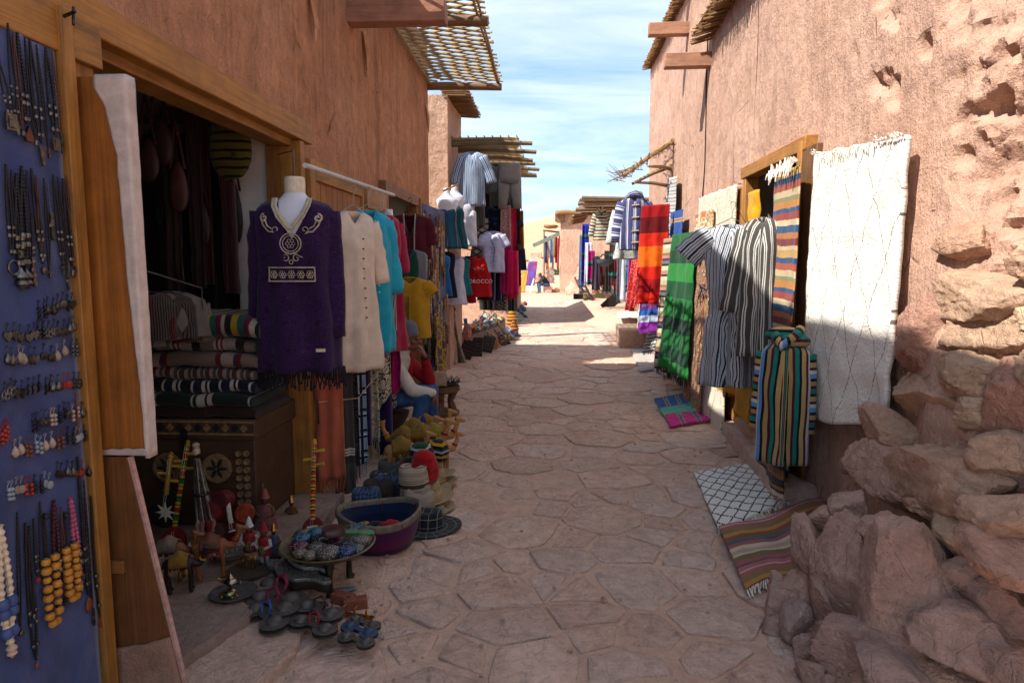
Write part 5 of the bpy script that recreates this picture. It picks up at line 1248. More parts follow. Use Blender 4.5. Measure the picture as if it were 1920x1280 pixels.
# drums and tambourines
def drum(label, c, r, h, mat, skin, tilt=(0, 0), cat='drum', name='small_drum'):
    t = thing(name, label, cat, (0, 0, 0)); m = MB(); m.lathe([(r * .8, 0), (r, h * .3), (r * .95, h), (r * .9, h)], n=20); m.build('shell', mat, t, ang=35)
    m = MB(); m.lathe([(r * .97, h - .004), (r * .96, h + .004), (.001, h + .005)], n=20); m.build('skin', skin, t); t.location = c; t.rotation_euler = (tilt[0], tilt[1], 0); return t
drum('red diamond patterned drum tipped against the chest', P(405, 960, Y=3.45), .06, .12, plain('6a1418', .6), plain('5a1216', .6), (1.2, .3)); drum('second red drum resting against the chest rosette', P(428, 935, Y=3.5), .055, .11, plain('54101a', .6), plain('4a1014', .6), (1.3, -.2))
drum('orange disc tambourine propped behind the figurines', P(462, 960, Y=3.42), .052, .025, plain('6a2a12', .6), plain('8a3414', .6, .3, 30), (1.35, .25), 'tambourine', 'tambourine')
drum('dark brown drum low behind the little lute', P(415, 1000, Y=3.4), .06, .10, plain('2a1812', .6), plain('3a2018', .6), (1.2, .1))
for k, (px, look) in enumerate(((478, 'dark wooden stick leaning on the pale jamb'), (492, 'brown wooden stick with a beaded top leaning on the jamb'))):
    a, b = P(px + 3, 1000, Y=3.6), P(px, 905, Y=3.68); m = MB(); m.tube([a, b], [.010, .008], 8); m.build('walking_stick', wood('5a3a20', 2), None, label=look, cat='stick')

# ---- camels: one body surface, saddle and harness as clothing
def camel(label, c, s, rz, body, saddle, tassel, group='toy camels', legs=1.0, seed=0):
    t = thing('toy_camel', label, 'toy camel', (0, 0, 0), 0, group); m = MB()
    m.sph((0, 0, .62), (.30, .15, .15), 2); m.sph((.02, 0, .76), (.15, .10, .12), 2); m.cap((-.2, 0, .62), (.22, 0, .64), .13, .12)
    m.cap((.24, 0, .60), (.42, 0, .58), .09, .07); m.cap((.42, 0, .58), (.54, 0, .80), .065, .05); m.cap((.54, 0, .80), (.54, 0, .92), .05, .055); m.cap((.54, 0, .93), (.70, 0, .88), .06, .038)
    for s_ in (-1, 1):
        m.cap((.50, s_ * .045, .98), (.49, s_ * .06, 1.03), .018, .008)
        m.cap((.20, s_ * .08, .58), (.23, s_ * .09, .30), .060, .042); m.cap((.23, s_ * .09, .30), (.22, s_ * .09, .04), .042, .036); m.cap((.22, s_ * .09, .03), (.26, s_ * .09, .03), .042, .036)
        m.cap((-.20, s_ * .08, .58), (-.24, s_ * .09, .34), .072, .046); m.cap((-.24, s_ * .09, .34), (-.20, s_ * .09, .04), .046, .038); m.cap((-.20, s_ * .09, .03), (-.16, s_ * .09, .03), .042, .036)
    m.cap((-.30, 0, .66), (-.36, 0, .45), .022, .018)
    m.build('body', body, t, remesh=.022)
    if saddle:
        m = MB(); m.grid(lambda u, v: (lerp(-.17, .20, u), .20 * math.cos(PI * (1 - v)), .60 + (.20 + .10 * math.exp(-((u - .5) / .28) ** 2)) * math.sin(PI * v) ** .8), 12, 14); m.build('saddle_cloth', saddle, t, solid=.02, ang=180)
        m = MB(); q = random.Random(seed)
        for k in range(26):
            x = q.uniform(-.17, .2); sy = q.choice((-1, 1)); z = q.uniform(.5, .64); m.tube([(x, sy * .185, z), (x + q.uniform(-.02, .02), sy * .205, z - .05), (x + q.uniform(-.02, .02), sy * .20, z - .10)], .008, 4)
        m.build('tassels', tassel, t)
        m = MB(); m.lathe([(.07, -.02), (.078, 0), (.07, .02)], (.47, 0, .68), 12, M=Matrix.Rotation(.4, 3, 'Y')); m.build('collar', tassel, t)
    t.location = c; t.rotation_euler = (0, 0, rz); t.scale = (s,) * 3; return t
DKW = plain('23130d', .45, .3, 20); TANW = plain('7a4522', .55, .25, 20); YEL = plain('a8801c', .8, .3, 60, .6); REDT = plain('7a1416', .8)
MUST = blotch('saddle_mix', [(0, '7a5a24'), (.45, '8a6a1c'), (.55, '5a3a1a'), (.65, '7c1c18')], 30)
camel('dark carved wooden camel with a mustard saddle facing the tray', gp(338, 1108, ZT), .215, .35, DKW, MUST, YEL, seed=1)
camel('tan leather camel standing behind the dark wooden camel', gp(395, 1082, ZT), .25, .5, TANW, plain('5a3018', .6), REDT, seed=2)
camel('light brown camel half hidden by the door board', gp(318, 1085, ZT), .24, .2, plain('7c4a26', .55, .25, 20), plain('6a5a4c', .7), plain('a8a090', .8), seed=3)

# ---- dolls, bowl, tray, lamp
def doll(label, c, h, coat, skirt, hat, rz=0, cone=False, group='musician dolls'):
    t = thing('figurine', label, 'figurine', (0, 0, 0), 0, group); k = h
    if cone:
        m = MB(); m.lathe([(.30 * k, 0), (.28 * k, .1 * k), (.2 * k, .45 * k), (.13 * k, .62 * k), (.08 * k, .66 * k)], n=14, sy=.7, wob=.1); m.build('robe', coat, t)
    else:
        for s in (-1, 1):
            m = MB(); m.tube([(s * .07 * k, 0, .02 * k), (s * .07 * k, 0, .16 * k), (s * .06 * k, 0, .30 * k)], [.045 * k, .04 * k, .07 * k], 8); m.build('leg', plain('8a8480', .8), t)
            m = MB(); m.sph((s * .07 * k, -.03 * k, .03 * k), (.05 * k, .08 * k, .035 * k), 1); m.build('boot', plain('1c100c', .5), t)
        m = MB(); m.lathe([(.15 * k, .24 * k), (.16 * k, .32 * k), (.13 * k, .45 * k), (.15 * k, .6 * k), (.09 * k, .66 * k)], n=14, sy=.7); m.build('coat', coat, t)
        m = MB(); m.sph((.02 * k, -.12 * k, .38 * k), (.09 * k, .04 * k, .12 * k), 2); m.build('instrument', skirt, t)
    for s in (-1, 1):
        m = MB(); m.tube([(s * .13 * k, 0, .6 * k), (s * .20 * k, -.04 * k, .48 * k), (s * .08 * k, -.12 * k, .42 * k)], [.045 * k, .04 * k, .035 * k], 7); m.build('arm', plain('9a9088', .8) if not cone else skirt, t)
    m = MB(); m.sph((0, 0, .74 * k), (.075 * k, .075 * k, .095 * k), 2); m.sph((0, -.075 * k, .735 * k), .018 * k, 1); hd_ = m.build('head', plain('4a2c1c', .6), t)
    m = MB(); m.lathe([(.085 * k, .78 * k), (.10 * k, .80 * k), (.075 * k, .84 * k), (.045 * k, .96 * k), (.001, 1.02 * k)], n=12); m.build('hat', hat, t)
    t.location = c; t.rotation_euler = (0, 0, rz); return t
RC = plain('7a1010', .7, .3, 50); SPK = blotch('sequin', [(0, '3a1a10'), (.5, '8a6a28'), (.56, '1c3a2a'), (.62, '9a8458')], 160, 'noise', 0); WHT = plain('a8a4a0', .8)
doll('red coated musician doll with a white pointed hat and drum', gp(470, 1052, ZT), .235, RC, SPK, WHT, .1); doll('red coated musician doll with a fez playing a lute', gp(497, 1058, ZT), .225, RC, SPK, RC, -.2)
doll('sequinned pink robe doll against the pale jamb', P(500, 1000, Y=3.62), .27, blotch('pink_seq', [(0, '5a2a2c'), (.5, '8a5a58'), (.6, '3a1418')], 90, 'noise', 0), SPK, plain('7a3a30', .5), 0, True); doll('blue sequinned robe doll beside the musicians', gp(515, 1040, ZT), .17, blotch('blue_seq', [(0, '1c1c3a'), (.5, '5a5a70'), (.6, '2a1424')], 90, 'noise', 0), SPK, GOLDM, 0, True); doll('small maroon and gold robed doll by the timber post', P(548, 985, Z=.02), .19, blotch('gold_seq', [(0, '4a0c14'), (.5, '7a5a20'), (.58, '3a0a10')], 90, 'noise', 0), SPK, GOLDM, 0, True)
def dish(name, label, c, r, prof, mat, cat='tray', n=32):
    m = MB(); m.lathe([(a * r, b * r) for a, b in prof], c, n); return m.build(name, mat, None, label=label, cat=cat, ang=35, off=c)
PLATE = [(.5, 0), (.72, .02), (.98, .10), (1, .12), (.96, .125), (.72, .05), (.001, .045)]
PEW = plain('5e5a56', .4, .3, 30, .3, .004, .5); BRASS = plain('6a5a3c', .42, .35, 25, .3, .004, .5)
t1 = gp(438, 1112, ZT); dish('pewter_tray', 'oval pewter tray carrying the small oil lamp', t1, .105, PLATE, PEW); dish('dark_plate', 'dark round plate behind the lamp tray', gp(468, 1072, ZT), .11, PLATE, plain('3c3228', .5))
bw = gp(432, 1045, ZT); dish('painted_bowl', 'blue rimmed painted bowl full of trinkets behind the camels', bw, .10, [(.35, 0), (.4, .12), (.95, .42), (1, .5), (.94, .5), (.4, .2), (.001, .18)], plain('7a7468', .4, .3, 20), 'bowl')
m = MB()
for k in range(26): a = qe.uniform(0, 6.28); rr = qe.uniform(0, .075); m.sph(bw + V3(rr * math.cos(a), rr * math.sin(a), .042 + qe.uniform(0, .012)), (qe.uniform(.006, .014), .008, .006), 1)
m.build('trinkets', plain('6a6460', .35, .5, 90), None, label='small dark trinkets heaped in the painted bowl', cat='trinkets', kind='stuff')
ol = thing('oil_lamp', 'tiny gilt oil lamp with a long spout on the pewter tray', 'lamp', t1 + V3(-.01, 0, .012)); c = t1 + V3(-.01, 0, .012)
m = MB(); m.lathe([(.022, 0), (.018, .006), (.006, .012), (.006, .024), (.024, .036), (.030, .046), (.020, .056), (.012, .060), (.014, .064), (.008, .072), (.003, .082), (.001, .086)], c, 16); m.build('body', metal('a08c70', .25, .3, 60), ol)
m = MB(); m.tube([c + V3(-.022, 0, .044), c + V3(-.045, 0, .046), c + V3(-.062, 0, .058)], [.012, .007, .005], 8); m.build('spout', GOLDM, ol)
m = MB(); m.tube([c + V3(.024, 0, .050), c + V3(.045, 0, .054), c + V3(.048, 0, .040), c + V3(.028, 0, .036)], .003, 6); m.build('handle', GOLDM, ol)
tt = thing('gilt_tortoise', 'small gilt tortoise figure lying on the pewter tray', 'figurine', t1 + V3(.0, -.05, .012)); c = t1 + V3(.0, -.05, .012); m = MB(); m.sph(c + V3(0, 0, .012), (.032, .022, .014), 2); m.build('shell', metal('8a8a5c', .3, .5, 120), tt)
for dx_, dy_ in ((-.025, -.018), (.025, -.018), (-.025, .018), (.025, .018), (.038, 0)): m = MB(); m.sph(c + V3(dx_, dy_, .006), (.009, .006, .005), 1); m.build('foot' if abs(dx_) < .03 else 'head', GOLDM, tt)
gc = gp(462, 1066, ZT) + V3(0, 0, .012); m = MB()
for k in range(3): m.tube([gc + V3(-.03 + .03 * k, 0, 0), gc + V3(-.035 + .03 * k, .01, .04), gc + V3(-.01 + .03 * k, 0, .06), gc + V3(.01 + .02 * k, -.01, .045)], .004, 5)
m.tube([gc + V3(-.045, 0, .03), gc + V3(0, 0, .06), gc + V3(.045, 0, .05), gc + V3(.05, 0, .0), gc + V3(-.04, 0, .0)], .005, 6); m.build('gilt_carriage', GOLDM, None, label='curly gilt ornament standing behind the oil lamp', cat='ornament')

# ---- bellows
def bellows(label, nose, tail, w, metal_m, studs):
    nose = Vector(nose); tail = Vector(tail); d = (tail - nose); L_ = d.length; d.normalize(); up = Vector((0, 0, 1)); side = up.cross(d).normalized(); up2 = d.cross(side); M_ = Matrix((d, up2, side)).transposed()
    t = thing('bellows', label, 'bellows', nose)
    out = [(.26, .13), (.40, .40), (.55, .5), (.68, .46), (.76, .24), (.84, .14), (.95, .15), (1.0, .06)]
    poly = [(a * L_, b * w) for a, b in out] + [(a * L_, -b * w) for a, b in reversed(out)]
    m = MB(); m.prism(poly, .018, M_, nose + up2 * .05); m.build('top_plate', metal_m, t, bevel=.004)
    m = MB(); m.prism([(x * .99, y * .96) for x, y in poly], .045, M_, nose + up2 * .02); m.build('leather_fold', plain('2a1a12', .7), t, bevel=.01)
    m = MB(); m.tube([nose, nose + d * L_ * .16], [.008, .010], 8); m.build('nozzle', plain('1a1614', .5), t)
    m = MB(); m.tube([nose + d * L_ * .15 + up2 * .03, nose + d * L_ * .3 + up2 * .04], [.018, .034], 10); m.build('collar', metal_m, t)
    for a, b in studs:
        m = MB(); m.sph(nose + d * a * L_ + side * b * w + up2 * .061, (.0045,) * 3, 1); m.build('stud', metal('b8b4aa', .3), t)
    return t
qs = random.Random(4); st1 = [(a, b) for a in (.34, .40, .46, .52, .58, .64, .70) for b in (-.32, -.16, 0, .16, .32) if abs(b) < .13 + .4 * (1 - abs(a - .56) * 3.2)] + [(.82, 0), (.88, .06), (.88, -.06), (.94, 0)]
bellows('studded black and silver bellows lying nearest the castanets', gp(485, 1062, .10), gp(618, 1110, .06), .17, plain('76726a', .4, .4, 60, .6, .004, .3), st1)
bellows('carved silver bellows with a star on its handle, leaning by the dish', gp(508, 1036, .16), gp(622, 1090, .07), .15, plain('8e887e', .4, .5, 80, .6, .004, .3), [(.5 + .09 * math.cos(k), .22 * math.sin(k)) for k in range(6)] + [(.9, 0)])
# ---- raised brass dish full of little boxes
dc = gp(615, 1032, .19); dc.z = .19
dsh = thing('brass_dish', 'wide brass dish on cast feet holding little jewelled boxes', 'dish', (dc.x, dc.y, 0))
m = MB(); m.lathe([(.05, -.02), (.16, -.005), (.225, .035), (.235, .045), (.228, .048), (.16, .012), (.001, .008)], dc, 40); m.build('bowl', BRASS, dsh, ang=35)
for a in (-1.2, .9, 3.0):
    m = MB(); b_ = dc + V3(.10 * math.cos(a), .10 * math.sin(a), 0); m.tube([b_ + V3(0, 0, -.01), b_ + V3(.02 * math.cos(a), .02 * math.sin(a), -.08), b_ + V3(.02 * math.cos(a), .02 * math.sin(a), -.17), b_ + V3(.03 * math.cos(a), .03 * math.sin(a), -.182)], [.03, .014, .016, .024], 10); m.build('foot', metal('4a4438', .5), dsh)
def jewel(name, c1, c2):
    key = ('jewel', name)
    if key in _mats: return _mats[key]
    t = NT('jewel_' + name); v = t.co('Object'); d = t.voro(v, 115); col = t.ramp(d, [(0, lin(c2)), (.28, lin(c2)), (.34, lin(c1))]); _mats[key] = t.out(col, .4, t.ramp(d, [(0, 1.0), (.5, 0.0)]), .8, .004, .3, .5); return _mats[key]
JB = [(-.14, .02, .045, 'turquoise blue', '1c3f5a', '8fb0b8'), (-.115, -.07, .045, 'wine red', '4a1426', 'b09aa0'), (-.05, .03, .042, 'black and white', '1a1618', 'a8a49c'), (-.03, -.06, .044, 'pearl grey', '5a544c', 'b8b2a8'), (-.085, -.135, .036, 'sandy', '5e5142', 'a89a84'), (-.03, -.15, .036, 'oat coloured', '6a5c4c', 'b0a490'),
      (.035, .02, .046, 'garnet', '3e1228', 'a08a98'), (.05, -.135, .058, 'large silver', '4e4840', 'b0aaa0'), (.115, -.04, .045, 'dark spangled', '1e2024', '8a98a8'), (.13, -.12, .046, 'cobalt blue', '16264e', '8a94b4'), (.165, .01, .052, 'wide silver', '564e46', 'b4aca0'), (.17, -.075, .034, 'tiny grey', '4a4a4c', '9aa4a8'),
      (.0, .10, .042, 'speckled', '3a3c4c', 'b08a90'), (-.02, .145, .036, 'rainbow dotted', '3c3048', 'c0b060'), (-.10, .10, .040, 'sky blue', '1a4a62', '7fa8b0'), (.10, .06, .04, 'tan ribbed', '6a5a44', 'a8987c'), (.16, .09, .04, 'pale pink', '5a4448', 'b8a8a4'), (-.17, .08, .03, 'green glass', '3a463e', '7c8a80')]
for (dx_, dy_, r_, look, c1, c2) in JB:
    c = dc + V3(dx_ * 1.02, dy_ * 1.05, .022 + .5 * (dx_ ** 2 + dy_ ** 2)); t = thing('trinket_box', look + ' domed trinket box in the brass dish', 'trinket box', c, 0, 'boxes in the brass dish')
    m = MB(); m.lathe([(r_ * .9, 0), (r_ * .96, r_ * .1), (r_ * .96, r_ * .42)], c, 18); m.build('box', jewel(look, c1, c2), t)
    m = MB(); m.lathe([(r_, r_ * .44), (r_ * .98, r_ * .62), (r_ * .7, r_ * .82), (.001, r_ * .95)], c, 18); m.build('lid', jewel(look, c1, c2), t)
c = dc + V3(.03, -.0, .09); m = MB(); m.lathe([(.058, 0), (.06, .015), (.054, .03), (.02, .034), (.001, .034)], c, 10, wob=.1); m.build('agate_box', plain('4a3030', .3, .5, 40), None, label='cut agate box lying on top of the jewelled boxes', cat='box')
c = dc + V3(.12, .12, .06); m = MB(); m.box(c, (.085, .085, .03), rz=.5, rx=.3); m.build('mirror_box', jewel('mirror', '2a3a3c', '8a9aa0'), None, bevel=.003, label='square mirror glass box tilted in the dish', cat='box')
c = dc + V3(.15, .035, .085); m = MB(); m.tube([c - V3(.07, 0, 0), c - V3(.04, 0, 0), c, c + V3(.05, 0, 0), c + V3(.075, 0, 0)], [.013, .015, .011, .016, .010], 10); m.build('green_glass_rod', plain('4c7a50', .35, .3, 30), None, label='green glass rod lying across the boxes', cat='rod')
# ---- iron castanets (paired discs joined by a bar)
def castanet(label, c, rz, s=1.0, mat=None, cord=None, tilt=0):
    t = thing('iron_castanet', label, 'castanet', (0, 0, 0), 0, 'iron castanets on the step'); mat = mat or plain('4e4742', .42, .3, 30, .4, .004, .2)
    for k, dz in ((0, 0), (1, .016)):
        m = MB()
        for sx in (-1, 1): m.lathe([(.050, .001), (.051, .004), (.028, .005), (.024, .015), (.013, .022), (.001, .024)], (sx * .066, 0, dz), 20)
        m.box((0, 0, dz + .004), (.10, .032, .004)); m.build('plate', mat, t, ang=35)
    if cord: m = MB(); m.tube([(-.02, 0, .02), (-.03, .01, .05), (0, .02, .065), (.03, .01, .05), (.02, 0, .02)], .004, 5); m.build('cord', plain(cord, .8), t)
    t.location = c; t.rotation_euler = (tilt, .0, rz); t.scale = (s,) * 3; return t
CAS = [(504, 1106, 546, 1140, '8a1c3a', 'castanet with a pink cord leaning on the studded bellows'), (486, 1134, 537, 1157, '7a1430', 'largest castanet pair with a crimson cord at the step edge'), (479, 1150, 517, 1178, '2a4a8a', 'castanet with a blue cord half under the largest pair'), (573, 1149, 623, 1167, '1c1818', 'plain castanet pair with a black cord in the middle'), (562, 1171, 612, 1189, '8a1430', 'castanet with a raspberry cord in the middle front'), (664, 1167, 700, 1179, None, 'castanet beside the brass hooks'), (655, 1180, 693, 1194, None, 'bluish castanet in the corner group'), (648, 1199, 688, 1211, None, 'castanet nearest the viewer on the step')]
for k, (x0, y0, x1, y1, cd, look) in enumerate(CAS):
    a, b = gp(x0, y0, .06), gp(x1, y1, .06); dv = b - a; castanet('dark iron ' + look, (a + b) / 2 + V3(0, 0, .004 + .014 * (k in (1, 3))), math.atan2(dv.y, dv.x), dv.length / .145, plain('32445c', .5, .3, 30, .3, .004, .2) if 'bluish' in look else None, cd, .06 * math.sin(k))
m = MB(); c = gp(592, 1138, .05); m.sph(c + V3(0, 0, .012), (.062, .03, .012), 2); m.build('wooden_scoop', wood('3a2416', 0), None, label='dark wooden scoop between bellows and castanets', cat='scoop')
bk = thing('carved_block', 'pair of brick red carved wooden blocks behind the brass hooks', 'wood block', gp(655, 1135)); c = gp(660, 1140)
for (dx_, dy_, rz) in ((.02, -.01, .35), (-.05, .03, -.35)):
    m = MB(); m.box(c + V3(dx_, dy_, .03), (.11, .055, .055), rz=rz); m.build('block', plain('7a4232', .8, .25, 40, .6), bk, bevel=.004)
c = gp(645, 1112); m = MB(); m.sph(c + V3(0, 0, .02), (.07, .02, .014), 2, Matrix.Rotation(.3, 3, 'Z')); m.build('shell_clip', plain('6a7078', .4, .5, 60), None, label='grey blue patterned clip lying behind the carved blocks', cat='clip')
hk = thing('brass_hook_rail', 'brass rail with curved hooks lying on the step', 'hook rail', gp(655, 1160)); c = gp(655, 1160, .0)
m = MB(); m.box(c + V3(.01, 0, .02), (.22, .03, .008), rz=-.2); m.build('plate', GOLDM, hk)
for k in range(4):
    b_ = c + V3(-.075 + .056 * k, .012 - .011 * k, .02); m = MB(); m.tube([b_, b_ + V3(-.006, -.012, .03), b_ + V3(.0, -.02, .05), b_ + V3(.01, -.015, .06)], [.006, .005, .004, .002], 6); m.build('hook', GOLDM, hk)
# ---- felt basket with caps
bc = gp(712, 1022); bc.z = 0
bk = thing('felt_basket', 'round magenta felt basket with grey rim and blue lining holding knitted caps', 'basket', bc)
FELT = stripes('felt_magenta', [(.05, '3a0c2e'), (.06, '5a1038'), (.06, '4a1444'), (.05, '6a1230')], 'v', warp=.01)
def rimz(a): return .018 * math.sin(2 * a + .8)
def bring(r, z, k): a = 2 * PI * k / 40; return bc + V3(r * math.cos(a), r * math.sin(a) * .96, z + rimz(a) * (z / .2))
def bshell(prof):
    m = MB(); vs = [bring(r, z, k) for r, z in prof for k in range(40)]; fs = []; fu = []
    for j in range(len(prof) - 1):
        for k in range(40): fs.append((j * 40 + k, j * 40 + (k + 1) % 40, (j + 1) * 40 + (k + 1) % 40, (j + 1) * 40 + k)); fu.append([(k / 10, prof[j][1]), ((k + 1) / 10, prof[j][1]), ((k + 1) / 10, prof[j + 1][1]), (k / 10, prof[j + 1][1])])
    m.add(vs, fs, fu); return m
bshell([(.001, .004), (.16, .004), (.19, .02), (.222, .10), (.238, .19)]).build('outer_felt', FELT, bk)
bshell([(.225, .19), (.21, .10), (.17, .03), (.001, .028)]).build('lining', stripes('lining_blue', [(.06, '3a3c3c'), (.07, '101c3a'), (.07, '16284a')], 'v'), bk)
bshell([(.236, .175), (.245, .19), (.243, .215), (.232, .222), (.222, .212), (.220, .188)]).build('rim', plain('6a6052', .95, .2, 40, .6), bk)
for k in (3, 11, 19, 27, 35): m = MB(); m.tube([bring(.246, .165, k), bring(.25, .2, k), bring(.232, .228, k), bring(.216, .19, k), bring(.214, .15, k)], .002, 4); m.build('stitch', plain('6a1420', .8), bk)
KNIT = {'red': stripes('knit_red', [(.06, 'a01016'), (.02, '8a0e14')], 'v'), 'rasta': stripes('knit_rasta', [(.035, '0e3a1e'), (.02, 'b08a16'), (.025, '8a1216'), (.03, '0c0c0e'), (.012, 'a8a49c')], 'v'), 'bumble': stripes('knit_bumble', [(.02, '0c0c10'), (.016, 'b0841a'), (.02, '0c0c10'), (.016, '9a98a4'), (.014, '0e3a1e')], 'v'), 'navy': stripes('knit_navy', [(.05, '101c4a'), (.02, '0c0c10'), (.01, 'a8a8a0')], 'v'), 'tri': stripes('knit_tri', [(.02, '8a1216'), (.02, '0c0c10'), (.014, 'b0841a'), (.02, 'a8a49c'), (.02, '0c2a18')], 'v')}
def cap_(label, c, r, h, mat, tilt=(0, 0), squash=1, cat='cap', name='knitted_cap', group='knitted caps', star=None):
    t = thing(name, label, cat, (0, 0, 0), 0, group); m = MB(); pr = [(r * 1.0, 0), (r * 1.04, h * .12), (r * 1.0, h * .3), (r * .97, h * .55), (r * .8, h * .82), (r * .45, h * .97), (.002, h)]
    m.lathe(pr, n=24, sy=squash, wob=.22); m.build('crown', mat, t, ang=180)
    m = MB(); m.lathe([(r * 1.0, -.004), (r * 1.07, .006), (r * 1.07, h * .16), (r * 1.01, h * .18)], n=24, sy=squash, wob=.1); m.build('cuff', mat, t, ang=180)
    if star:
        m = MB(); pts = [V3(.045 * math.sin(k * 4 * PI / 5), -r * squash * 1.04 + .012 * abs(math.cos(k * 4 * PI / 5)), h * .5 + .045 * math.cos(k * 4 * PI / 5)) for k in range(6)]; m.tube(pts, .006, 5); m.build('star', plain(star, .9), t)
    t.location = c; t.rotation_euler = (tilt[0], tilt[1], 0); return t
cap_('scarlet knitted cap with a green edge inside the felt basket', bc + V3(.07, .0, .055), .09, .10, KNIT['red'], (.5, .35), .8, star='143a1c'); cap_('navy knitted cap with white marks inside the felt basket', bc + V3(-.04, .03, .045), .08, .07, KNIT['navy'], (.3, -.3)); cap_('black green and yellow cap at the bottom of the felt basket', bc + V3(-.12, .06, .04), .07, .06, KNIT['rasta'], (.2, -.4)); cap_('multicoloured cap tucked under the scarlet cap', bc + V3(.0, -.06, .04), .075, .05, KNIT['bumble'], (.2, .1))
# ---- hats
def hat(label, c, r, h, brim, mat, bmat=None, tilt=(0, 0), pinch=.25, band=None, group='brimmed hats', name='straw_hat', droop=.0):
    t = thing(name, label, 'hat', (0, 0, 0), 0, group); m = MB(); n = 28; vs = []; pr = [(1.0, 0), (.98, .35), (.95, .7), (.88, .92), (.6, 1.0), (.3, .93), (.002, .9)]
    for f_, z_ in pr:
        for k in range(n):
            a = 2 * PI * k / n; dent = 1 - pinch * (z_ ** 3) * max(0, 1 - abs(math.cos(a)) * 1.4) * (1 if math.sin(a) < 0 or True else 0)
            vs.append(V3(r * f_ * math.cos(a) * 1.12, r * f_ * math.sin(a) * dent, h * z_ + (.10 * h * abs(math.cos(a)) if z_ > .9 and f_ > .5 else 0)))
    fs = [(j * n + k, j * n + (k + 1) % n, (j + 1) * n + (k + 1) % n, (j + 1) * n + k) for j in range(len(pr) - 1) for k in range(n)]
    us = [[(vs[i].x, vs[i].z * 1.0) for i in f_] for f_ in fs]; m.add(vs, fs, us); m.build('crown', mat, t, ang=60)
    if brim:
        m = MB(); rings = 6; vs = []
        for j in range(rings + 1):
            for k in range(n): a = 2 * PI * k / n; rr = lerp(r * .96, brim, j / rings); vs.append(V3(rr * math.cos(a) * 1.08, rr * math.sin(a), .004 + (.018 * (j / rings) ** 2 * (1 + math.cos(2 * a)) * .6) - droop * (j / rings)))
        fs = [(j * n + (k + 1) % n, j * n + k, (j + 1) * n + k, (j + 1) * n + (k + 1) % n) for j in range(rings) for k in range(n)]; us = [[(i % n / n, i // n * (brim - r) / rings) for i in f_] for f_ in fs]
        m.add(vs, fs, us); m.build('brim', bmat or mat, t, solid=.005, ang=180)
    if band: m = MB(); m.lathe([(r * 1.01, h * .05), (r * 1.005, h * .22)], n=28, sx=1.12); m.build('hat_band', band, t, solid=.003)
    t.location = c; t.rotation_euler = (tilt[0], tilt[1], 0); return t
STRAW = stripes('straw_coil', [(.006, 'b09a72'), (.003, '7a6648'), (.006, 'a48c64'), (.002, '6a583c')], 'v', warp=.001, fuzz=.05); CRO = stripes('straw_crochet', [(.008, 'a8947a'), (.004, '6a5844'), (.03, 'a4907a'), (.003, '3a2a20')], 'v', warp=.001)
FELTG = plain('4a4440', .95, .2, 20, .4); FELTB = plain('33291f', .95, .2, 20, .4); CHK = plaid('check_dark', '1e1e20', [(.3, .08, '7a7a78', .8), (.7, .08, '55555a', .8)], .03); CHB = plaid('check_blue', '2a3c58', [(.3, .10, '6a7c98', .8), (.7, .08, '1a2438', .8)], .025); TILE = plaid('check_sun', '1a1c1e', [(.5, .09, '6a6a66', 1)], .05)
hat('checked black sun hat with a stitched brim at the bottom of the straw pile', gp(800, 990) + V3(0, 0, .01), .095, .10, .20, TILE, TILE, (0, .03), .1, name='cloth_hat'); hat('beige felt hat under the crocheted crowns', gp(785, 972) + V3(0, 0, .04), .095, .14, .16, plain('8a7c6c', .95, .15, 30), None, (.05, .05), .2, name='felt_hat')
hat('pale ribbed straw crown in the stack', gp(780, 962) + V3(0, 0, .12), .092, .13, 0, CRO, None, (.05, -.02), .15); hat('crocheted straw hat on top of the front stack', gp(778, 962) + V3(0, 0, .19), .092, .13, 0, CRO, None, (.05, -.05), .3, plain('3a2a20', .9))
for k, (px, py, z_, look) in enumerate(((815, 955, .02, 'coiled straw hat, lowest of the middle stack'), (812, 950, .07, 'coiled straw hat, second of the middle stack'), (812, 925, .02, 'coiled straw hat behind the middle stack'), (826, 912, .02, 'coiled straw hat at the back of the row'), (822, 905, .06, 'coiled straw hat on top at the back of the row'), (800, 968, .02, 'woven straw hat peeking out beside the checked brim'))):
    hat(look, gp(px - 12, py) + V3(0, 0, z_), .085, .11, .165, STRAW, STRAW, (.06 * math.sin(k), .08 * math.cos(k)), .1, plain('7a6648', .9))
cap_('tall scarlet knitted cap with a green star on the straw stack', gp(795, 955) + V3(0, 0, .22), .09, .19, KNIT['red'], (.15, .1), .9, star='123a1c'); cap_('red black and white knitted cap beside the crocheted hat', gp(772, 945) + V3(0, 0, .20), .075, .13, KNIT['tri'], (.1, -.1)); cap_('green yellow and red knitted cap behind the scarlet one', gp(790, 925) + V3(0, 0, .23), .09, .14, KNIT['rasta'], (.1, 0)); cap_('black and yellow banded knitted cap with a bobble at the back', gp(818, 905) + V3(0, 0, .20), .085, .13, KNIT['bumble'], (.05, .15)); cap_('second black and yellow knitted cap near the toy camels', gp(808, 890) + V3(0, 0, .18), .075, .13, KNIT['bumble'], (.1, .1))
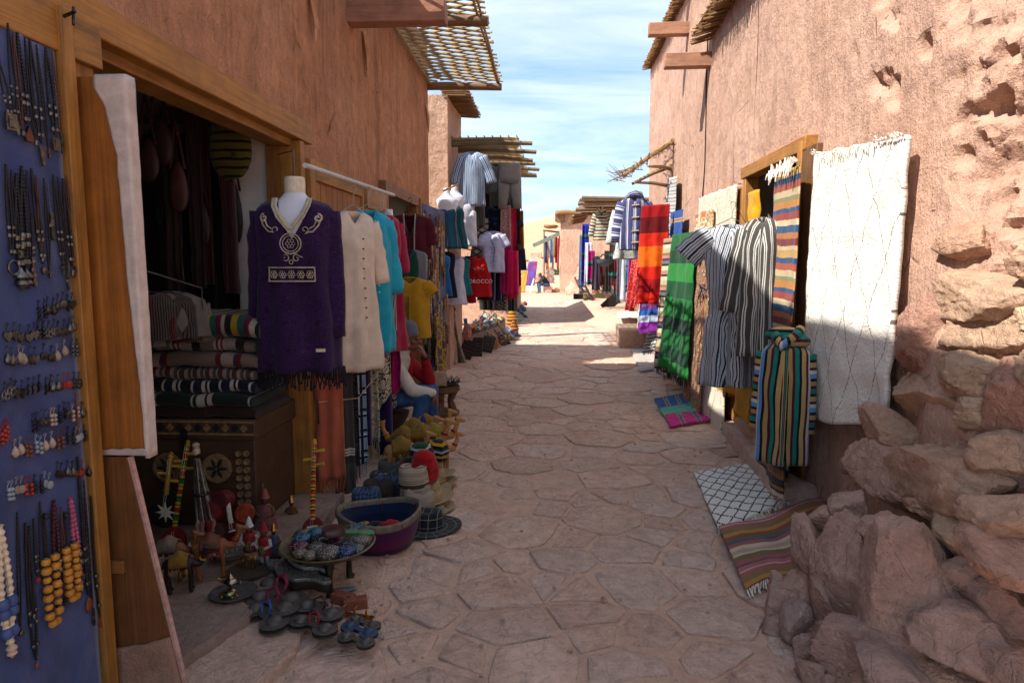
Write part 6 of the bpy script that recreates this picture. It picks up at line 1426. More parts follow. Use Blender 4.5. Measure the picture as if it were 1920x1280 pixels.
hat('grey felt trilby at the back of the dark hats', gp(738, 905) + V3(0, 0, .02), .10, .15, .14, FELTG, None, (.1, -.05), .5, plain('6a645e', .9), name='felt_hat'); hat('black and white checked trilby', gp(722, 925) + V3(0, 0, .02), .095, .14, .13, CHK, None, (.15, -.05), .5, name='cloth_hat'); hat('blue checked trilby behind the brown felt one', gp(728, 938) + V3(0, 0, .02), .095, .14, .13, CHB, None, (.15, 0), .5, name='cloth_hat'); hat('brown felt trilby beside the basket rim', gp(712, 950) + V3(0, 0, .04), .10, .14, .12, FELTB, None, (.15, 0), .5, name='felt_hat'); hat('blue plaid cap hat behind the basket', gp(690, 960) + V3(0, 0, .04), .09, .12, .12, CHB, None, (.2, -.05), .5, name='cloth_hat')
# ---- toy camels with coloured harness in front of the seated man
CT = [((752, 900), .29, .3, 'tan toy camel with a yellow tasselled cloth at the front of the group'), ((790, 875), .31, .1, 'tan toy camel with its head towards the street'), ((775, 860), .30, -.2, 'tan toy camel in the middle with a green halter'), ((812, 872), .30, .5, 'tan toy camel looking out at the street edge of the group'), ((760, 872), .28, 2.9, 'tan toy camel turned to the wall'), ((798, 850), .30, .3, 'tan toy camel at the back of the group'), ((820, 890), .25, .6, 'small tan camel beside the banded cap')]
for k, (pp, s, rz, look) in enumerate(CT): camel(look, gp(*pp), s * 1.3, rz, plain('a87440', .7, .2, 20), [MUST, blotch('sad2', [(0, '8a6a1c'), (.5, '5a3a1a'), (.6, 'a8801c')], 25), MUST, blotch('sad3', [(0, '5a6a2a'), (.5, 'a8801c'), (.6, '6a2c1c')], 25), MUST, MUST, MUST][k], [YEL, REDT, YEL, REDT, YEL, YEL, REDT][k], 'toy camels before the seated man', seed=10 + k)
tas = thing('tassel', 'blue and red silk tassel standing among the toy camels', 'tassel', gp(800, 868)); c = gp(800, 868)
m = MB(); m.lathe([(.02, .15), (.026, .22), (.018, .30), (.008, .33)], c, 10); m.build('red_skirt', plain('8a101c', .6), tas); m = MB(); m.lathe([(.03, .18), (.034, .26), (.02, .34), (.014, .38), (.001, .40)], c + V3(-.03, .03, 0), 10); m.build('blue_skirt', plain('101a6a', .6), tas)
# ---- stool with a tray of little brass pots
sc = gp(832, 778); sl_ = thing('wooden_stool', 'low carved wooden stool holding a tray of little pots', 'stool', sc); WS = wood('6a4a2c', 0, .5)
m = MB(); m.lathe([(.15, 0), (.165, .015), (.16, .05), (.14, .06)], sc, 20, wob=.15); m.build('foot_ring', WS, sl_)
for a in (.3, 2.4, 4.5): m = MB(); m.tube([sc + V3(.10 * math.cos(a), .10 * math.sin(a), .05), sc + V3(.075 * math.cos(a), .075 * math.sin(a), .16), sc + V3(.11 * math.cos(a), .11 * math.sin(a), .27)], [.05, .035, .05], 8); m.build('leg', WS, sl_)
m = MB(); m.lathe([(.15, .26), (.17, .275), (.17, .33), (.15, .34)], sc, 20, wob=.08); m.build('seat', WS, sl_)
tc_ = sc + V3(-.01, 0, .345); dish('tin_tray', 'shallow tin tray on the wooden stool', tc_, .20, PLATE, metal('6a665e', .4), 'tray')
pot = None
for k in range(30):
    a = k * 2.4; rr = .17 * math.sqrt((k + .5) / 30); p = tc_ + V3(rr * math.cos(a), rr * math.sin(a), .018)
    if pot is None:
        m = MB(); m.lathe([(.014, 0), (.019, .012), (.017, .03), (.010, .038), (.012, .044), (.006, .055), (.001, .065)], n=10); m.tube([(.018, 0, .012), (.034, 0, .03), (.036, 0, .04)], [.005, .003, .003], 5); pot = m.build('tea_pot', metal('7a756c', .25, .4, 60), None, off=(0, 0, 0)); o = pot
    else: o = pot.copy(); C.objects.link(o)
    o.location = p; o.rotation_euler = (0, 0, a); tag(o, 'tiny silver teapot on the tin tray beside the seated man', 'teapot', 'tiny teapots on the stool tray')
# ---------------------------------------------------------------- sunlit side: rubble, doorway, rugs and gowns
M_EARTH = adobe('loose_earth', 'c29c86', 'b08a74', .05, 0, .8)
hp = thing('rubble_heap', 'low heap of broken reddish stones and earth against the sunlit wall', 'stone heap', (1.4, 2.5, 0))
def heap_h(x, y):
    e = min(1, max(0, (x - (.93 + .10 * nz(y, 3, 0, 2.1) + max(0, 2.55 - y) * .10)) / .55)); f_ = min(1, max(0, (3.25 - y) / .75))
    return -.06 + .60 * (e ** .7) * (f_ ** .7) * max(.25, min(1, (y - 1.5) / 1.1)) + .03 * nz(x, y, 5, 6) + .015 * nz(x, y, 9, 17)
m = MB(); m.grid(lambda u, v: (lerp(.80, 1.95, u), lerp(1.3, 3.4, v), heap_h(lerp(.80, 1.95, u), lerp(1.3, 3.4, v))), 60, 90); m.build('earth', M_EARTH, hp, ang=180)
HEAP = [(1632, 1028, 1806, 1268, 2.38, .16), (1546, 980, 1644, 1166, 2.66, .16), (1498, 994, 1550, 1095, 2.84, .12), (1538, 1162, 1668, 1290, 2.42, .16), (1762, 1183, 1900, 1300, 2.16, .18), (1835, 1093, 1960, 1264, 2.24, .18), (1524, 1085, 1569, 1172, 2.72, .09), (1470, 1080, 1530, 1160, 2.86, .09), (1440, 1100, 1490, 1180, 2.92, .08), (1477, 1146, 1524, 1210, 2.74, .08),
        (1556, 927, 1638, 1000, 2.92, .10), (1528, 957, 1582, 1008, 2.95, .08), (1626, 984, 1728, 1061, 2.62, .14), (1630, 1244, 1764, 1310, 2.22, .14), (1490, 1200, 1545, 1260, 2.62, .07), (1440, 1170, 1480, 1215, 2.82, .05), (1700, 1010, 1780, 1060, 2.5, .1), (1780, 1060, 1860, 1110, 2.35, .1), (1880, 1240, 1990, 1330, 2.0, .15), (1500, 1250, 1560, 1300, 2.45, .07)]
for k, (x0, y0, x1, y1, Yd, dp) in enumerate(HEAP):
    a = P(x0, (y0 + y1) / 2, Y=Yd); b = P(x1, (y0 + y1) / 2, Y=Yd); zt_ = P((x0 + x1) / 2, y0, Y=Yd).z; zb_ = P((x0 + x1) / 2, y1, Y=Yd).z
    m = MB(); rock(m, ((a.x + b.x) / 2, Yd + dp * .5, (zt_ + zb_) / 2), ((b.x - a.x) * .62, dp, (zt_ - zb_) * .62), 100 + k, 5 if (x1 - x0) > 90 else 4, 10, Matrix.Rotation(.12 * math.sin(k * 2.1), 3, 'Y') @ Matrix.Rotation(-.35 * (k % 3) * .5, 3, 'X'), .055); m.build('stone', M_ROCK, hp, ang=50)
m = MB()
for k in range(800):
    x = qe.uniform(.92, 1.75); y = qe.uniform(2.0, 3.1); s_ = qe.uniform(.004, .016) * (2.2 if k % 9 == 0 else 1); m.sph((x, y, heap_h(x, y) + s_ * .3), (s_, s_ * qe.uniform(.6, 1), s_ * .7), 1)
m.build('gravel', M_ROCK, hp, kind='stuff')
WALLST = [(1595, 845, 1690, 925, 1.52, .13), (1618, 776, 1696, 850, 1.58, .11), (1672, 825, 1825, 958, 1.55, .15), (1827, 923, 1930, 1024, 1.52, .16), (1810, 996, 1930, 1085, 1.45, .14), (1731, 962, 1840, 1022, 1.50, .10), (1735, 508, 1873, 597, 1.64, .13), (1744, 548, 1906, 692, 1.66, .14), (1669, 556, 1776, 722, 1.68, .14), (1678, 705, 1782, 790, 1.62, .13), (1740, 743, 1855, 800, 1.62, .12), (1766, 658, 1874, 748, 1.64, .13), (1817, 690, 1925, 824, 1.62, .14), (1808, 813, 1930, 912, 1.58, .14), (1868, 440, 1940, 552, 1.66, .14), (1747, 430, 1835, 496, 1.72, .10), (1752, 372, 1800, 412, 1.80, .09), (1860, 560, 1960, 650, 1.66, .13), (1690, 925, 1750, 975, 1.5, .1), (1900, 640, 1990, 730, 1.64, .13), (1650, 915, 1705, 955, 1.5, .09)]
for k, (x0, y0, x1, y1, Xp, th) in enumerate(WALLST):
    a = P(x0, (y0 + y1) / 2, X=Xp); b = P(x1, (y0 + y1) / 2, X=Xp); zt_ = P((x0 + x1) / 2, y0, X=Xp).z; zb_ = P((x0 + x1) / 2, y1, X=Xp).z
    m = MB(); rock(m, (Xp + th * (.45 if k < 6 else .72), (a.y + b.y) / 2, (zt_ + zb_) / 2), (th, abs(a.y - b.y) * .64, (zt_ - zb_) * .60), 200 + k, 5, 10, Matrix.Rotation(.15 * math.sin(k * 1.7), 3, 'X'), .06); m.build('stone', stone_mat('wall_stone_pale', 'd0ac90', 'b88f76', 'd8b898', .7) if k % 4 else stone_mat('wall_stone_rose', 'd2a48e', 'bb8d78', 'd8b49e', .8), ra, ang=50)
# timber doorway
for (nm, x, y, z, d) in (('door_post', XR - .02, DY0 + .035, 1.28, (.13, .09, 2.36)), ('door_post', XR - .01, DY1 - .03, 1.26, (.12, .08, 2.32)), ('lintel', XR - .02, (DY0 + DY1) / 2, 2.44, (.12, DY1 - DY0 + .12, .10)), ('door_post', XR + .07, DY0 + .05, 1.25, (.08, .06, 2.3))):
    m = MB(); m.box((x, y, z), d); m.build(nm, wood('b17a3c', 1 if nm == 'lintel' else 2, .5), ra, bevel=.005)
m = MB(); m.bx(XR - .075, XR - .035, 4.56, 4.84, .16, 2.40); m.build('door_edge', wood('7a5434', 2, .5), ra, bevel=.004)
dl2 = thing('plank_door', 'brown plank door leaf folded back beside the sunlit doorway', 'door', (XR - .06, 6.5, .1))
for k in range(4): m = MB(); m.bx(XR - .07, XR - .05, 6.30 + k * .11, 6.405 + k * .11, .15, 2.32); m.build('board', wood('a8743c', 2, .5), dl2, bevel=.003)
for z_ in (1.86, .6): m = MB(); m.bx(XR - .085, XR - .07, 6.27, 6.45, z_ - .05, z_ + .05); m.build('hinge', DARKS, dl2)
m = MB(); m.bx(XR - .10, XR - .05, 7.77, 7.84, .1, 2.3); m.bx(XR - .10, XR - .05, 7.06, 7.13, .1, 2.3); m.bx(XR - .10, XR - .05, 7.06, 7.84, 2.3, 2.38); m.build('door_frame', wood('b17a3c', 2, .5), ra, bevel=.004)
slab(MB(), [(1.50, 4.45), (1.82, 4.45), (1.82, 6.5), (1.62, 6.45), (1.56, 5.6)], -.02, .13, q2).build('door_step', M_FLAG, None, ang=60, label='worn stone step before the sunlit doorway', cat='step')
slab(MB(), [(1.66, 4.9), (1.9, 4.9), (1.9, 6.2), (1.68, 6.2)], .12, .22, q2).build('door_step', M_FLAG, None, ang=60, label='upper stone step inside the sunlit doorway', cat='step')

def lattice(name, base, line, pw, ph, lw, warp=.03, ws=5, bump=.8, bsc=60):
    if name in _mats: return _mats[name]
    t = NT(name); v = t.co('UV'); s = t.sep(v)
    w1 = t.math('MULTIPLY', t.math('SUBTRACT', t.noise(v, ws, 3), .5), warp * 2); w2 = t.math('MULTIPLY', t.math('SUBTRACT', t.noise(t.co('UV', loc=(5, 3, 0)), ws, 3), .5), warp * 2)
    a_ = t.math('DIVIDE', t.math('ADD', s[0], w1), pw); b_ = t.math('DIVIDE', t.math('ADD', s[1], w2), ph)
    def ln(x): return t.math('LESS_THAN', t.math('ABSOLUTE', t.math('SUBTRACT', t.math('FRACT', x), .5)), lw)
    lm = t.math('MAXIMUM', ln(t.math('ADD', a_, b_)), ln(t.math('SUBTRACT', a_, b_)))
    lm = t.math('MULTIPLY', lm, t.math('GREATER_THAN', t.noise(v, 70, 2), .42))
    col = t.mix(lm, lin(base), lin(line)); pile = t.noise(v, bsc, 4, .65); col = t.mix(1.0, col, t.ramp(pile, [(.3, .78), (.65, 1.0)]), 'MULTIPLY')
    _mats[name] = t.out(col, .98, t.math('ADD', pile, t.math('MULTIPLY', t.noise(t.co('UV', (1, 2.2, 1)), 12, 4, .6, .8), .9)), bump, .022, 0, .1, .2); return _mats[name]
WOOL = lattice('wool_diamond', 'f0eadd', '6b6258', .30, .62, .012, .05, 4, .6); WOOLB = plain('d8cfc0', .98, .1, 30, .6)
# big white rug on the wall
a, b = P(1530, 290, X=1.70), P(1702, 256, X=1.69)
rg = sheet('shaggy_rug', 'large shaggy white wool rug with faint grey diamonds nailed to the sunlit wall', 'rug', a, b, 1.56, WOOL, 1.5, .012, -.03, None, None, None, .03, 61, 60, 80, bot=lambda u: 1.0 + .06 * math.sin(u * 4.2 + .6) , top_jag=.03, sway=(-.02, -.02))
m = MB(); qf = random.Random(2)
for k in range(46):
    u = k / 45; p = a.lerp(b, u) + V3(-.02, 0, .0 + .02 * nz(u * 14, 2, 61)); dn = qf.uniform(.02, .07) if .1 < u < .75 else -qf.uniform(.01, .03); m.tube([p, p + V3(-.012, qf.uniform(-.01, .01), -dn * .5), p + V3(-.016, qf.uniform(-.015, .015), -dn)], [.006, .005, .003], 4)
m.build('fringe', WOOLB, rg)
# kilim in the doorway
KIL = stripes('kilim_door', [(.05, 'c29a5a'), (.04, '1f4a78'), (.05, 'a8503a'), (.045, 'd0b890'), (.03, '8a8a5a'), (.05, 'c2803a'), (.03, '1f4a78'), (.05, '9c3a34'), (.04, 'd8c49c'), (.05, '244f7c'), (.04, 'b8743a'), (.05, '7c2c34'), (.03, 'cdb78c')], 'v', warp=.012, hatch=(60, .25))
a, b = P(1452, 330, X=1.66), P(1502, 308, X=1.60)
kd = sheet('kilim', 'multicoloured banded kilim hanging in the sunlit doorway', 'kilim', a, b, 2.18, KIL, 1.2, .03, .05, None, None, None, .01, 62, 22, 70)
m = MB()
for k in range(30): u = k / 29; p = a.lerp(b, u) + V3(-.03, -.01, .02); m.tube([p, p + V3(-.02, qf.uniform(-.02, .02), qf.uniform(-.02, .05)), p + V3(-.035, qf.uniform(-.03, .03), -qf.uniform(.02, .10))], [.008, .009, .004], 4)
m.build('wool_knots', WOOLB, kd)
a, b = P(1428, 735, X=1.56), P(1475, 745, X=1.46); sheet('kilim', 'orange edged dark kilim hanging low under the hooded robe', 'kilim', a, b, .62, stripes('kilim_low', [(.03, 'a8622a'), (.05, '22242c'), (.02, 'b8803a'), (.05, '6a2422'), (.02, 'c8b490'), (.05, '1f2a44'), (.03, '8a5a2c')], 'v', hatch=(40, .5)), 1, .02, .1, None, .03, WOOLB, .01, 63)
# hooded robe with rainbow bands
RBW = stripes('robe_bands', [(.030, '1f7a6c'), (.018, '12161c'), (.030, 'b89a62'), (.018, '4a1c34'), (.022, 'c8c4c0'), (.028, '5f92c4'), (.018, '12161c'), (.028, 'a88c58'), (.020, '4a1c34')], 'v', warp=.004); RBU = stripes('robe_bands_up', [(.030, '1f7a6c'), (.018, '12161c'), (.030, 'b89a62'), (.018, '4a1c34'), (.022, 'c8c4c0'), (.028, '5f92c4'), (.018, '12161c'), (.028, 'a88c58'), (.020, '4a1c34')], 'u', warp=.004)
p = P(1476, 632, Y=4.30)
hr = garment('hooded_robe', 'hooded robe in turquoise, tan, black and blue stripes on a hook by the white rug', p, -.45, .155, .80, [(0, .75, .03), (.06, .95, .09), (.3, 1.0, .11), (1, .95, .11)], RBU, (.50, 4, .075, .075, 4), RBW, (.05, .05), (5, .016), 'robe', None, 64, .06)
m = MB(); m.sph((-.02, .035, .01), (.12, .06, .055), 3); m.sph((.05, -.02, -.02), (.09, .07, .05), 3); hd_ = m.build('hood', RBW, None, off=(0, 0, 0), ang=180); hd_.parent = hr
m = MB(); m.tube([(-.07, -.05, .02), (-.02, -.105, -.05), (.06, -.07, .02), (.08, -.02, .06)], .03, 8); hd2 = m.build('collar_roll', RBW, None, off=(0, 0, 0), ang=180); hd2.parent = hr
# gowns on the door
NAV = stripes('gown_navy', [(.010, '2c3648'), (.006, 'e0e2e4'), (.004, '4a566a'), (.008, 'd6dade'), (.004, '2c3648'), (.006, 'e0e2e4')], 'u', warp=.002, hatch=(110, .22))
GRY = stripes('gown_grey', [(.030, '4a4744'), (.007, 'd0ccc4'), (.006, '4a4744'), (.007, 'd0ccc4')], 'u', warp=.004)
p = P(1372, 418, Y=5.55); gw = garment('belted_gown', 'short sleeved navy gown with white pinstripes gathered at the waist beside the doorway', p, -.30, .215, 1.32, [(0, .8, .02), (.05, 1.0, .05), (.2, .92, .10), (.45, .66, .10), (.52, .60, .09), (.62, .82, .12), (1, .98, .13)], NAV, (.26, 58, .10, .12, 18), None, (.10, .05), (7, .026), 'gown', None, 65, .05)
hanger('wire hanger hooked on the door hinge with the navy gown', p + V3(0, 0, .04), -.3, .42)
m = MB(); m.tube([p + V3(.02, 0, .14), P(1385, 395, X=XR - .08)], .003, 4); m.build('hook_wire', SILVER, None, label='wire between the hinge and the navy gown hanger', cat='wire')
p = P(1430, 405, Y=5.15); garment('striped_cloak', 'charcoal cloak with white bands hanging behind the navy gown', p, -.55, .15, 1.05, KAFT, GRY, (.62, 12, .085, .10, 6), GRY, (.06, .05), (5, .018), 'cloak', None, 66, .06)
sheet('mustard_shawl', 'mustard yellow shawl hanging below the navy gown', 'shawl', P(1362, 655, X=1.60), P(1412, 665, X=1.62), .62, cloth('c08a12'), 2, .045, .2, None, .03, None, .008, 67, bot=lambda u: .55 + .45 * u)
sheet('mustard_shawl', 'mustard yellow cloth bunched at the top of the doorway', 'shawl', P(1402, 362, X=1.70), P(1422, 355, X=1.70), .32, cloth('c08a12'), 2, .03, 0, None, None, None, .008, 68)
# long cream rug standing on the ground
a, b = P(1312, 372, X=1.67), P(1382, 345, X=1.66)
CRM = lattice('cream_rug', 'ddd0b8', '3c3834', .55, .9, .008, .04, 3); sheet('cream_rug', 'long cream wool rug hanging from the lintel to the ground, pink fringed foot', 'rug', a, b, 2.42, CRM, 1.3, .03, .06, None, .06, plain('c8a898', .95), .02, 69, 40, 80, sway=(-.05, .05), top_jag=.02)
# patchwork kilim
PAT = blotch('patchwork', [(0, '8a4a2c'), (.25, '2a3a4c'), (.33, 'b8804c'), (.45, '5a2c24'), (.55, 'c2a070'), (.63, '2c2a2a'), (.72, 'a8583a'), (.82, '58683c')], 9, 'cell', 0, .4, (1.0, 2.6, 1)); a, b = P(1300, 470, X=1.66), P(1334, 452, X=1.62); sheet('patchwork_kilim', 'orange patchwork kilim hanging between the green shawl and the cream rug', 'kilim', a, b, 2.0, PAT, 2, .03, .05, None, .02, None, .012, 70, sway=(-.08, 0))
sheet('patchwork_cloth', 'small orange and cream cloth tied at the top of the patchwork kilim', 'cloth', P(1305, 400, X=1.66), P(1338, 392, X=1.62), .55, blotch('patch2', [(0, 'c27a4a'), (.4, 'd8c4a4'), (.55, '8a8a5a'), (.7, 'b8663c')], 8, 'cell', 0, .4, (1, 2.6, 1)), 2, .04, 0, None, None, None, .01, 71)
m = MB(); c = P(1318, 540, X=1.58)
for k in range(26): e = c + V3(qf.uniform(-.08, .05), qf.uniform(-.12, .12), qf.uniform(-.22, .06)); m.tube([c, c.lerp(e, .5) + V3(-.02, 0, .02), e], [.010, .008, .005], 5)
m.build('yarn_tassel', blotch('yarn', [(0, '6a4a38'), (.5, '2c5a6a'), (.58, '8a3a2c'), (.68, 'b09a7c')], 30), None, label='tangled yarn tassels tied across the patchwork kilim', cat='tassel')
# green shawl, striped kilim, red shawl and neighbours
GRN = stripes('green_shawl', [(.20, '145c2a'), (.16, '0a3a20'), (.22, '227a30'), (.20, '0d4624'), (.24, '186a2c'), (.18, '082c1a')], 'v', warp=.0); a, b = P(1262, 440, X=1.50), P(1304, 434, X=1.60); sheet('green_shawl', 'long emerald green shawl in shaded blocks with a dark fringe', 'shawl', a, b, 1.70, GRN, 2.5, .035, .25, None, .09, plain('0e2418', .9), .006, 72, sway=(-.10, 0))
STK = stripes('earth_kilim', [(.05, 'a8826a'), (.03, '3c2226'), (.05, 'c8c0ac'), (.06, 'b8ac84'), (.03, '8a6a3c'), (.04, 'b8807a'), (.03, '4a2428'), (.04, '6a6a74'), (.03, '241c20'), (.06, 'c8c49c')], 'v', warp=.0); a, b = P(1246, 448, X=1.46), P(1290, 440, X=1.62); sheet('earth_striped_cloth', 'cloth with brown, cream and pink bars beside the green shawl', 'cloth', a, b, 1.80, STK, 2, .03, .05, None, None, None, .008, 73, sway=(-.06, .1))
a, b = P(1203, 386, Y=9.5), P(1256, 382, Y=9.35); REDS = stripes('flame_shawl', [(.16, '8f0c12'), (.22, '5a060c'), (.18, 'c0200e'), (.28, 'e0600c'), (.17, 'c41c0c'), (.19, '9a0e12'), (.16, 'c81a10')], 'v', warp=.0); sheet('flame_shawl', 'long red and orange blocked shawl catching the sun', 'shawl', a, b, 1.36, REDS, 2.2, .035, .12, None, .08, plain('b81a10', .9), .006, 74, sway=(-.06, 0))
a, b = P(1252, 335, X=1.68), P(1270, 330, X=1.68); sheet('grey_strip_cloth', 'narrow grey and white woven strip above the striped cloth', 'cloth', a, b, 2.9, stripes('grey_strip', [(.03, 'c8c4bc'), (.012, '7a7874'), (.04, 'd0ccc4'), (.02, '8a8a90')], 'v', hatch=(60, .3)), 2, .02, .2, None, None, None, .008, 75, sway=(-.12, 0))
a, b = P(1258, 398, X=1.62), P(1281, 392, X=1.66); sheet('blue_mat', 'small royal blue embroidered cloth hanging over the earth striped cloth', 'cloth', a, b, .42, stripes('blue_embroid', [(.10, '1a4a9a'), (.02, 'b8a078'), (.015, '9a4a3a'), (.02, 'b8a078'), (.08, '1a4a9a')], 'v', hatch=(50, .3)), 2, .012, 0, None, None, None, .006, 76)
a, b = P(1208, 470, Y=10.2), P(1236, 465, Y=10.0); sheet('magenta_shawl', 'blue and magenta edged shawl hanging under the flame shawl', 'shawl', a, b, 1.25, stripes('magenta_blue', [(.18, '2a5ab0'), (.10, 'b8c4d8'), (.16, '8a2a9a'), (.18, 'c8b8cc'), (.18, 'b01a8a')], 'v'), 2, .02, .4, None, None, None, .006, 77, sway=(-.05, 0))
a, b = P(1198, 488, X=1.62), P(1216, 484, X=1.70); sheet('cream_marked_cloth', 'cream cloth with rows of small dark marks in the corner of the building', 'cloth', a, b, 1.35, blotch('marks', [(0, 'dcd0b4'), (.70, '2a2420'), (.73, 'dcd0b4')], 16, 'noise', 0, .3, (1, 2.5, 1)), 1.5, .015, .3, None, None, None, .006, 78)
a, b = P(1186, 478, Y=14.2), P(1208, 480, Y=14.0); sheet('red_cloth', 'plain red cloth with white dots at the building corner', 'cloth', a, b, 1.15, blotch('reddots', [(0, 'a81410'), (.74, 'd8d0c8'), (.8, 'a81410')], 40, 'cell'), 2, .03, -.2, None, None, None, .006, 79, sway=(-.15, 0))
a, b = P(1226, 590, X=1.52), P(1247, 585, X=1.64); sheet('black_white_weave', 'white cloth with black woven figures hanging to the ledge', 'cloth', a, b, .58, stripes('bw_weave', [(.04, 'd8d4cc'), (.02, '2c2a2a'), (.03, 'd0ccc4'), (.015, '3a3838')], 'v', hatch=(90, .6)), 1.5, .015, .45, None, .04, None, .008, 80, sway=(-.12, 0))
# striped jacket under the twig awning
JKU = stripes('jacket_up', [(.035, '484a78'), (.008, 'c8ccd8'), (.012, '5a5c8a'), (.016, 'd8dce0'), (.010, '34365e'), (.03, '4e507e')], 'u', warp=.002); JKV = stripes('jacket_across', [(.05, '484a78'), (.010, 'c8ccd8'), (.02, '55578a'), (.03, 'd4d8e0'), (.012, '34365e')], 'v', warp=.002)
p = P(1190, 368, Y=9.75)
jk = garment('hooded_jacket', 'blue and white striped hooded jacket with toggles under the twig awning', p, .05, .205, .76, [(0, .8, .03), (.05, 1, .07), (.3, 1.02, .09), (.9, 1.04, .09), (1, .98, .08)], JKU, (.56, 17, .095, .075, 14), JKV, (.07, .06), (5, .012), 'jacket', None, 81, .05, trim=lambda root, S: [MB().tube([S(-.05, z, .012), S(.05, z + .012, .012)], .010, 6).build('toggle', plain('b89a7c', .6), root) for z in (-.14, -.31, -.5, -.66)])
m = MB(); m.tube([(-.11, .02, -.03), (-.07, -.05, .015), (0, .0, .035), (.07, -.05, .015), (.11, .02, -.03)], [.035, .05, .05, .05, .035], 8); hd_ = m.build('hood', JKU, None, off=(0, 0, 0), ang=180); hd_.parent = jk
p = P(1176, 385, Y=10.2); garment('white_jacket', 'white patterned jacket hanging just behind the blue striped one', p, .2, .19, .80, SHIRT, blotch('whitepat', [(0, 'c8ccc4'), (.6, '6a7a74'), (.66, 'c8ccc4')], 22), (.5, 18, .09, .07, 10), None, (.06, .05), (5, .012), 'jacket', None, 82)
ta = thing('twig_awning', 'ragged awning of bare twigs on two poles fixed to the sunlit wall', 'awning', (1.4, 9.9, 3.0)); TW = wood('8a7256', 0, .5); qt = random.Random(6)
for k, (p0, p1, r_) in enumerate(((P(1266, 262, X=1.78), P(1168, 330, Y=9.75), .045), (P(1262, 310, X=1.78), P(1185, 345, Y=10.4), .035), (P(1262, 318, X=1.78), P(1215, 312, Y=9.9), .03), (P(1262, 350, X=1.78), P(1190, 342, Y=10.1), .03))):
    m = MB(); m.tube([p0, p0.lerp(p1, .5) + V3(0, 0, .02), p1], [r_, r_ * .85, r_ * .6], 8); m.build('pole', wood('a8875f', 0, .6), ta)
A0, A1 = P(1262, 268, X=1.76), P(1162, 332, Y=9.75)
for k in range(64):
    t_ = qt.random(); c = A0.lerp(A1, t_) + V3(0, qt.uniform(-.15, .75), qt.uniform(-.02, .04) - .0); l_ = qt.uniform(.25, .6); an = qt.uniform(-.5, .5)
    dv = Vector((math.sin(an) * .4 - (.5 if t_ > .8 else 0), math.cos(an), qt.uniform(-.15, .25))).normalized() * l_ * .5; m = MB(); m.tube([c - dv, c + V3(0, 0, .02), c + dv], [qt.uniform(.006, .012), .008, .004], 5); m.build('twig', TW, ta)
for k in range(14):
    c = A1 + V3(qt.uniform(-.02, .15), qt.uniform(-.1, .4), qt.uniform(0, .06)); e = c + V3(-qt.uniform(.06, .28), qt.uniform(-.1, .1), qt.uniform(.02, .2)); m = MB(); m.tube([c, c.lerp(e, .5) + V3(0, 0, -.02), e], [.006, .004, .002], 4); m.build('twig', TW, ta)
# rugs lying on the street
DIA = lattice('diamond_rug', 'ece6da', '141214', .15, .15, .075, .018, 7, .6, 90)
flat_rug('diamond_rug', 'white wool rug with a black diamond grid lying by the sunlit doorway', 'rug', [gp(1347, 1003), gp(1508, 935), gp(1432, 872), gp(1301, 893)], DIA, .024, None, .008, 3, .035, WOOLB)
KW = stripes('wavy_kilim', [(.05, 'b8883a'), (.07, '8a6c40'), (.05, 'a85a5c'), (.02, 'c8a898'), (.05, 'b06a68'), (.02, '5a4a60'), (.05, 'a85a5c'), (.07, '76683e'), (.03, 'd0bca4'), (.06, 'b89c88'), (.05, 'd4c0a4'), (.05, 'a05a56'), (.04, '4a5470'), (.06, '6a5c3c'), (.04, '9a3c38')], 'v', warp=.03, wscale=2.2, hatch=(75, .28))
flat_rug('wavy_kilim', 'kilim with red, cream, olive and blue bands lying rumpled against the rubble', 'kilim', [gp(1398, 1122), gp(1580, 1060), gp(1592, 942), gp(1347, 1003)], KW, .026, None, .008, 5, .045, WOOLB, 60, 60, lambda u, v: .035 * (1 + math.sin(u * 9 + v * 2.2)) * (.3 + .7 * u) + .25 * max(0, u - .8) * v)
flat_rug('prayer_mat', 'blue beaded cotton mat lying beside the mint one', 'mat', [gp(1240, 776), gp(1312, 760), gp(1306, 737), gp(1226, 752)], stripes('mat_blue', [(.14, '14508c'), (.02, '9a8a94'), (.03, '5a4a5c'), (.02, '9a8a94')], 'u', hatch=(60, .15)), .022, None, .006, 7, .02)
flat_rug('prayer_mat', 'mint green cotton mat between the blue and the pink ones', 'mat', [gp(1248, 790), gp(1328, 775), gp(1318, 756), gp(1236, 772)], stripes('mat_mint', [(.05, '4aa890'), (.01, '2a7a6c'), (.04, '58b098'), (.01, '8a8a4a')], 'v'), .024, None, .008, 8, .03)
flat_rug('prayer_mat', 'shocking pink cotton mat nearest the stone step', 'mat', [gp(1256, 806), gp(1356, 788), gp(1340, 768), gp(1246, 784)], stripes('mat_pink', [(.16, 'c20f7c'), (.02, '8a7a84'), (.03, '5a4a5c'), (.02, '8a7a84')], 'u', hatch=(60, .15)), .026, None, .008, 9, .02)
flat_rug('rag_rug', 'pale rag rug at the foot of the green shawl', 'rug', [gp(1200, 700), gp(1262, 690), gp(1250, 655), gp(1182, 658)], stripes('rag', [(.10, 'b8b4b8'), (.05, 'a8a090'), (.02, '8a8a92'), (.12, 'b0a894')], 'v', hatch=(30, .1)), .022, None, .01, 10, .02)
flat_rug('diamond_rug', 'white rug with sparse black diamonds lying on the raised terrace', 'rug', [gp(1156, 601, .35), gp(1232, 596, .35), gp(1224, 578, .35), gp(1168, 582, .35)], lattice('diamond_far', 'd8d0c2', '1a181a', .6, .5, .05, .06, 3), .365, None, .012, 11) if False else None
TRG = [Vector((1.50, 16.2, .35)), Vector((2.55, 16.4, .35)), Vector((2.65, 18.8, .35)), Vector((1.75, 18.6, .35))]
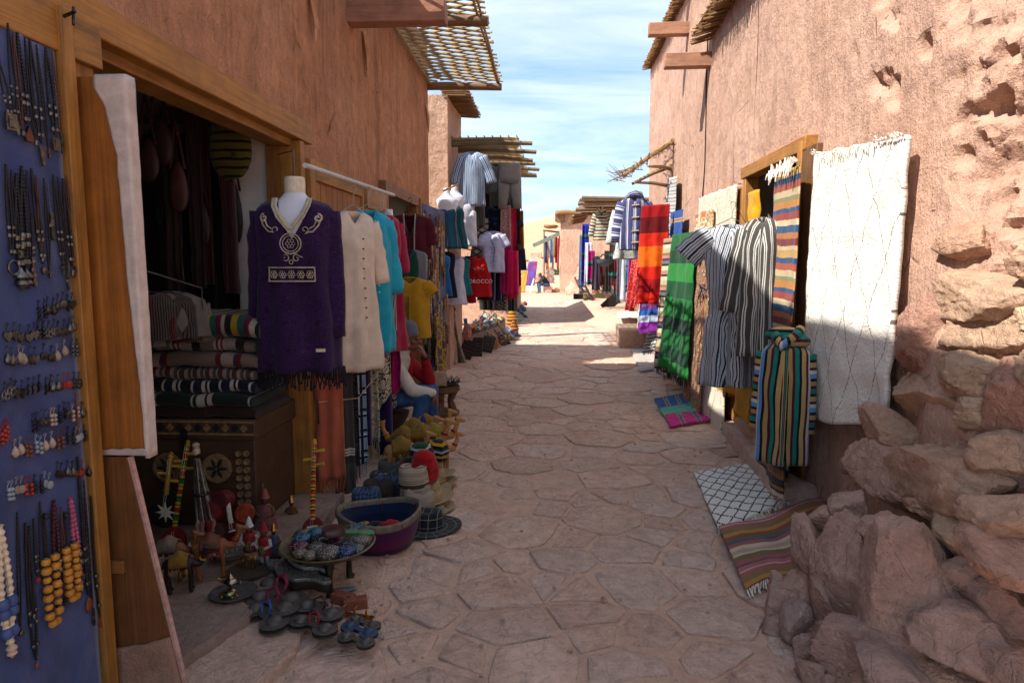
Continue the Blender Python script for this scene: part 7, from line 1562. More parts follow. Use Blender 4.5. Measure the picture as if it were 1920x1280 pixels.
flat_rug('diamond_rug', 'white rug with sparse black diamonds lying on the raised terrace', 'rug', TRG, lattice('diamond_far', 'd8d0c2', '1a181a', .6, .5, .05, .06, 3), .012, None, .010, 11)
# ---------------------------------------------------------------- clothes stall beyond the shaded shop
sw = thing('pole_canopy', 'reed mat canopy on seven thin poles sticking out over the clothes stall', 'awning', (-1.0, 12.3, 3.5))
for k, y in enumerate((10.62, 11.3, 12.05, 12.7, 13.3, 13.9, 14.4)):
    m = MB(); m.tube([(-1.75, y, 3.50 + .02 * (k % 2)), (-1.0, y + .02, 3.53), (-.36 + .05 * math.sin(k * 2), y, 3.50 - .02 * (k % 3))], [.05, .042, .032], 8); m.build('pole', wood('7d6a4c', 0, .5), sw)
for k in range(46):
    y = 10.55 + k * .085; m = MB(); m.tube([(-1.62, y, 3.575 + qe.uniform(-.01, .01)), (-1.0, y + qe.uniform(-.03, .03), 3.585), (-.60 + qe.uniform(-.04, .04), y, 3.575)], qe.uniform(.010, .018), 5); m.build('reed', M_CANE, sw)
for k in range(9):
    x = -1.6 + k * .125; m = MB(); m.tube([(x, 10.5, 3.60), (x + .02, 12.5, 3.61), (x, 14.5, 3.60)], .010, 5); m.build('binding_cane', M_CANE, sw)
BW = stripes('shirt_blue', [(.010, '34507c'), (.010, 'b8c4d0'), (.006, '4a648c'), (.012, 'a8b8c8')], 'u', warp=.002)
HIN = 'coat hanger of the '
def hang_at(nm, look, px, py, Y, rz, hw, L_, prof, mat, sleeve=None, cat='shirt', seed=1, trim=None, wr=(6, .014), hng=True, neck=(.07, .07)):
    p = P(px, py, Y=Y); g = garment(nm, look, p, rz, hw, L_, prof, mat, sleeve, None, neck, wr, cat, None, seed, trim=trim, n=28, rings=18)
    return g
hang_at('striped_shirt', 'long blue and white striped shirt at the front of the pole canopy', 885, 283, 10.45, .15, .19, .84, SHIRT, BW, (.42, 26, .09, .08, 14), seed=101)
hang_at('cotton_shirt', 'crinkled grey cotton top under the pole canopy', 930, 306, 11.0, 0, .16, .48, SHIRT, stripes('grey_crinkle', [(.012, '6c6a66'), (.008, '545250')], 'u'), None, 'top', 102); hang_at('cotton_shirt', 'second grey cotton top hanging lower behind the trousers', 925, 322, 11.5, 0, .16, .6, SHIRT, cloth('4c5450'), None, 'top', 103)
def trousers(label, px, py, Y, hw, L_, mat, seed):
    t = thing('trousers', label, 'trousers', (0, 0, 0)); m = MB(); m.lathe([(hw * .96, 0), (hw, -.03), (hw * 1.05, -.2), (hw * 1.02, -.30)], n=24, sy=.4); m.build('waist', mat, t, ang=180, solid=.006)
    for s in (-1, 1): m = MB(); m.tube([(s * hw * .5, 0, -.24), (s * hw * .58, 0, -.45), (s * hw * .66, .01, -L_ * .8), (s * hw * .70, 0, -L_)], [hw * .58, hw * .52, hw * .45, hw * .42], 14, cap=False, flat=.5, ref=(0, 1, 0)); m.build('leg', mat, t, ang=180, solid=.006)
    t.location = P(px, py, Y=Y); return t
trousers('pale grey drawstring trousers at the street end of the canopy', 956, 308, 10.9, .17, .70, cloth('807a74'), 1)
hang_at('dark_dress', 'black dress hanging behind the striped shirt', 905, 310, 11.2, 0, .15, 1.3, DRESS, cloth('14110f'), None, 'dress', 104); hang_at('striped_skirt', 'charcoal pinstriped skirt below the striped shirt', 893, 375, 10.7, 0, .13, .42, SHIRT, stripes('pin', [(.02, '3a3a3a'), (.006, '7a7a78')], 'u'), None, 'skirt', 105)
# row of torsos with sun dresses
for k, (px, py, Y, look) in enumerate(((838, 365, 9.9, 'white display torso in the teal dress nearest the corner'), (852, 360, 10.15, 'white display torso behind the teal dress'), (872, 375, 10.45, 'white display torso in the white blouse'))): mannequin(look, P(px, py, Y=Y), .2, .16, .32, .08)
hang_at('teal_dress', 'teal and grey strapped sun dress at the corner of the stall', 838, 378, 9.88, .2, .155, .68, SLIP, stripes('teal_dress', [(.05, '1c5870'), (.03, '3c4a54'), (.012, '7a8084'), (.04, '245c74')], 'u'), None, 'dress', 106); hang_at('teal_dress', 'dark teal dress behind the first one', 852, 375, 10.12, .2, .15, .72, SLIP, cloth('14424c'), None, 'dress', 107); hang_at('white_blouse', 'white sleeveless blouse with an open neck beside the teal dresses', 873, 388, 10.42, .15, .16, .60, SHIRT, cloth('c6c6ce'), None, 'blouse', 108, neck=(.09, .2))
sheet('chevron_skirt', 'black and cream chevron skirt hanging in the middle of the stall', 'skirt', P(885, 408, Y=11.0), P(915, 408, Y=11.0), .62, lattice('chevron', 'b8b0a0', '1c1a1a', .16, .10, .14, .01, 3), 2, .02, .1, seed=110)
hang_at('black_shirt', 'black shirt with a bright blue print above the white t-shirt', 930, 385, 11.1, 0, .17, .5, SHIRT, blotch('black_blue', [(0, '0e0e12'), (.62, '1c4aa0'), (.68, '0e0e12')], 14), None, 'shirt', 111)
def tshirt_print(root, S):
    m = MB(); pm = plain('1c2a5a', .7)
    for k in range(9): z = -.16 - k * .05; m.tube([S(-.05 + .02 * math.sin(k * 2.3), z, .006), S(.0, z + .02 * math.cos(k * 1.7), .006), S(.05 + .015 * math.cos(k), z + .01, .006)], .006, 4, flat=.3)
    m.tube([S(-.03, -.15, .006), S(.02, -.3, .006), S(-.01, -.5, .006)], .010, 4, flat=.3); m.build('blue_print', pm, root)
hang_at('white_tshirt', 'white t-shirt with a dark blue drawn figure facing the street', 925, 432, 10.6, .1, .165, .66, SHIRT, cloth('b8b8d4'), (.18, 28, .085, .085, 4), 't-shirt', 112, tshirt_print)
def red_print(root, S):
    wm = plain('d8d0c8', .8)
    lettering('MOROCCO', .085, wm, root, S(0.0, -.44, .016))
    m = MB(); m.tube([S(-.07, -.20, .012), S(-.05, -.235, .012), S(-.02, -.22, .012), S(.0, -.24, .012), S(.04, -.21, .012), S(.075, -.24, .012), S(.09, -.2, .012)], .008, 5, flat=.4); m.tube([S(.04, -.17, .012), S(.05, -.165, .012)], .008, 5); m.build('script_print', wm, root)
    m = MB(); m.tube([S(-.03, -.28, .012), S(.0, -.36, .012)], .02, 5, flat=.3); m.build('dark_print', plain('5a1410', .8), root)
hang_at('red_tshirt', 'red t-shirt printed with white lettering in the lower row of the stall', 897, 478, 10.55, .1, .185, .66, [(0, .7, .012), (.06, .85, .05), (.3, 1.0, .08), (1, 1.12, .085)], cloth('b01014'), None, 't-shirt', 113, red_print); hang_at('red_tshirt', 'second red shirt with dark prints left of the lettered one', 874, 495, 10.6, .2, .14, .62, SHIRT, blotch('red_badge', [(0, '9a0e12'), (.72, '6a5a14'), (.76, '9a0e12')], 14), None, 't-shirt', 114)
for k, (px, py, Y, hx, look, L_) in enumerate(((826, 475, 9.7, '1c5a8a', 'bright blue sleeveless vest at the corner of the lower row', .62), (836, 470, 9.95, '0e1430', 'navy tunic with pale buttons in the lower row', .70), (853, 478, 10.2, 'c2bccc', 'white flared tunic in the lower row', .76), (864, 480, 10.35, '14626c', 'teal vest squeezed into the lower row', .6), (898, 430, 11.2, '141a3a', 'dark navy shirt above the lettered red one', .62))):
    hang_at('sleeveless_tunic', look, px, py, Y, .25, .14, L_, DRESS, cloth(hx), None, 'tunic', 115 + k, trim=tr_buttons('a8a8b0', 8, -.12, -.5) if k == 1 else None)
m = MB(); m.tube([P(815, 455, Y=9.5), P(850, 462, Y=10.1), P(890, 470, Y=10.9)], .010, 6); m.build('stall_rail', wood('8a6a4a', 0), None, label='thin cane rail carrying the lower row of vests', cat='rail')
m = MB(); m.tube([P(832, 358, Y=9.6), P(860, 345, Y=10.2)], .014, 6); m.build('stick_rail', wood('8a6a4a', 0), None, label='short bent stick rail above the display torsos', cat='rail')
# scarf curtain at the street end
SF = [(948, 385, 10.9, 'a8566a', 'pink and cream printed scarf', 1.35, blotch('pinkcream', [(0, 'a87c78'), (.5, '7a1c34'), (.56, 'c8a89c')], 40)), (958, 390, 11.0, 'c01050', 'cherry pink scarf', 1.45, cloth('b80f3e')), (966, 388, 11.2, '5a1020', 'maroon scarf', 1.3, cloth('4e0c1c')), (972, 395, 11.3, '8a6a1c', 'ochre bag strap scarf', .8, cloth('8a6414')), (940, 400, 11.4, '1c3a7a', 'cobalt blue scarf', 1.5, blotch('cobalt', [(0, '14286a'), (.5, '0e1434'), (.6, '5a6a9a')], 20)), (962, 470, 10.7, 'd01050', 'hot pink scarf', .7, cloth('c8144e')), (950, 460, 10.75, 'b01060', 'fuchsia scarf', .75, cloth('a80f5a')), (932, 500, 10.9, '3a3a6a', 'striped indigo scarf', .55, stripes('indigo_s', [(.04, '24305a'), (.02, 'a8a8b0'), (.03, '141834')], 'u')),
      (915, 470, 11.2, '3a2420', 'brown printed scarf', .8, blotch('brownp', [(0, '2a1a16'), (.5, '7a5a4a'), (.56, '3a1c1c')], 30)), (905, 500, 11.0, '1c1a20', 'black scarf', .55, cloth('141218')), (942, 520, 11.0, '8a8478', 'cream zigzag scarf', .55, lattice('zig', '9a9284', '2a2624', .08, .06, .15, .01, 3)), (880, 480, 11.4, '4a1430', 'plum scarf', .7, cloth('3a1024'))]
for k, (px, py, Y, hx, look, dr, mt) in enumerate(SF): c = P(px, py, Y=Y); sheet('scarf', look + ' in the curtain of scarves at the stall', 'scarf', c - V3(.08, 0, 0), c + V3(.08, .03, 0), dr, mt, 2, .035, .2, 'scarves at the stall', .05, None, .006, 130 + k, 10, 24)
sheet('stall_backcloth', 'dark cloth hung behind all the stall clothes', 'cloth', (-1.64, 14.7, 3.4), (-.82, 15.0, 3.35), 2.75, cloth('17120f'), 7, .05, seed=150)
for k, (px, py, hx, look) in enumerate(((976, 420, '1c1c24', 'small dark purse on a long cord at the stall end'), (972, 465, '4a0c20', 'maroon velvet purse at the stall end'))):
    c = P(px, py, Y=11.0); t = thing('purse', look, 'purse', c); m = MB(); m.sph(c, (.05, .03, .07), 2); m.build('pouch', plain(hx, .7), t); m = MB(); m.tube([c + V3(-.03, 0, .05), c + V3(-.02, .02, .45), c + V3(.0, .02, .47), c + V3(.03, 0, .05)], .006, 5); m.build('cord', plain('1a1414', .8), t)
sheet('denim_sash', 'dark blue tasselled sash hanging alone at the stall end', 'sash', P(976, 466, Y=10.9), P(984, 466, Y=10.9), .35, cloth('14283a'), 2, .02, .9, None, .05, None, .008, 152)
# goods laid on the ground in front of the stall
SG = plain('4a3c34', .8, .4, 30)
tb = thing('goods_table', 'low cloth covered bench crowded with small brass and bone trinkets', 'bench', (-1.35, 11.6, 0)); BP = [(-1.64, 11.5), (-1.40, 12.0), (-1.18, 13.2), (-1.1, 14.9), (-1.64, 14.9)]; slab(MB(), BP, 0, .40, q2).build('base', stone_mat('bench_stone', '9a8474', '7c6a5e', 'a89888', .6), tb); slab(MB(), BP, .405, .45, q2).build('cloth_cover', cloth('3a3034'), tb)
trk = [metal('a8905a', .3), plain('c8bca0', .5), plain('7a5a3c', .5), plain('b8b4b0', .4), plain('9a3a24', .5), metal('8a8478', .3), plain('c2a04a', .5), plain('2a6a8a', .5)]; TL = ['little brass', 'little bone', 'little wooden', 'little silver', 'little red', 'little pewter', 'little gilt', 'little blue']
protoT = {}
for k in range(88):
    ci = k % 8; sh = k % 3; y = 11.8 + 2.9 * qe.random() ** 1.4; x = qe.uniform(-1.6, -1.47 + .38 * min(1, (y - 11.6) / 1.8))
    if (ci, sh) not in protoT:
        m = MB()
        if sh == 0: m.lathe([(.02, 0), (.034, .02), (.03, .05), (.012, .07), (.016, .085), (.001, .10)], n=9)
        elif sh == 1: m.sph((0, 0, .03), (.045, .025, .03), 1); m.tube([(.04, 0, .03), (.06, 0, .06), (.075, 0, .06)], .009, 5)
        else: m.lathe([(.04, 0), (.042, .03), (.02, .045), (.001, .05)], n=9)
        o = m.build('trinket', trk[ci], None, off=(0, 0, 0)); protoT[(ci, sh)] = o
    else: o = protoT[(ci, sh)].copy(); C.objects.link(o)
    o.location = (x, y, .455); o.rotation_euler = (0, 0, qe.uniform(0, 6)); o.scale = (qe.uniform(.8, 1.5),) * 3; tag(o, TL[ci] + ' ' + ['pot', 'animal', 'box'][sh] + ' on the crowded stall bench', 'trinket', f'{TL[ci]} {sh} trinkets on the stall bench')
def pole_thing(nm, look, a, b, r, mat, cat='staff', knob=None):
    t = thing(nm, look, cat, a); m = MB(); m.tube([a, a.lerp(b, .5), b], r, 8); m.build('shaft', mat, t)
    m = MB(); m.lathe(knob or [(.02, 0), (.03, .03), (.02, .06), (.001, .07)], b, 10); m.build('head', mat, t); return t
pole_thing('silver_staff', 'thin silver staff leaning on the bench, next to the corner', gp(846, 683), P(838, 598, Y=10.75), [.022, .02, .018], metal('9aa0a8', .3)); pole_thing('silver_staff', 'second silver staff leaning beside the first', gp(853, 684), P(843, 600, Y=10.8), [.022, .02, .018], metal('8a9098', .35))
pole_thing('long_horn', 'long decorated metal horn standing with its bell on the ground', gp(867, 681), P(850, 598, Y=10.7), [.075, .022, .03], metal('7a7874', .4, .5), 'horn', [(.04, 0), (.05, .05), (.03, .12), (.05, .16), (.02, .22)])
mk = P(876, 622, Y=10.8); t = thing('carved_mask', 'dusky pink carved face mask leaning on the bench', 'mask', mk); m = MB(); m.sph(mk, (.075, .05, .15), 3); m.sph(mk + V3(.02, -.06, -.01), (.018, .03, .05), 2); m.cap(mk + V3(-.02, -.045, .05), mk + V3(.05, -.045, .05), .014); m.sph(mk + V3(.02, -.045, -.08), (.035, .015, .012), 1); m.build('face', plain('a8706a', .7, .2, 20), t, remesh=.010); m = MB(); m.tube([mk + V3(-.02, 0, .13), mk + V3(-.03, 0, .22)], .03, 8); m.build('blue_head_band', plain('1c7aa0', .7), t)
for k, (x0, x1, py, tilt, look) in enumerate(((880, 905, 668, .5, 'dark carved wooden tablet leaning on the bench'), (898, 932, 662, .75, 'dark carved wooden tablet lying half flat beside the lute'), (868, 884, 675, .2, 'black carved panel behind the pink mask'))):
    c = gp((x0 + x1) / 2, py); t = thing('carved_tablet', look, 'tablet', c); m = MB(); M_ = Matrix.Rotation(-tilt, 3, 'X') @ Matrix.Rotation(.2 * k, 3, 'Y'); m.box(c + V3(0, 0, .17), (.24, .03, .36), M=M_); m.build('board', wood('2e241c', 2, .5), t, bevel=.006)
    for j in range(5): m = MB(); m.box(c + V3(0, 0, .17) + M_ @ V3(0, -.018, -.13 + j * .065), (.19, .008, .02), M=M_); m.build('carved_row', plain('4a3c30', .8), t)
lute('pale wooden lute lying against the goods below the white t-shirt', gp(932, 655), P(905, 604, Y=12.6), .10, plain('b08a52', .5, .15, 15), plain('b8986a', .5), sq=1.9, pegs=False, depth=.08); lute('brown skin faced lute beside the pale one', gp(948, 648), P(915, 600, Y=13.0), .085, plain('7a5a44', .6), plain('6a4a34', .5), sq=1.6, pegs=False); lute('patterned lute with shell inlay at the kerb', gp(958, 640), P(925, 596, Y=13.3), .09, blotch('inlay', [(0, '7a6a58'), (.5, 'a8984a'), (.58, '4a3424')], 30), plain('5a4434', .5), sq=1.5, pegs=False)
for k, (x0, y0, x1, y1, hx, look) in enumerate(((905, 585, 968, 632, 'a8a49c', 'long grey patterned rolled cloth sloping to the street'), (915, 590, 975, 626, '5a6a8a', 'long blue and pink rolled cloth sloping to the street'), (900, 592, 955, 640, '1c2440', 'navy rolled cloth sloping to the street'), (920, 580, 950, 612, '7a5a34', 'long brown wooden bow sloping from the stall'), (908, 565, 945, 600, '6a4a30', 'tall wooden neck of a big lute in the stall'), (960, 568, 988, 590, '4a6a7a', 'bluish bundle at the far end of the goods'), (950, 560, 975, 582, '3a3a44', 'dark bundle at the far end of the goods'))):
    b = gp(x1, y1 + 6); a = P(x0, y0, Y=b.y + .3); m = MB(); m.tube([b, b.lerp(a, .5) + V3(0, 0, -.02), a], [.05, .06, .045], 9); m.build('rolled_cloth' if k not in (3, 4) else 'wooden_bow', stripes('roll%d' % k, [(.06, hx), (.02, '7a3a3a'), (.05, hx), (.02, 'b0a898')], 'v'), None, label=look, cat='cloth' if k not in (3, 4) else 'bow')
def cone_drum(px, py, s, look, hx):
    c = gp(px, py); t = thing('painted_pot', look, 'pot', c); m = MB(); m.lathe([(.10 * s, 0), (.12 * s, .05 * s), (.11 * s, .14 * s), (.13 * s, .16 * s), (.05 * s, .34 * s), (.06 * s, .42 * s), (.03 * s, .44 * s)], c, 16); m.build('body', stripes('pot' + hx, [(.04 * s, hx), (.01, '8a2418'), (.02, '2a3a2c'), (.01, '8a2418')], 'v'), t)
cone_drum(960, 612, 1.3, 'yellow and red painted tagine pot at the street edge of the stall', 'b8862c'); cone_drum(964, 628, .9, 'small orange painted drum at the street edge of the stall', 'a8702c')
c = gp(972, 606); m = MB(); m.lathe([(.001, -.02), (.13, -.012), (.14, 0), (.13, .012), (.001, .008)], c + V3(0, 0, .15), 20, M=Matrix.Rotation(1.1, 3, 'X')); m.build('painted_plate', plain('7a8884', .4, .3, 20), None, label='grey green painted plate propped beside the tagine pot', cat='plate')
for k in range(16):
    px = 968 + k * 1.2; py = 606 - k * 2.2; c = gp(px - qe.uniform(0, 12), py); m = MB(); s_ = qe.uniform(.08, .16)
    [m.sph(c + V3(0, 0, s_ * .6), (s_, s_ * .8, s_ * .6), 2), m.lathe([(s_ * .7, 0), (s_, s_ * .6), (s_ * .5, s_ * 1.4), (.01, s_ * 1.6)], c, 10), m.box(c + V3(0, 0, s_ * .5), (s_ * 2, s_, s_), rz=qe.uniform(0, 3))][k % 1 if False else 0]
    hx = ['c27a8a', '8a5a3c', '4a6a8a', 'a8a098', '6a3a2c', '3a3a3a', 'b09a6a', '7a2c34'][k % 8]
    m.build('stuffed_bundle', plain(hx, .8, .3, 30), None, label=f"{['pink', 'tan', 'blue', 'pale grey', 'brown', 'black', 'straw', 'wine red'][k % 8]} {'lower' if k < 8 else 'upper'} bundle in the row of goods receding along the street", cat='bundle', group='bundles along the street edge')
# ---------------------------------------------------------------- people
def hand(m, wrist, d, n, s=1.0, curl=.5, thumb=1):
    """palm, four jointed fingers of unequal length and a thumb; d along the hand, n the palm normal (curl side)"""
    d = Vector(d).normalized(); n = Vector(n); n = (n - d * n.dot(d)).normalized(); sd = d.cross(n)
    pc = wrist + d * .045 * s
    for k in (-1.2, -.4, .4, 1.2): m.cap(wrist + sd * k * .014 * s, wrist + d * .085 * s + sd * k * .018 * s, .016 * s, .0125 * s, 8)
    for k, ln in ((-1.5, .068), (-.5, .078), (.5, .073), (1.5, .058)):
        p = wrist + d * .088 * s + sd * k * .0185 * s; a = curl * .5
        for j, f_ in enumerate((.45, .32, .23)):
            a += curl * .75 if j else 0; dv = d * math.cos(a) + n * math.sin(a); p2 = p + dv * ln * f_ * s; m.cap(p, p2, .0095 * s * (1 - .08 * j), .009 * s * (1 - .1 * j), 8); p = p2
    p = wrist + d * .03 * s + sd * thumb * -.03 * s; dv = (d * .7 + sd * thumb * -.55 + n * .35).normalized(); p2 = p + dv * .04 * s; m.cap(p, p2, .013 * s, .0105 * s, 8); dv = (d + n * .45).normalized(); m.cap(p2, p2 + dv * .032 * s, .0105 * s, .009 * s, 8)
def head_mesh(m, c, f, up, s=1.0):
    """head with brow, nose, lips, chin, ears; c = head centre, f = facing"""
    f = Vector(f).normalized(); up = Vector(up); up = (up - f * up.dot(f)).normalized(); sd = f.cross(up); M_ = Matrix((f, sd, up)).transposed()
    q_ = lambda x, y, z: c + M_ @ Vector((x * s, y * s, z * s))
    m.sph(q_(-.012, 0, .03), (.098 * s, .076 * s, .092 * s), 3, M_); m.sph(q_(.022, 0, -.03), (.066 * s, .060 * s, .085 * s), 3, M_); m.cap(q_(.045, 0, -.095), q_(.062, 0, -.098), .026 * s, .020 * s)
    m.cap(q_(.070, -.03, .018), q_(.070, .03, .018), .014 * s); m.cap(q_(.085, 0, .012), q_(.108, 0, -.026), .010 * s, .015 * s); m.sph(q_(.094, .011, -.030), .010 * s, 1); m.sph(q_(.094, -.011, -.030), .010 * s, 1)
    m.cap(q_(.078, -.018, -.057), q_(.078, .018, -.057), .0095 * s); m.cap(q_(.076, -.016, -.069), q_(.076, .016, -.069), .010 * s)
    for k in (-1, 1): m.cap(q_(-.012, k * .078, -.005), q_(-.016, k * .086, .022), .012 * s, .015 * s); m.sph(q_(.045, k * .045, -.028), (.03 * s, .02 * s, .025 * s), 2, M_); m.cap(q_(.0, k * .055, -.06), q_(.04, k * .035, -.09), .02 * s, .018 * s)
    return q_
SKIN = plain('6e4430', .55, .12, 30, .15)
# seated man: facing the street, elbows on knees, hand at his mouth
O = gp(745, 850); O = V3(-1.34, 5.95, 0)
man = thing('person', 'man in grey and red jacket, jeans and knitted beanie sitting with hand at his mouth', 'person', O)
F = V3(1, -.10, 0).normalized(); S_ = V3(.10, 1, 0).normalized()       # facing, his left side
w_ = lambda f, s, z: O + F * f + S_ * s + V3(0, 0, z)
hip, chest_, neck_ = w_(-.02, 0, .42), w_(.12, 0, .80), w_(.20, 0, .915)
HC = w_(.275, 0, 1.03)
sh = {s: w_(.135, s * .165, .835) for s in (-1, 1)}; elb = {-1: w_(.36, -.22, .56), 1: w_(.43, .13, .60)}; wri = {-1: w_(.56, -.13, .52), 1: w_(.425, .0, .855)}
kn = {-1: w_(.46, -.15, .50), 1: w_(.44, .14, .50)}; hp_ = {s: w_(.0, s * .09, .40) for s in (-1, 1)}; an = {-1: w_(.36, -.14, .08), 1: w_(.45, .16, .08)}
m = MB(); q_ = head_mesh(m, HC, F * 1 + V3(0, 0, -.12), (0.12, 0, 1)); m.cap(neck_, HC + V3(-.02, 0, -.06), .055, .052); m.cap(chest_, neck_, .10, .06); m.cap(hip, chest_, .13, .13)
for s in (-1, 1): m.cap(chest_, sh[s], .07, .055); m.cap(sh[s], elb[s], .048, .038); m.cap(elb[s], wri[s], .038, .027); m.cap(hp_[s], kn[s], .078, .055); m.cap(kn[s], an[s], .052, .035); m.cap(an[s], an[s] + F * .12 - V3(0, 0, .045), .038, .03)
hand(m, wri[-1], F * .25 + V3(0, 0, -1), -F, .98, .45, 1); hand(m, wri[1] + V3(0, 0, .01), V3(-.35, 0, .75), -F * .6 + V3(0, 0, .3), .95, .95, -1)
m.build('body', SKIN, man, remesh=.0055)
for k in (-1, 1): m = MB(); m.sph(q_(.078, k * .032, .001), .010, 2); m.build('eye', plain('1a120e', .2, .1), man)
m = MB(); m.cap(q_(.074, -.045, .028), q_(.082, -.015, .030), .005); m.cap(q_(.074, .045, .028), q_(.082, .015, .030), .005); m.build('eyebrows', plain('1c1614', .9), man)
m = MB(); m.sph(q_(.012, 0, -.045), (.07, .066, .05), 2); m.build('stubble', plain('4a3228', .8, .2, 60), man) if False else None
JG = plain('b6aea2', .9, .12, 14, .5, .006, 0, .2, 40); JR = plain('8e141c', .85, .15, 14, .5, .006, 0, .2, 40)
m = MB(); m.cap(w_(.06, 0, .58), chest_ + V3(0, 0, .02), .168, .172); m.cap(chest_, w_(.17, 0, .885), .15, .09); m.cap(sh[-1], elb[-1], .082, .066); m.cap(elb[-1], wri[-1] - (wri[-1] - elb[-1]) * .12, .066, .046)
for s in (-1, 1): m.cap(chest_, sh[s], .12, .085)
m.cap(neck_ + V3(0, 0, -.03), neck_ + V3(-.01, 0, .035), .082, .075); m.build('jacket', JG, man, remesh=.009)
m = MB(); m.cap(hip + V3(0, 0, .0), w_(.07, 0, .62), .172, .172); m.cap(sh[1] + V3(0, 0, -.02), elb[1], .080, .064); m.cap(elb[1], wri[1] - (wri[1] - elb[1]) * .12, .064, .044); m.cap(w_(.23, .02, .62), w_(.25, .02, .86), .06, .05); m.build('jacket_red_panels', JR, man, remesh=.009)
m = MB(); m.tube([wri[1] - (wri[1] - elb[1]) * .10, wri[1] - (wri[1] - elb[1]) * .01], .040, 12); m.build('cuff', plain('17130f', .8), man)
DEN = None
def denim():
    t = NT('denim'); v = t.co('Object'); col = t.ramp(t.noise(v, 5, 5, .65, .3), [(.3, lin('22375a')), (.6, lin('41608a')), (.78, lin('7690ac'))]); return t.out(col, .9, t.math('ADD', t.noise(v, 16, 4), t.math('MULTIPLY', t.noise(v, 300, 2), .25)), .5, .012, 0, .2)
DEN = denim()
m = MB(); m.cap(w_(-.04, 0, .43), w_(.02, 0, .48), .165, .16)
for s in (-1, 1): m.cap(hp_[s] + V3(0, 0, .02), kn[s], .108, .082); m.cap(kn[s], an[s] + V3(0, 0, .02), .080, .068)
m.build('jeans', DEN, man, remesh=.009)
for s in (-1, 1): m = MB(); a_ = an[s]; m.cap(a_ + V3(0, 0, -.025), a_ + F * .16 + V3(0, 0, -.045), .048, .036); m.cap(a_ - F * .03 + V3(0, 0, -.04), a_ + V3(0, 0, -.02), .04, .045); m.build('shoe', plain('1c1612', .5), man, remesh=.008)
BEA = stripes('beanie_rib', [(.0045, '70737c'), (.0035, '4c4f58')], 'u', warp=.0, fuzz=.05)
m = MB(); Mh = Matrix((F, S_, V3(0, 0, 1))).transposed() @ Matrix.Rotation(-.18, 3, 'Y'); m.lathe([(.100, -.005), (.104, .01), (.104, .045), (.100, .05), (.101, .075), (.088, .115), (.055, .142), (.002, .150)], HC + V3(-.012, 0, .025), 26, 1.04, .90, Mh)
for i in range(len(m.u)): m.u[i] = [(a * .65, b) for a, b in m.u[i]]
m.build('beanie', BEA, man, ang=70); m = MB(); m.sph(HC + Mh @ V3(-.02, 0, .185), (.034, .034, .030), 2); m.build('bobble', plain('62656e', .98, .3, 90, 1.0), man)
man.scale = (.93,) * 3; man.location.x -= .22; O.x -= .15
st_ = thing('log_stool', 'small round wooden block that the man in the beanie sits on', 'stool', (O.x - .02, O.y, 0)); m = MB(); m.lathe([(.15, .0), (.17, .03), (.14, .16), (.17, .25), (.17, .28), (.001, .28)], (O.x - .02, O.y, 0), 18, wob=.1); m.build('block', wood('4a2c1c', 2), st_)
m = MB(); c = P(838, 705, Y=6.6); m.grid(lambda u, v: (c.x - .13 + .12 * u, c.y + .05 * v, c.z + .05 - .16 * v), 8, 8); m.build('card_sheet', plain('b89a84', .9), None, solid=.006, label='tan card leaning between the seated man and the stool', cat='card')
sheet('orange_print_cloth', 'yellow green and violet printed cloth at the foot of the slim jewellery board', 'cloth', P(815, 590, X=-1.42), P(832, 600, X=-1.38), 1.0, blotch('ogv', [(0, 'a87c14'), (.45, '2a5a24'), (.52, '4a1a5a'), (.6, 'b8801c')], 12), 2, .03, .3, seed=160)
# far man
O2 = gp(1022, 549); O2.z = 0
m2 = thing('person', 'man in dark jumper, jeans and yellow slippers sitting bent at the street end', 'person', O2)
F2 = V3(-1, -.25, 0).normalized(); S2 = V3(.25, -1, 0).normalized(); g2 = lambda f, s, z: O2 + F2 * f + S2 * s + V3(0, 0, z)
hip, ch, nk, hc = g2(-.12, 0, .52), g2(.12, 0, .90), g2(.22, 0, 1.0), g2(.33, 0, 1.10)
m = MB(); q3 = head_mesh(m, hc, F2 + V3(0, 0, -.5), (0, 0, 1), 1.1); m.cap(nk, hc, .055, .055)
for s in (-1, 1): m.cap(ch, g2(.12, s * .17, .92), .07, .05); m.cap(g2(.12, s * .17, .92), g2(.34, s * .2, .66), .045, .036); m.cap(g2(.34, s * .2, .66), g2(.55, s * .06, .60), .036, .026); hand(m, g2(.55, s * .06, .60), F2 + V3(0, 0, -.3), V3(0, 0, -1), 1, .5, s); m.cap(g2(-.1, s * .1, .5), g2(.40, s * .15, .52), .07, .05); m.cap(g2(.40, s * .15, .52), g2(.36, s * .15, .08), .05, .035)
m.cap(hip, ch, .13, .12); m.build('body', SKIN, m2, remesh=.009)
m = MB(); m.cap(hip + V3(0, 0, .05), ch, .175, .17)
for s in (-1, 1): m.cap(ch, g2(.12, s * .17, .91), .12, .085); m.cap(g2(.12, s * .17, .91), g2(.34, s * .2, .66), .08, .065); m.cap(g2(.34, s * .2, .66), g2(.50, s * .1, .62), .062, .045)
m.build('jumper', plain('2c2624', .9), m2, remesh=.014)
m = MB(); m.cap(g2(-.14, 0, .50), g2(-.05, 0, .52), .17, .16)
for s in (-1, 1): m.cap(g2(-.08, s * .1, .5), g2(.40, s * .15, .53), .11, .085); m.cap(g2(.40, s * .15, .53), g2(.36, s * .15, .12), .08, .07)
m.build('jeans', DEN, m2, remesh=.014)
for s in (-1, 1): m = MB(); m.cap(g2(.34, s * .15, .05), g2(.58, s * .15, .04), .055, .04); m.build('slipper', plain('b8901c', .7), m2)
m = MB(); m.sph(hc + V3(.0, 0, .04) - F2 * .02, (.105, .09, .09), 2); m.build('hair', plain('0e0c0c', .9), m2)
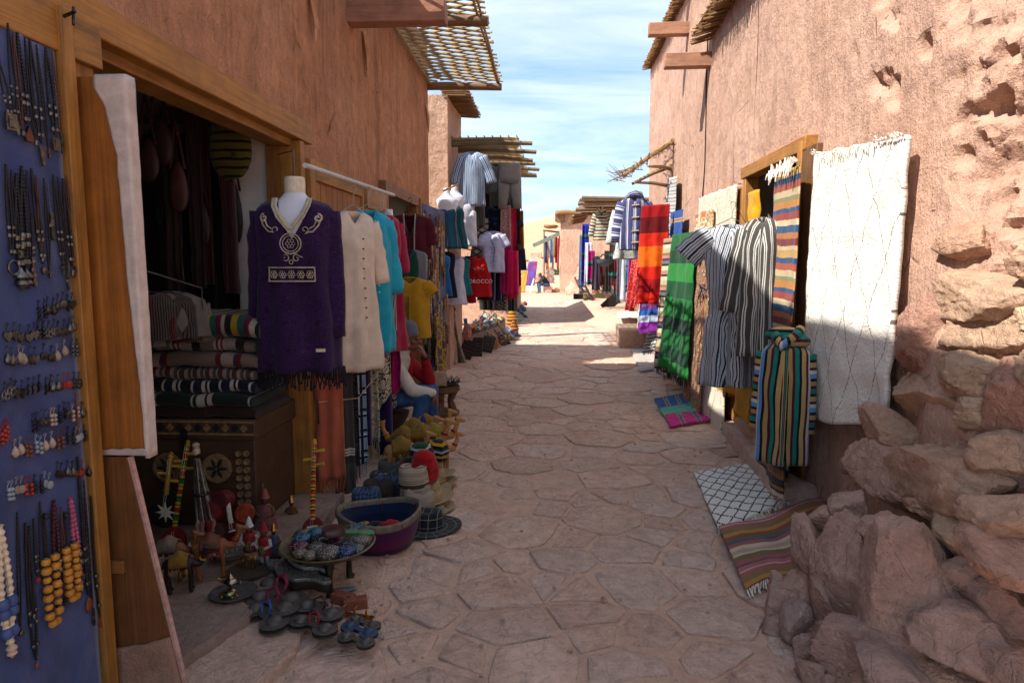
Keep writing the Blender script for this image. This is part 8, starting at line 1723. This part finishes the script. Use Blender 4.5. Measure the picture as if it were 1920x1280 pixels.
m = MB(); rock(m, O2 + V3(.2, .1, .15), (.38, .3, .28), 77, 3); m.build('sitting_stone', M_ROCK, None, label='stone block that the far man sits on', cat='stone')
# ---------------------------------------------------------------- far stalls and distance
ZF = .34
p = P(1128, 396, Y=19.5)
HV = stripes('hoodie_across', [(.045, 'c8c8bc'), (.03, '3c7a5c'), (.02, 'c2a04a'), (.03, 'c8c8bc'), (.02, '8a3a2c'), (.03, '2a3a3a')], 'v', warp=.002)
kh = garment('child_hoodie', 'small hooded top in green, cream and red stripes on a yellow hanger', p, .05, .21, .82, SHIRT, HV, (.62, 18, .10, .085, 12), HV, (.06, .10), (5, .014), 'hoodie', None, 171)
m = MB(); m.tube([(-.09, .03, -.02), (-.06, -.04, .07), (0, -.02, .09), (.06, -.04, .07), (.09, .03, -.02)], .05, 8); hd_ = m.build('hood', HV, None, off=(0, 0, 0), ang=180); hd_.parent = kh
hanger('yellow plastic hanger with the small striped hoodie', p + V3(0, 0, .12), 0, .45, plain('c2a01c', .5)).scale = (1.4,) * 3
FC = [(1098, 420, 20.5, '2434a8', 'royal blue scarf at the street end', 1.75), (1093, 440, 20.8, '5a6a8a', 'grey blue scarf at the street end', 1.6), (1104, 455, 20.2, 'c8c8d8', 'white scarf', 1.2), (1109, 470, 20.0, 'a01468', 'magenta scarf', 1.0), (1118, 480, 19.9, '3a3440', 'grey striped scarf', 1.0), (1130, 485, 20.4, '6a2a34', 'dull red bag cloth', .8), (1160, 455, 18.9, '7a3a3c', 'brown and rose shawl', 1.45), (1166, 460, 18.6, '5a5e66', 'grey zigzag shawl', 1.5), (1174, 470, 18.4, 'b0aeb8', 'silver grey shawl', 1.35), (1182, 470, 18.2, '157a8a', 'teal shawl', 1.1), (1185, 480, 18.0, '8a2a7a', 'violet shawl', 1.15), (1192, 470, 17.6, '3a2a2c', 'dark brown shawl', 1.1), (1150, 455, 19.2, '4a2c2c', 'maroon shawl', 1.2), (1198, 470, 16.8, '2a6a5a', 'green edged shawl', .95), (1140, 470, 20.0, '2a241f', 'black cloth', 1.2)]
for k, (px, py, Y, hx, look, dr) in enumerate(FC): c = P(px, py, Y=Y); sheet('scarf', look + ' in the far stall under the plank canopy', 'scarf', c - V3(.10, 0, 0), c + V3(.10, .03, 0), dr, cloth(hx) if k % 3 else stripes('fs%d' % k, [(.3, hx), (.08, '2a7a6c'), (.06, '1c2440'), (.1, hx)], 'v'), 2, .04, .25, 'scarves at the far stall', .05, None, .008, 180 + k, 8, 20)
c = P(1136, 492, Y=19.3); t = thing('woven_basket', 'grey woven basket hanging under the small striped hoodie', 'basket', c); m = MB(); m.lathe([(.10, -.12), (.24, -.02), (.27, .08), (.24, .08), (.1, -.06)], c, 16, wob=.15); m.build('bowl', plain('4a5460', .8, .4, 30), t); m = MB(); m.tube([c + V3(-.24, 0, .06), c + V3(-.1, 0, .22), c + V3(.1, 0, .22), c + V3(.24, 0, .06)], .02, 6); m.build('handle', plain('3a3430', .8), t)
LK = ['dark', 'brown', 'rust', 'grey', 'olive', 'black', 'tan', 'blue']
for k in range(34):
    px = 1085 + k * 3.3; c = gp(px, 548 + 14 * qe.random() + (px - 1085) * .10, ZF); s_ = qe.uniform(.10, .22); m = MB()
    if k % 3 == 0: m.box(c + V3(0, 0, s_ * .6), (s_ * 2.4, s_ * 1.2, s_ * 1.2), rz=qe.uniform(-.5, .5), rx=qe.uniform(-.2, .3))
    elif k % 3 == 1: m.lathe([(s_ * .5, 0), (s_ * .8, s_ * .5), (s_ * .6, s_ * 1.1), (s_ * .3, s_ * 1.3), (s_ * .35, s_ * 1.7), (.01, s_ * 1.8)], c, 10)
    else: m.tube([c, c + V3(-.25, .3, .5), c + V3(-.35, .45, .75)], [.05, .04, .05], 7)
    m.build(['wooden_case', 'clay_pot', 'leaning_stick'][k % 3], plain(['2a201c', '5a3a28', '6a2c1c', '5a5650', '4a4a2c', '17130f', '8a6a44', '2c4a5a'][k % 8], .7, .35, 20), None, label=f"{LK[k % 8]} {['wooden case', 'clay pot', 'leaning stick'][k % 3]} {['near the corner of the terrace', 'in the middle of the terrace goods', 'at the shop end of the terrace goods'][k // 12]}", cat=['case', 'pot', 'stick'][k % 3], group='goods on the terrace')
sg = gp(1150, 575, ZF); t = thing('slanted_board', 'dark framed board leaning low before the far stall', 'board', sg); m = MB(); m.box(sg + V3(.1, 0, .3), (1.1, .06, .35), ry=-.75, rz=.1); m.build('panel', wood('2c2420', 0), t, bevel=.01)
slab(MB(), [(1.30, 13.1), (1.95, 13.1), (2.0, 14.6), (1.34, 14.6)], -.02, .37, q2).build('stone_ledge', stone_mat('ledge', 'c2a088', 'b08c74', 'c8a890', .6), None, label='square stone ledge at the corner of the tall building', cat='ledge', ang=60)
# far clothes rack, cloths, boulder, village
rk = thing('clothes_rack', 'far rack of blue and white scarves under a small twig roof', 'rack', gp(1036, 545)); c = gp(1036, 545); Yk = c.y
m = MB(); m.tube([P(1018, 432, Y=Yk), P(1054, 436, Y=Yk)], .06, 6); m.tube([P(1020, 432, Y=Yk), gp(1020, 547)], .06, 6); m.tube([P(1053, 434, Y=Yk), gp(1053, 545)], .06, 6); m.build('frame', M_OLD, rk)
m = MB(); rock(m, P(1034, 424, Y=Yk), (.55, .5, .14), 5, 3, 8, None, .2); m.build('twig_roof', M_REED, rk)
for k, hx in enumerate(('4a90b8', '2a3a8a', 'b06a2c', 'a8b8c0', '3a6a9a', '8a9098', 'b07a3c', '2a2426', 'b83a4a', '6a4a3a', '3a2c28')):
    a = P(1019 + k * 3.2, 440 + (k % 3) * 3, Y=Yk - .2); sheet('scarf', f"{['sky blue', 'deep blue', 'orange', 'pale', 'steel blue', 'grey', 'amber', 'black', 'coral', 'brown', 'umber'][k]} scarf on the far clothes rack", 'scarf', a, a + V3(.12, 0, 0), 1.5 + .25 * (k % 3), cloth(hx), 2, .05, .2, 'scarves on the far rack', None, None, .01, 210 + k, 6, 14)
for (x0, y0, x1, y1, hx, look, mt) in ((983, 490, 1008, 535, None, 'red and blue rug propped up beside the far man', blotch('redblue', [(0, '8a1c34'), (.45, '2c4a9a'), (.6, 'a02a3c')], 3)), (972, 508, 990, 548, 'c87c2c', 'orange cloth spread left of the far man', None), (992, 522, 1002, 550, 'd0ccc0', 'white cloth hanging by the far man', None), (990, 505, 1006, 525, '2a2424', 'black bag cloth by the far man', None)):
    b = gp(x0, y1, 0); a = P(x0 + 8, y0, Y=b.y + .9); e = P(x1, y0, Y=b.y + .9); m = MB(); bl_, br_ = gp(x0, y1, .02), gp(x1 - 6, y1, .02); m.grid(lambda u, v: Vector(bl_).lerp(br_, u).lerp(Vector(a).lerp(e, u), v) + V3(0, .1 * nz(u * 3, v * 3, y0), 0), 10, 14, (.8, 1.4)); m.build('propped_cloth', mt or cloth(hx), None, solid=.02, ang=180, label=look, cat='cloth')
for k, (px, py, s, look) in enumerate(((1005, 490, 2.2, 'pale boulder beyond the far man'), (985, 505, 1.4, 'smaller pale boulder near the stall end'), (1060, 545, .9, 'reddish rock at the foot of the far house'), (1085, 540, 1.1, 'rounded rock below the far house wall'))):
    c = gp(px, 548 if k > 1 else 530); m = MB(); rock(m, c + V3(0, 0, s * .35), (s, s * .8, s * .8), 300 + k, 4, 14, None, .12); m.build('boulder', M_FAR, None, label=look, cat='boulder')
vg = random.Random(9)
for k in range(7):
    x = -9 + k * 3.2; y = 150 + 10 * vg.random(); m = MB(); z0 = hill_f((x + 160) / 360, (y - 120) / 300)[2]; h = vg.uniform(1.6, 2.6); m.bx(x, x + vg.uniform(2, 3.4), y, y + 3, z0 - 1, z0 + h); t = m.build('village_house', M_FAR, None, label=f"tiny mud house {['beside the stall end', 'left of the pale boulder', 'above the pale boulder', 'behind the boulder slope', 'beside the clothes rack', 'hidden behind the rack roof', 'behind the far house corner'][k]} on the hill foot", cat='house', group='tiny houses on the hill foot', bevel=.1)
LEAF = plain('4c5a34', .8, .35, 3)
for k in range(10):
    x = -12 + k * 2.6 + vg.uniform(-1, 1); y = 118 + vg.uniform(0, 14); t = thing('shrub', f"{['dusty', 'dark', 'small', 'rounded', 'pale'][k % 5]} green shrub {['near the stall end', 'by the clothes rack'][k // 5]} on the hill foot", 'shrub', (x, y, -.5), 0, 'shrubs on the hill foot'); m = MB()
    for j in range(70): d = Vector((vg.gauss(0, 1), vg.gauss(0, 1), abs(vg.gauss(0, .7)))); d.normalize(); m.sph(V3(x, y, .1) + Vector((d.x * 1.6, d.y * 1.2, d.z * 1.5)) * vg.uniform(.6, 1), (.28, .22, .18), 1)
    m.build('foliage', LEAF, t); m = MB(); m.tube([(x, y, -.6), (x, y, .6)], [.15, .08], 6); m.build('trunk', M_OLD, t)
# ---------------------------------------------------------------- pieces that belong to a part hang under that part
SUBP = {'lid_diamond': 'lid', 'molding': 'lid', 'hasp': 'lid', 'carved_ring': 'body', 'rosette': 'body', 'bridge': 'body', 'sound_hole': 'body', 'strings': 'neck', 'peg': 'neck', 'finial': 'neck',
        'embroidery': 'body', 'neck_trim': 'body', 'medallion': 'body', 'medallion_petal': 'body', 'belt_edge': 'body', 'belt_flower': 'body', 'button': 'body', 'toggle': 'body', 'lettering': 'body', 'script_print': 'body', 'dark_print': 'body', 'blue_print': 'body', 'lace_trim': 'body', 'lace_panel': 'body',
        'hinge': 'rail', 'bobble': 'beanie', 'hat_band': 'crown', 'star': 'crown', 'stud': 'top_plate', 'stitch': 'rim', 'neck_wrap': 'torso', 'carved_row': 'board', 'batten': 'board', 'plaster_foot': 'board', 'cloth_scrap': 'plank', 'loose_thread': 'white_cloth', 'tassels': 'saddle_cloth', 'collar_roll': 'hood'}
for o in list(bpy.data.objects):
    base = o.name.split('.')[0]
    if base not in SUBP or o.parent is None or o.parent.parent is not None or o.parent.type != 'EMPTY': continue
    if base == 'rosette' and o.children: continue
    for sib in o.parent.children:
        if sib.name.split('.')[0] == SUBP[base] and sib is not o and sib.location.length < 1e-9: o.parent = sib; break
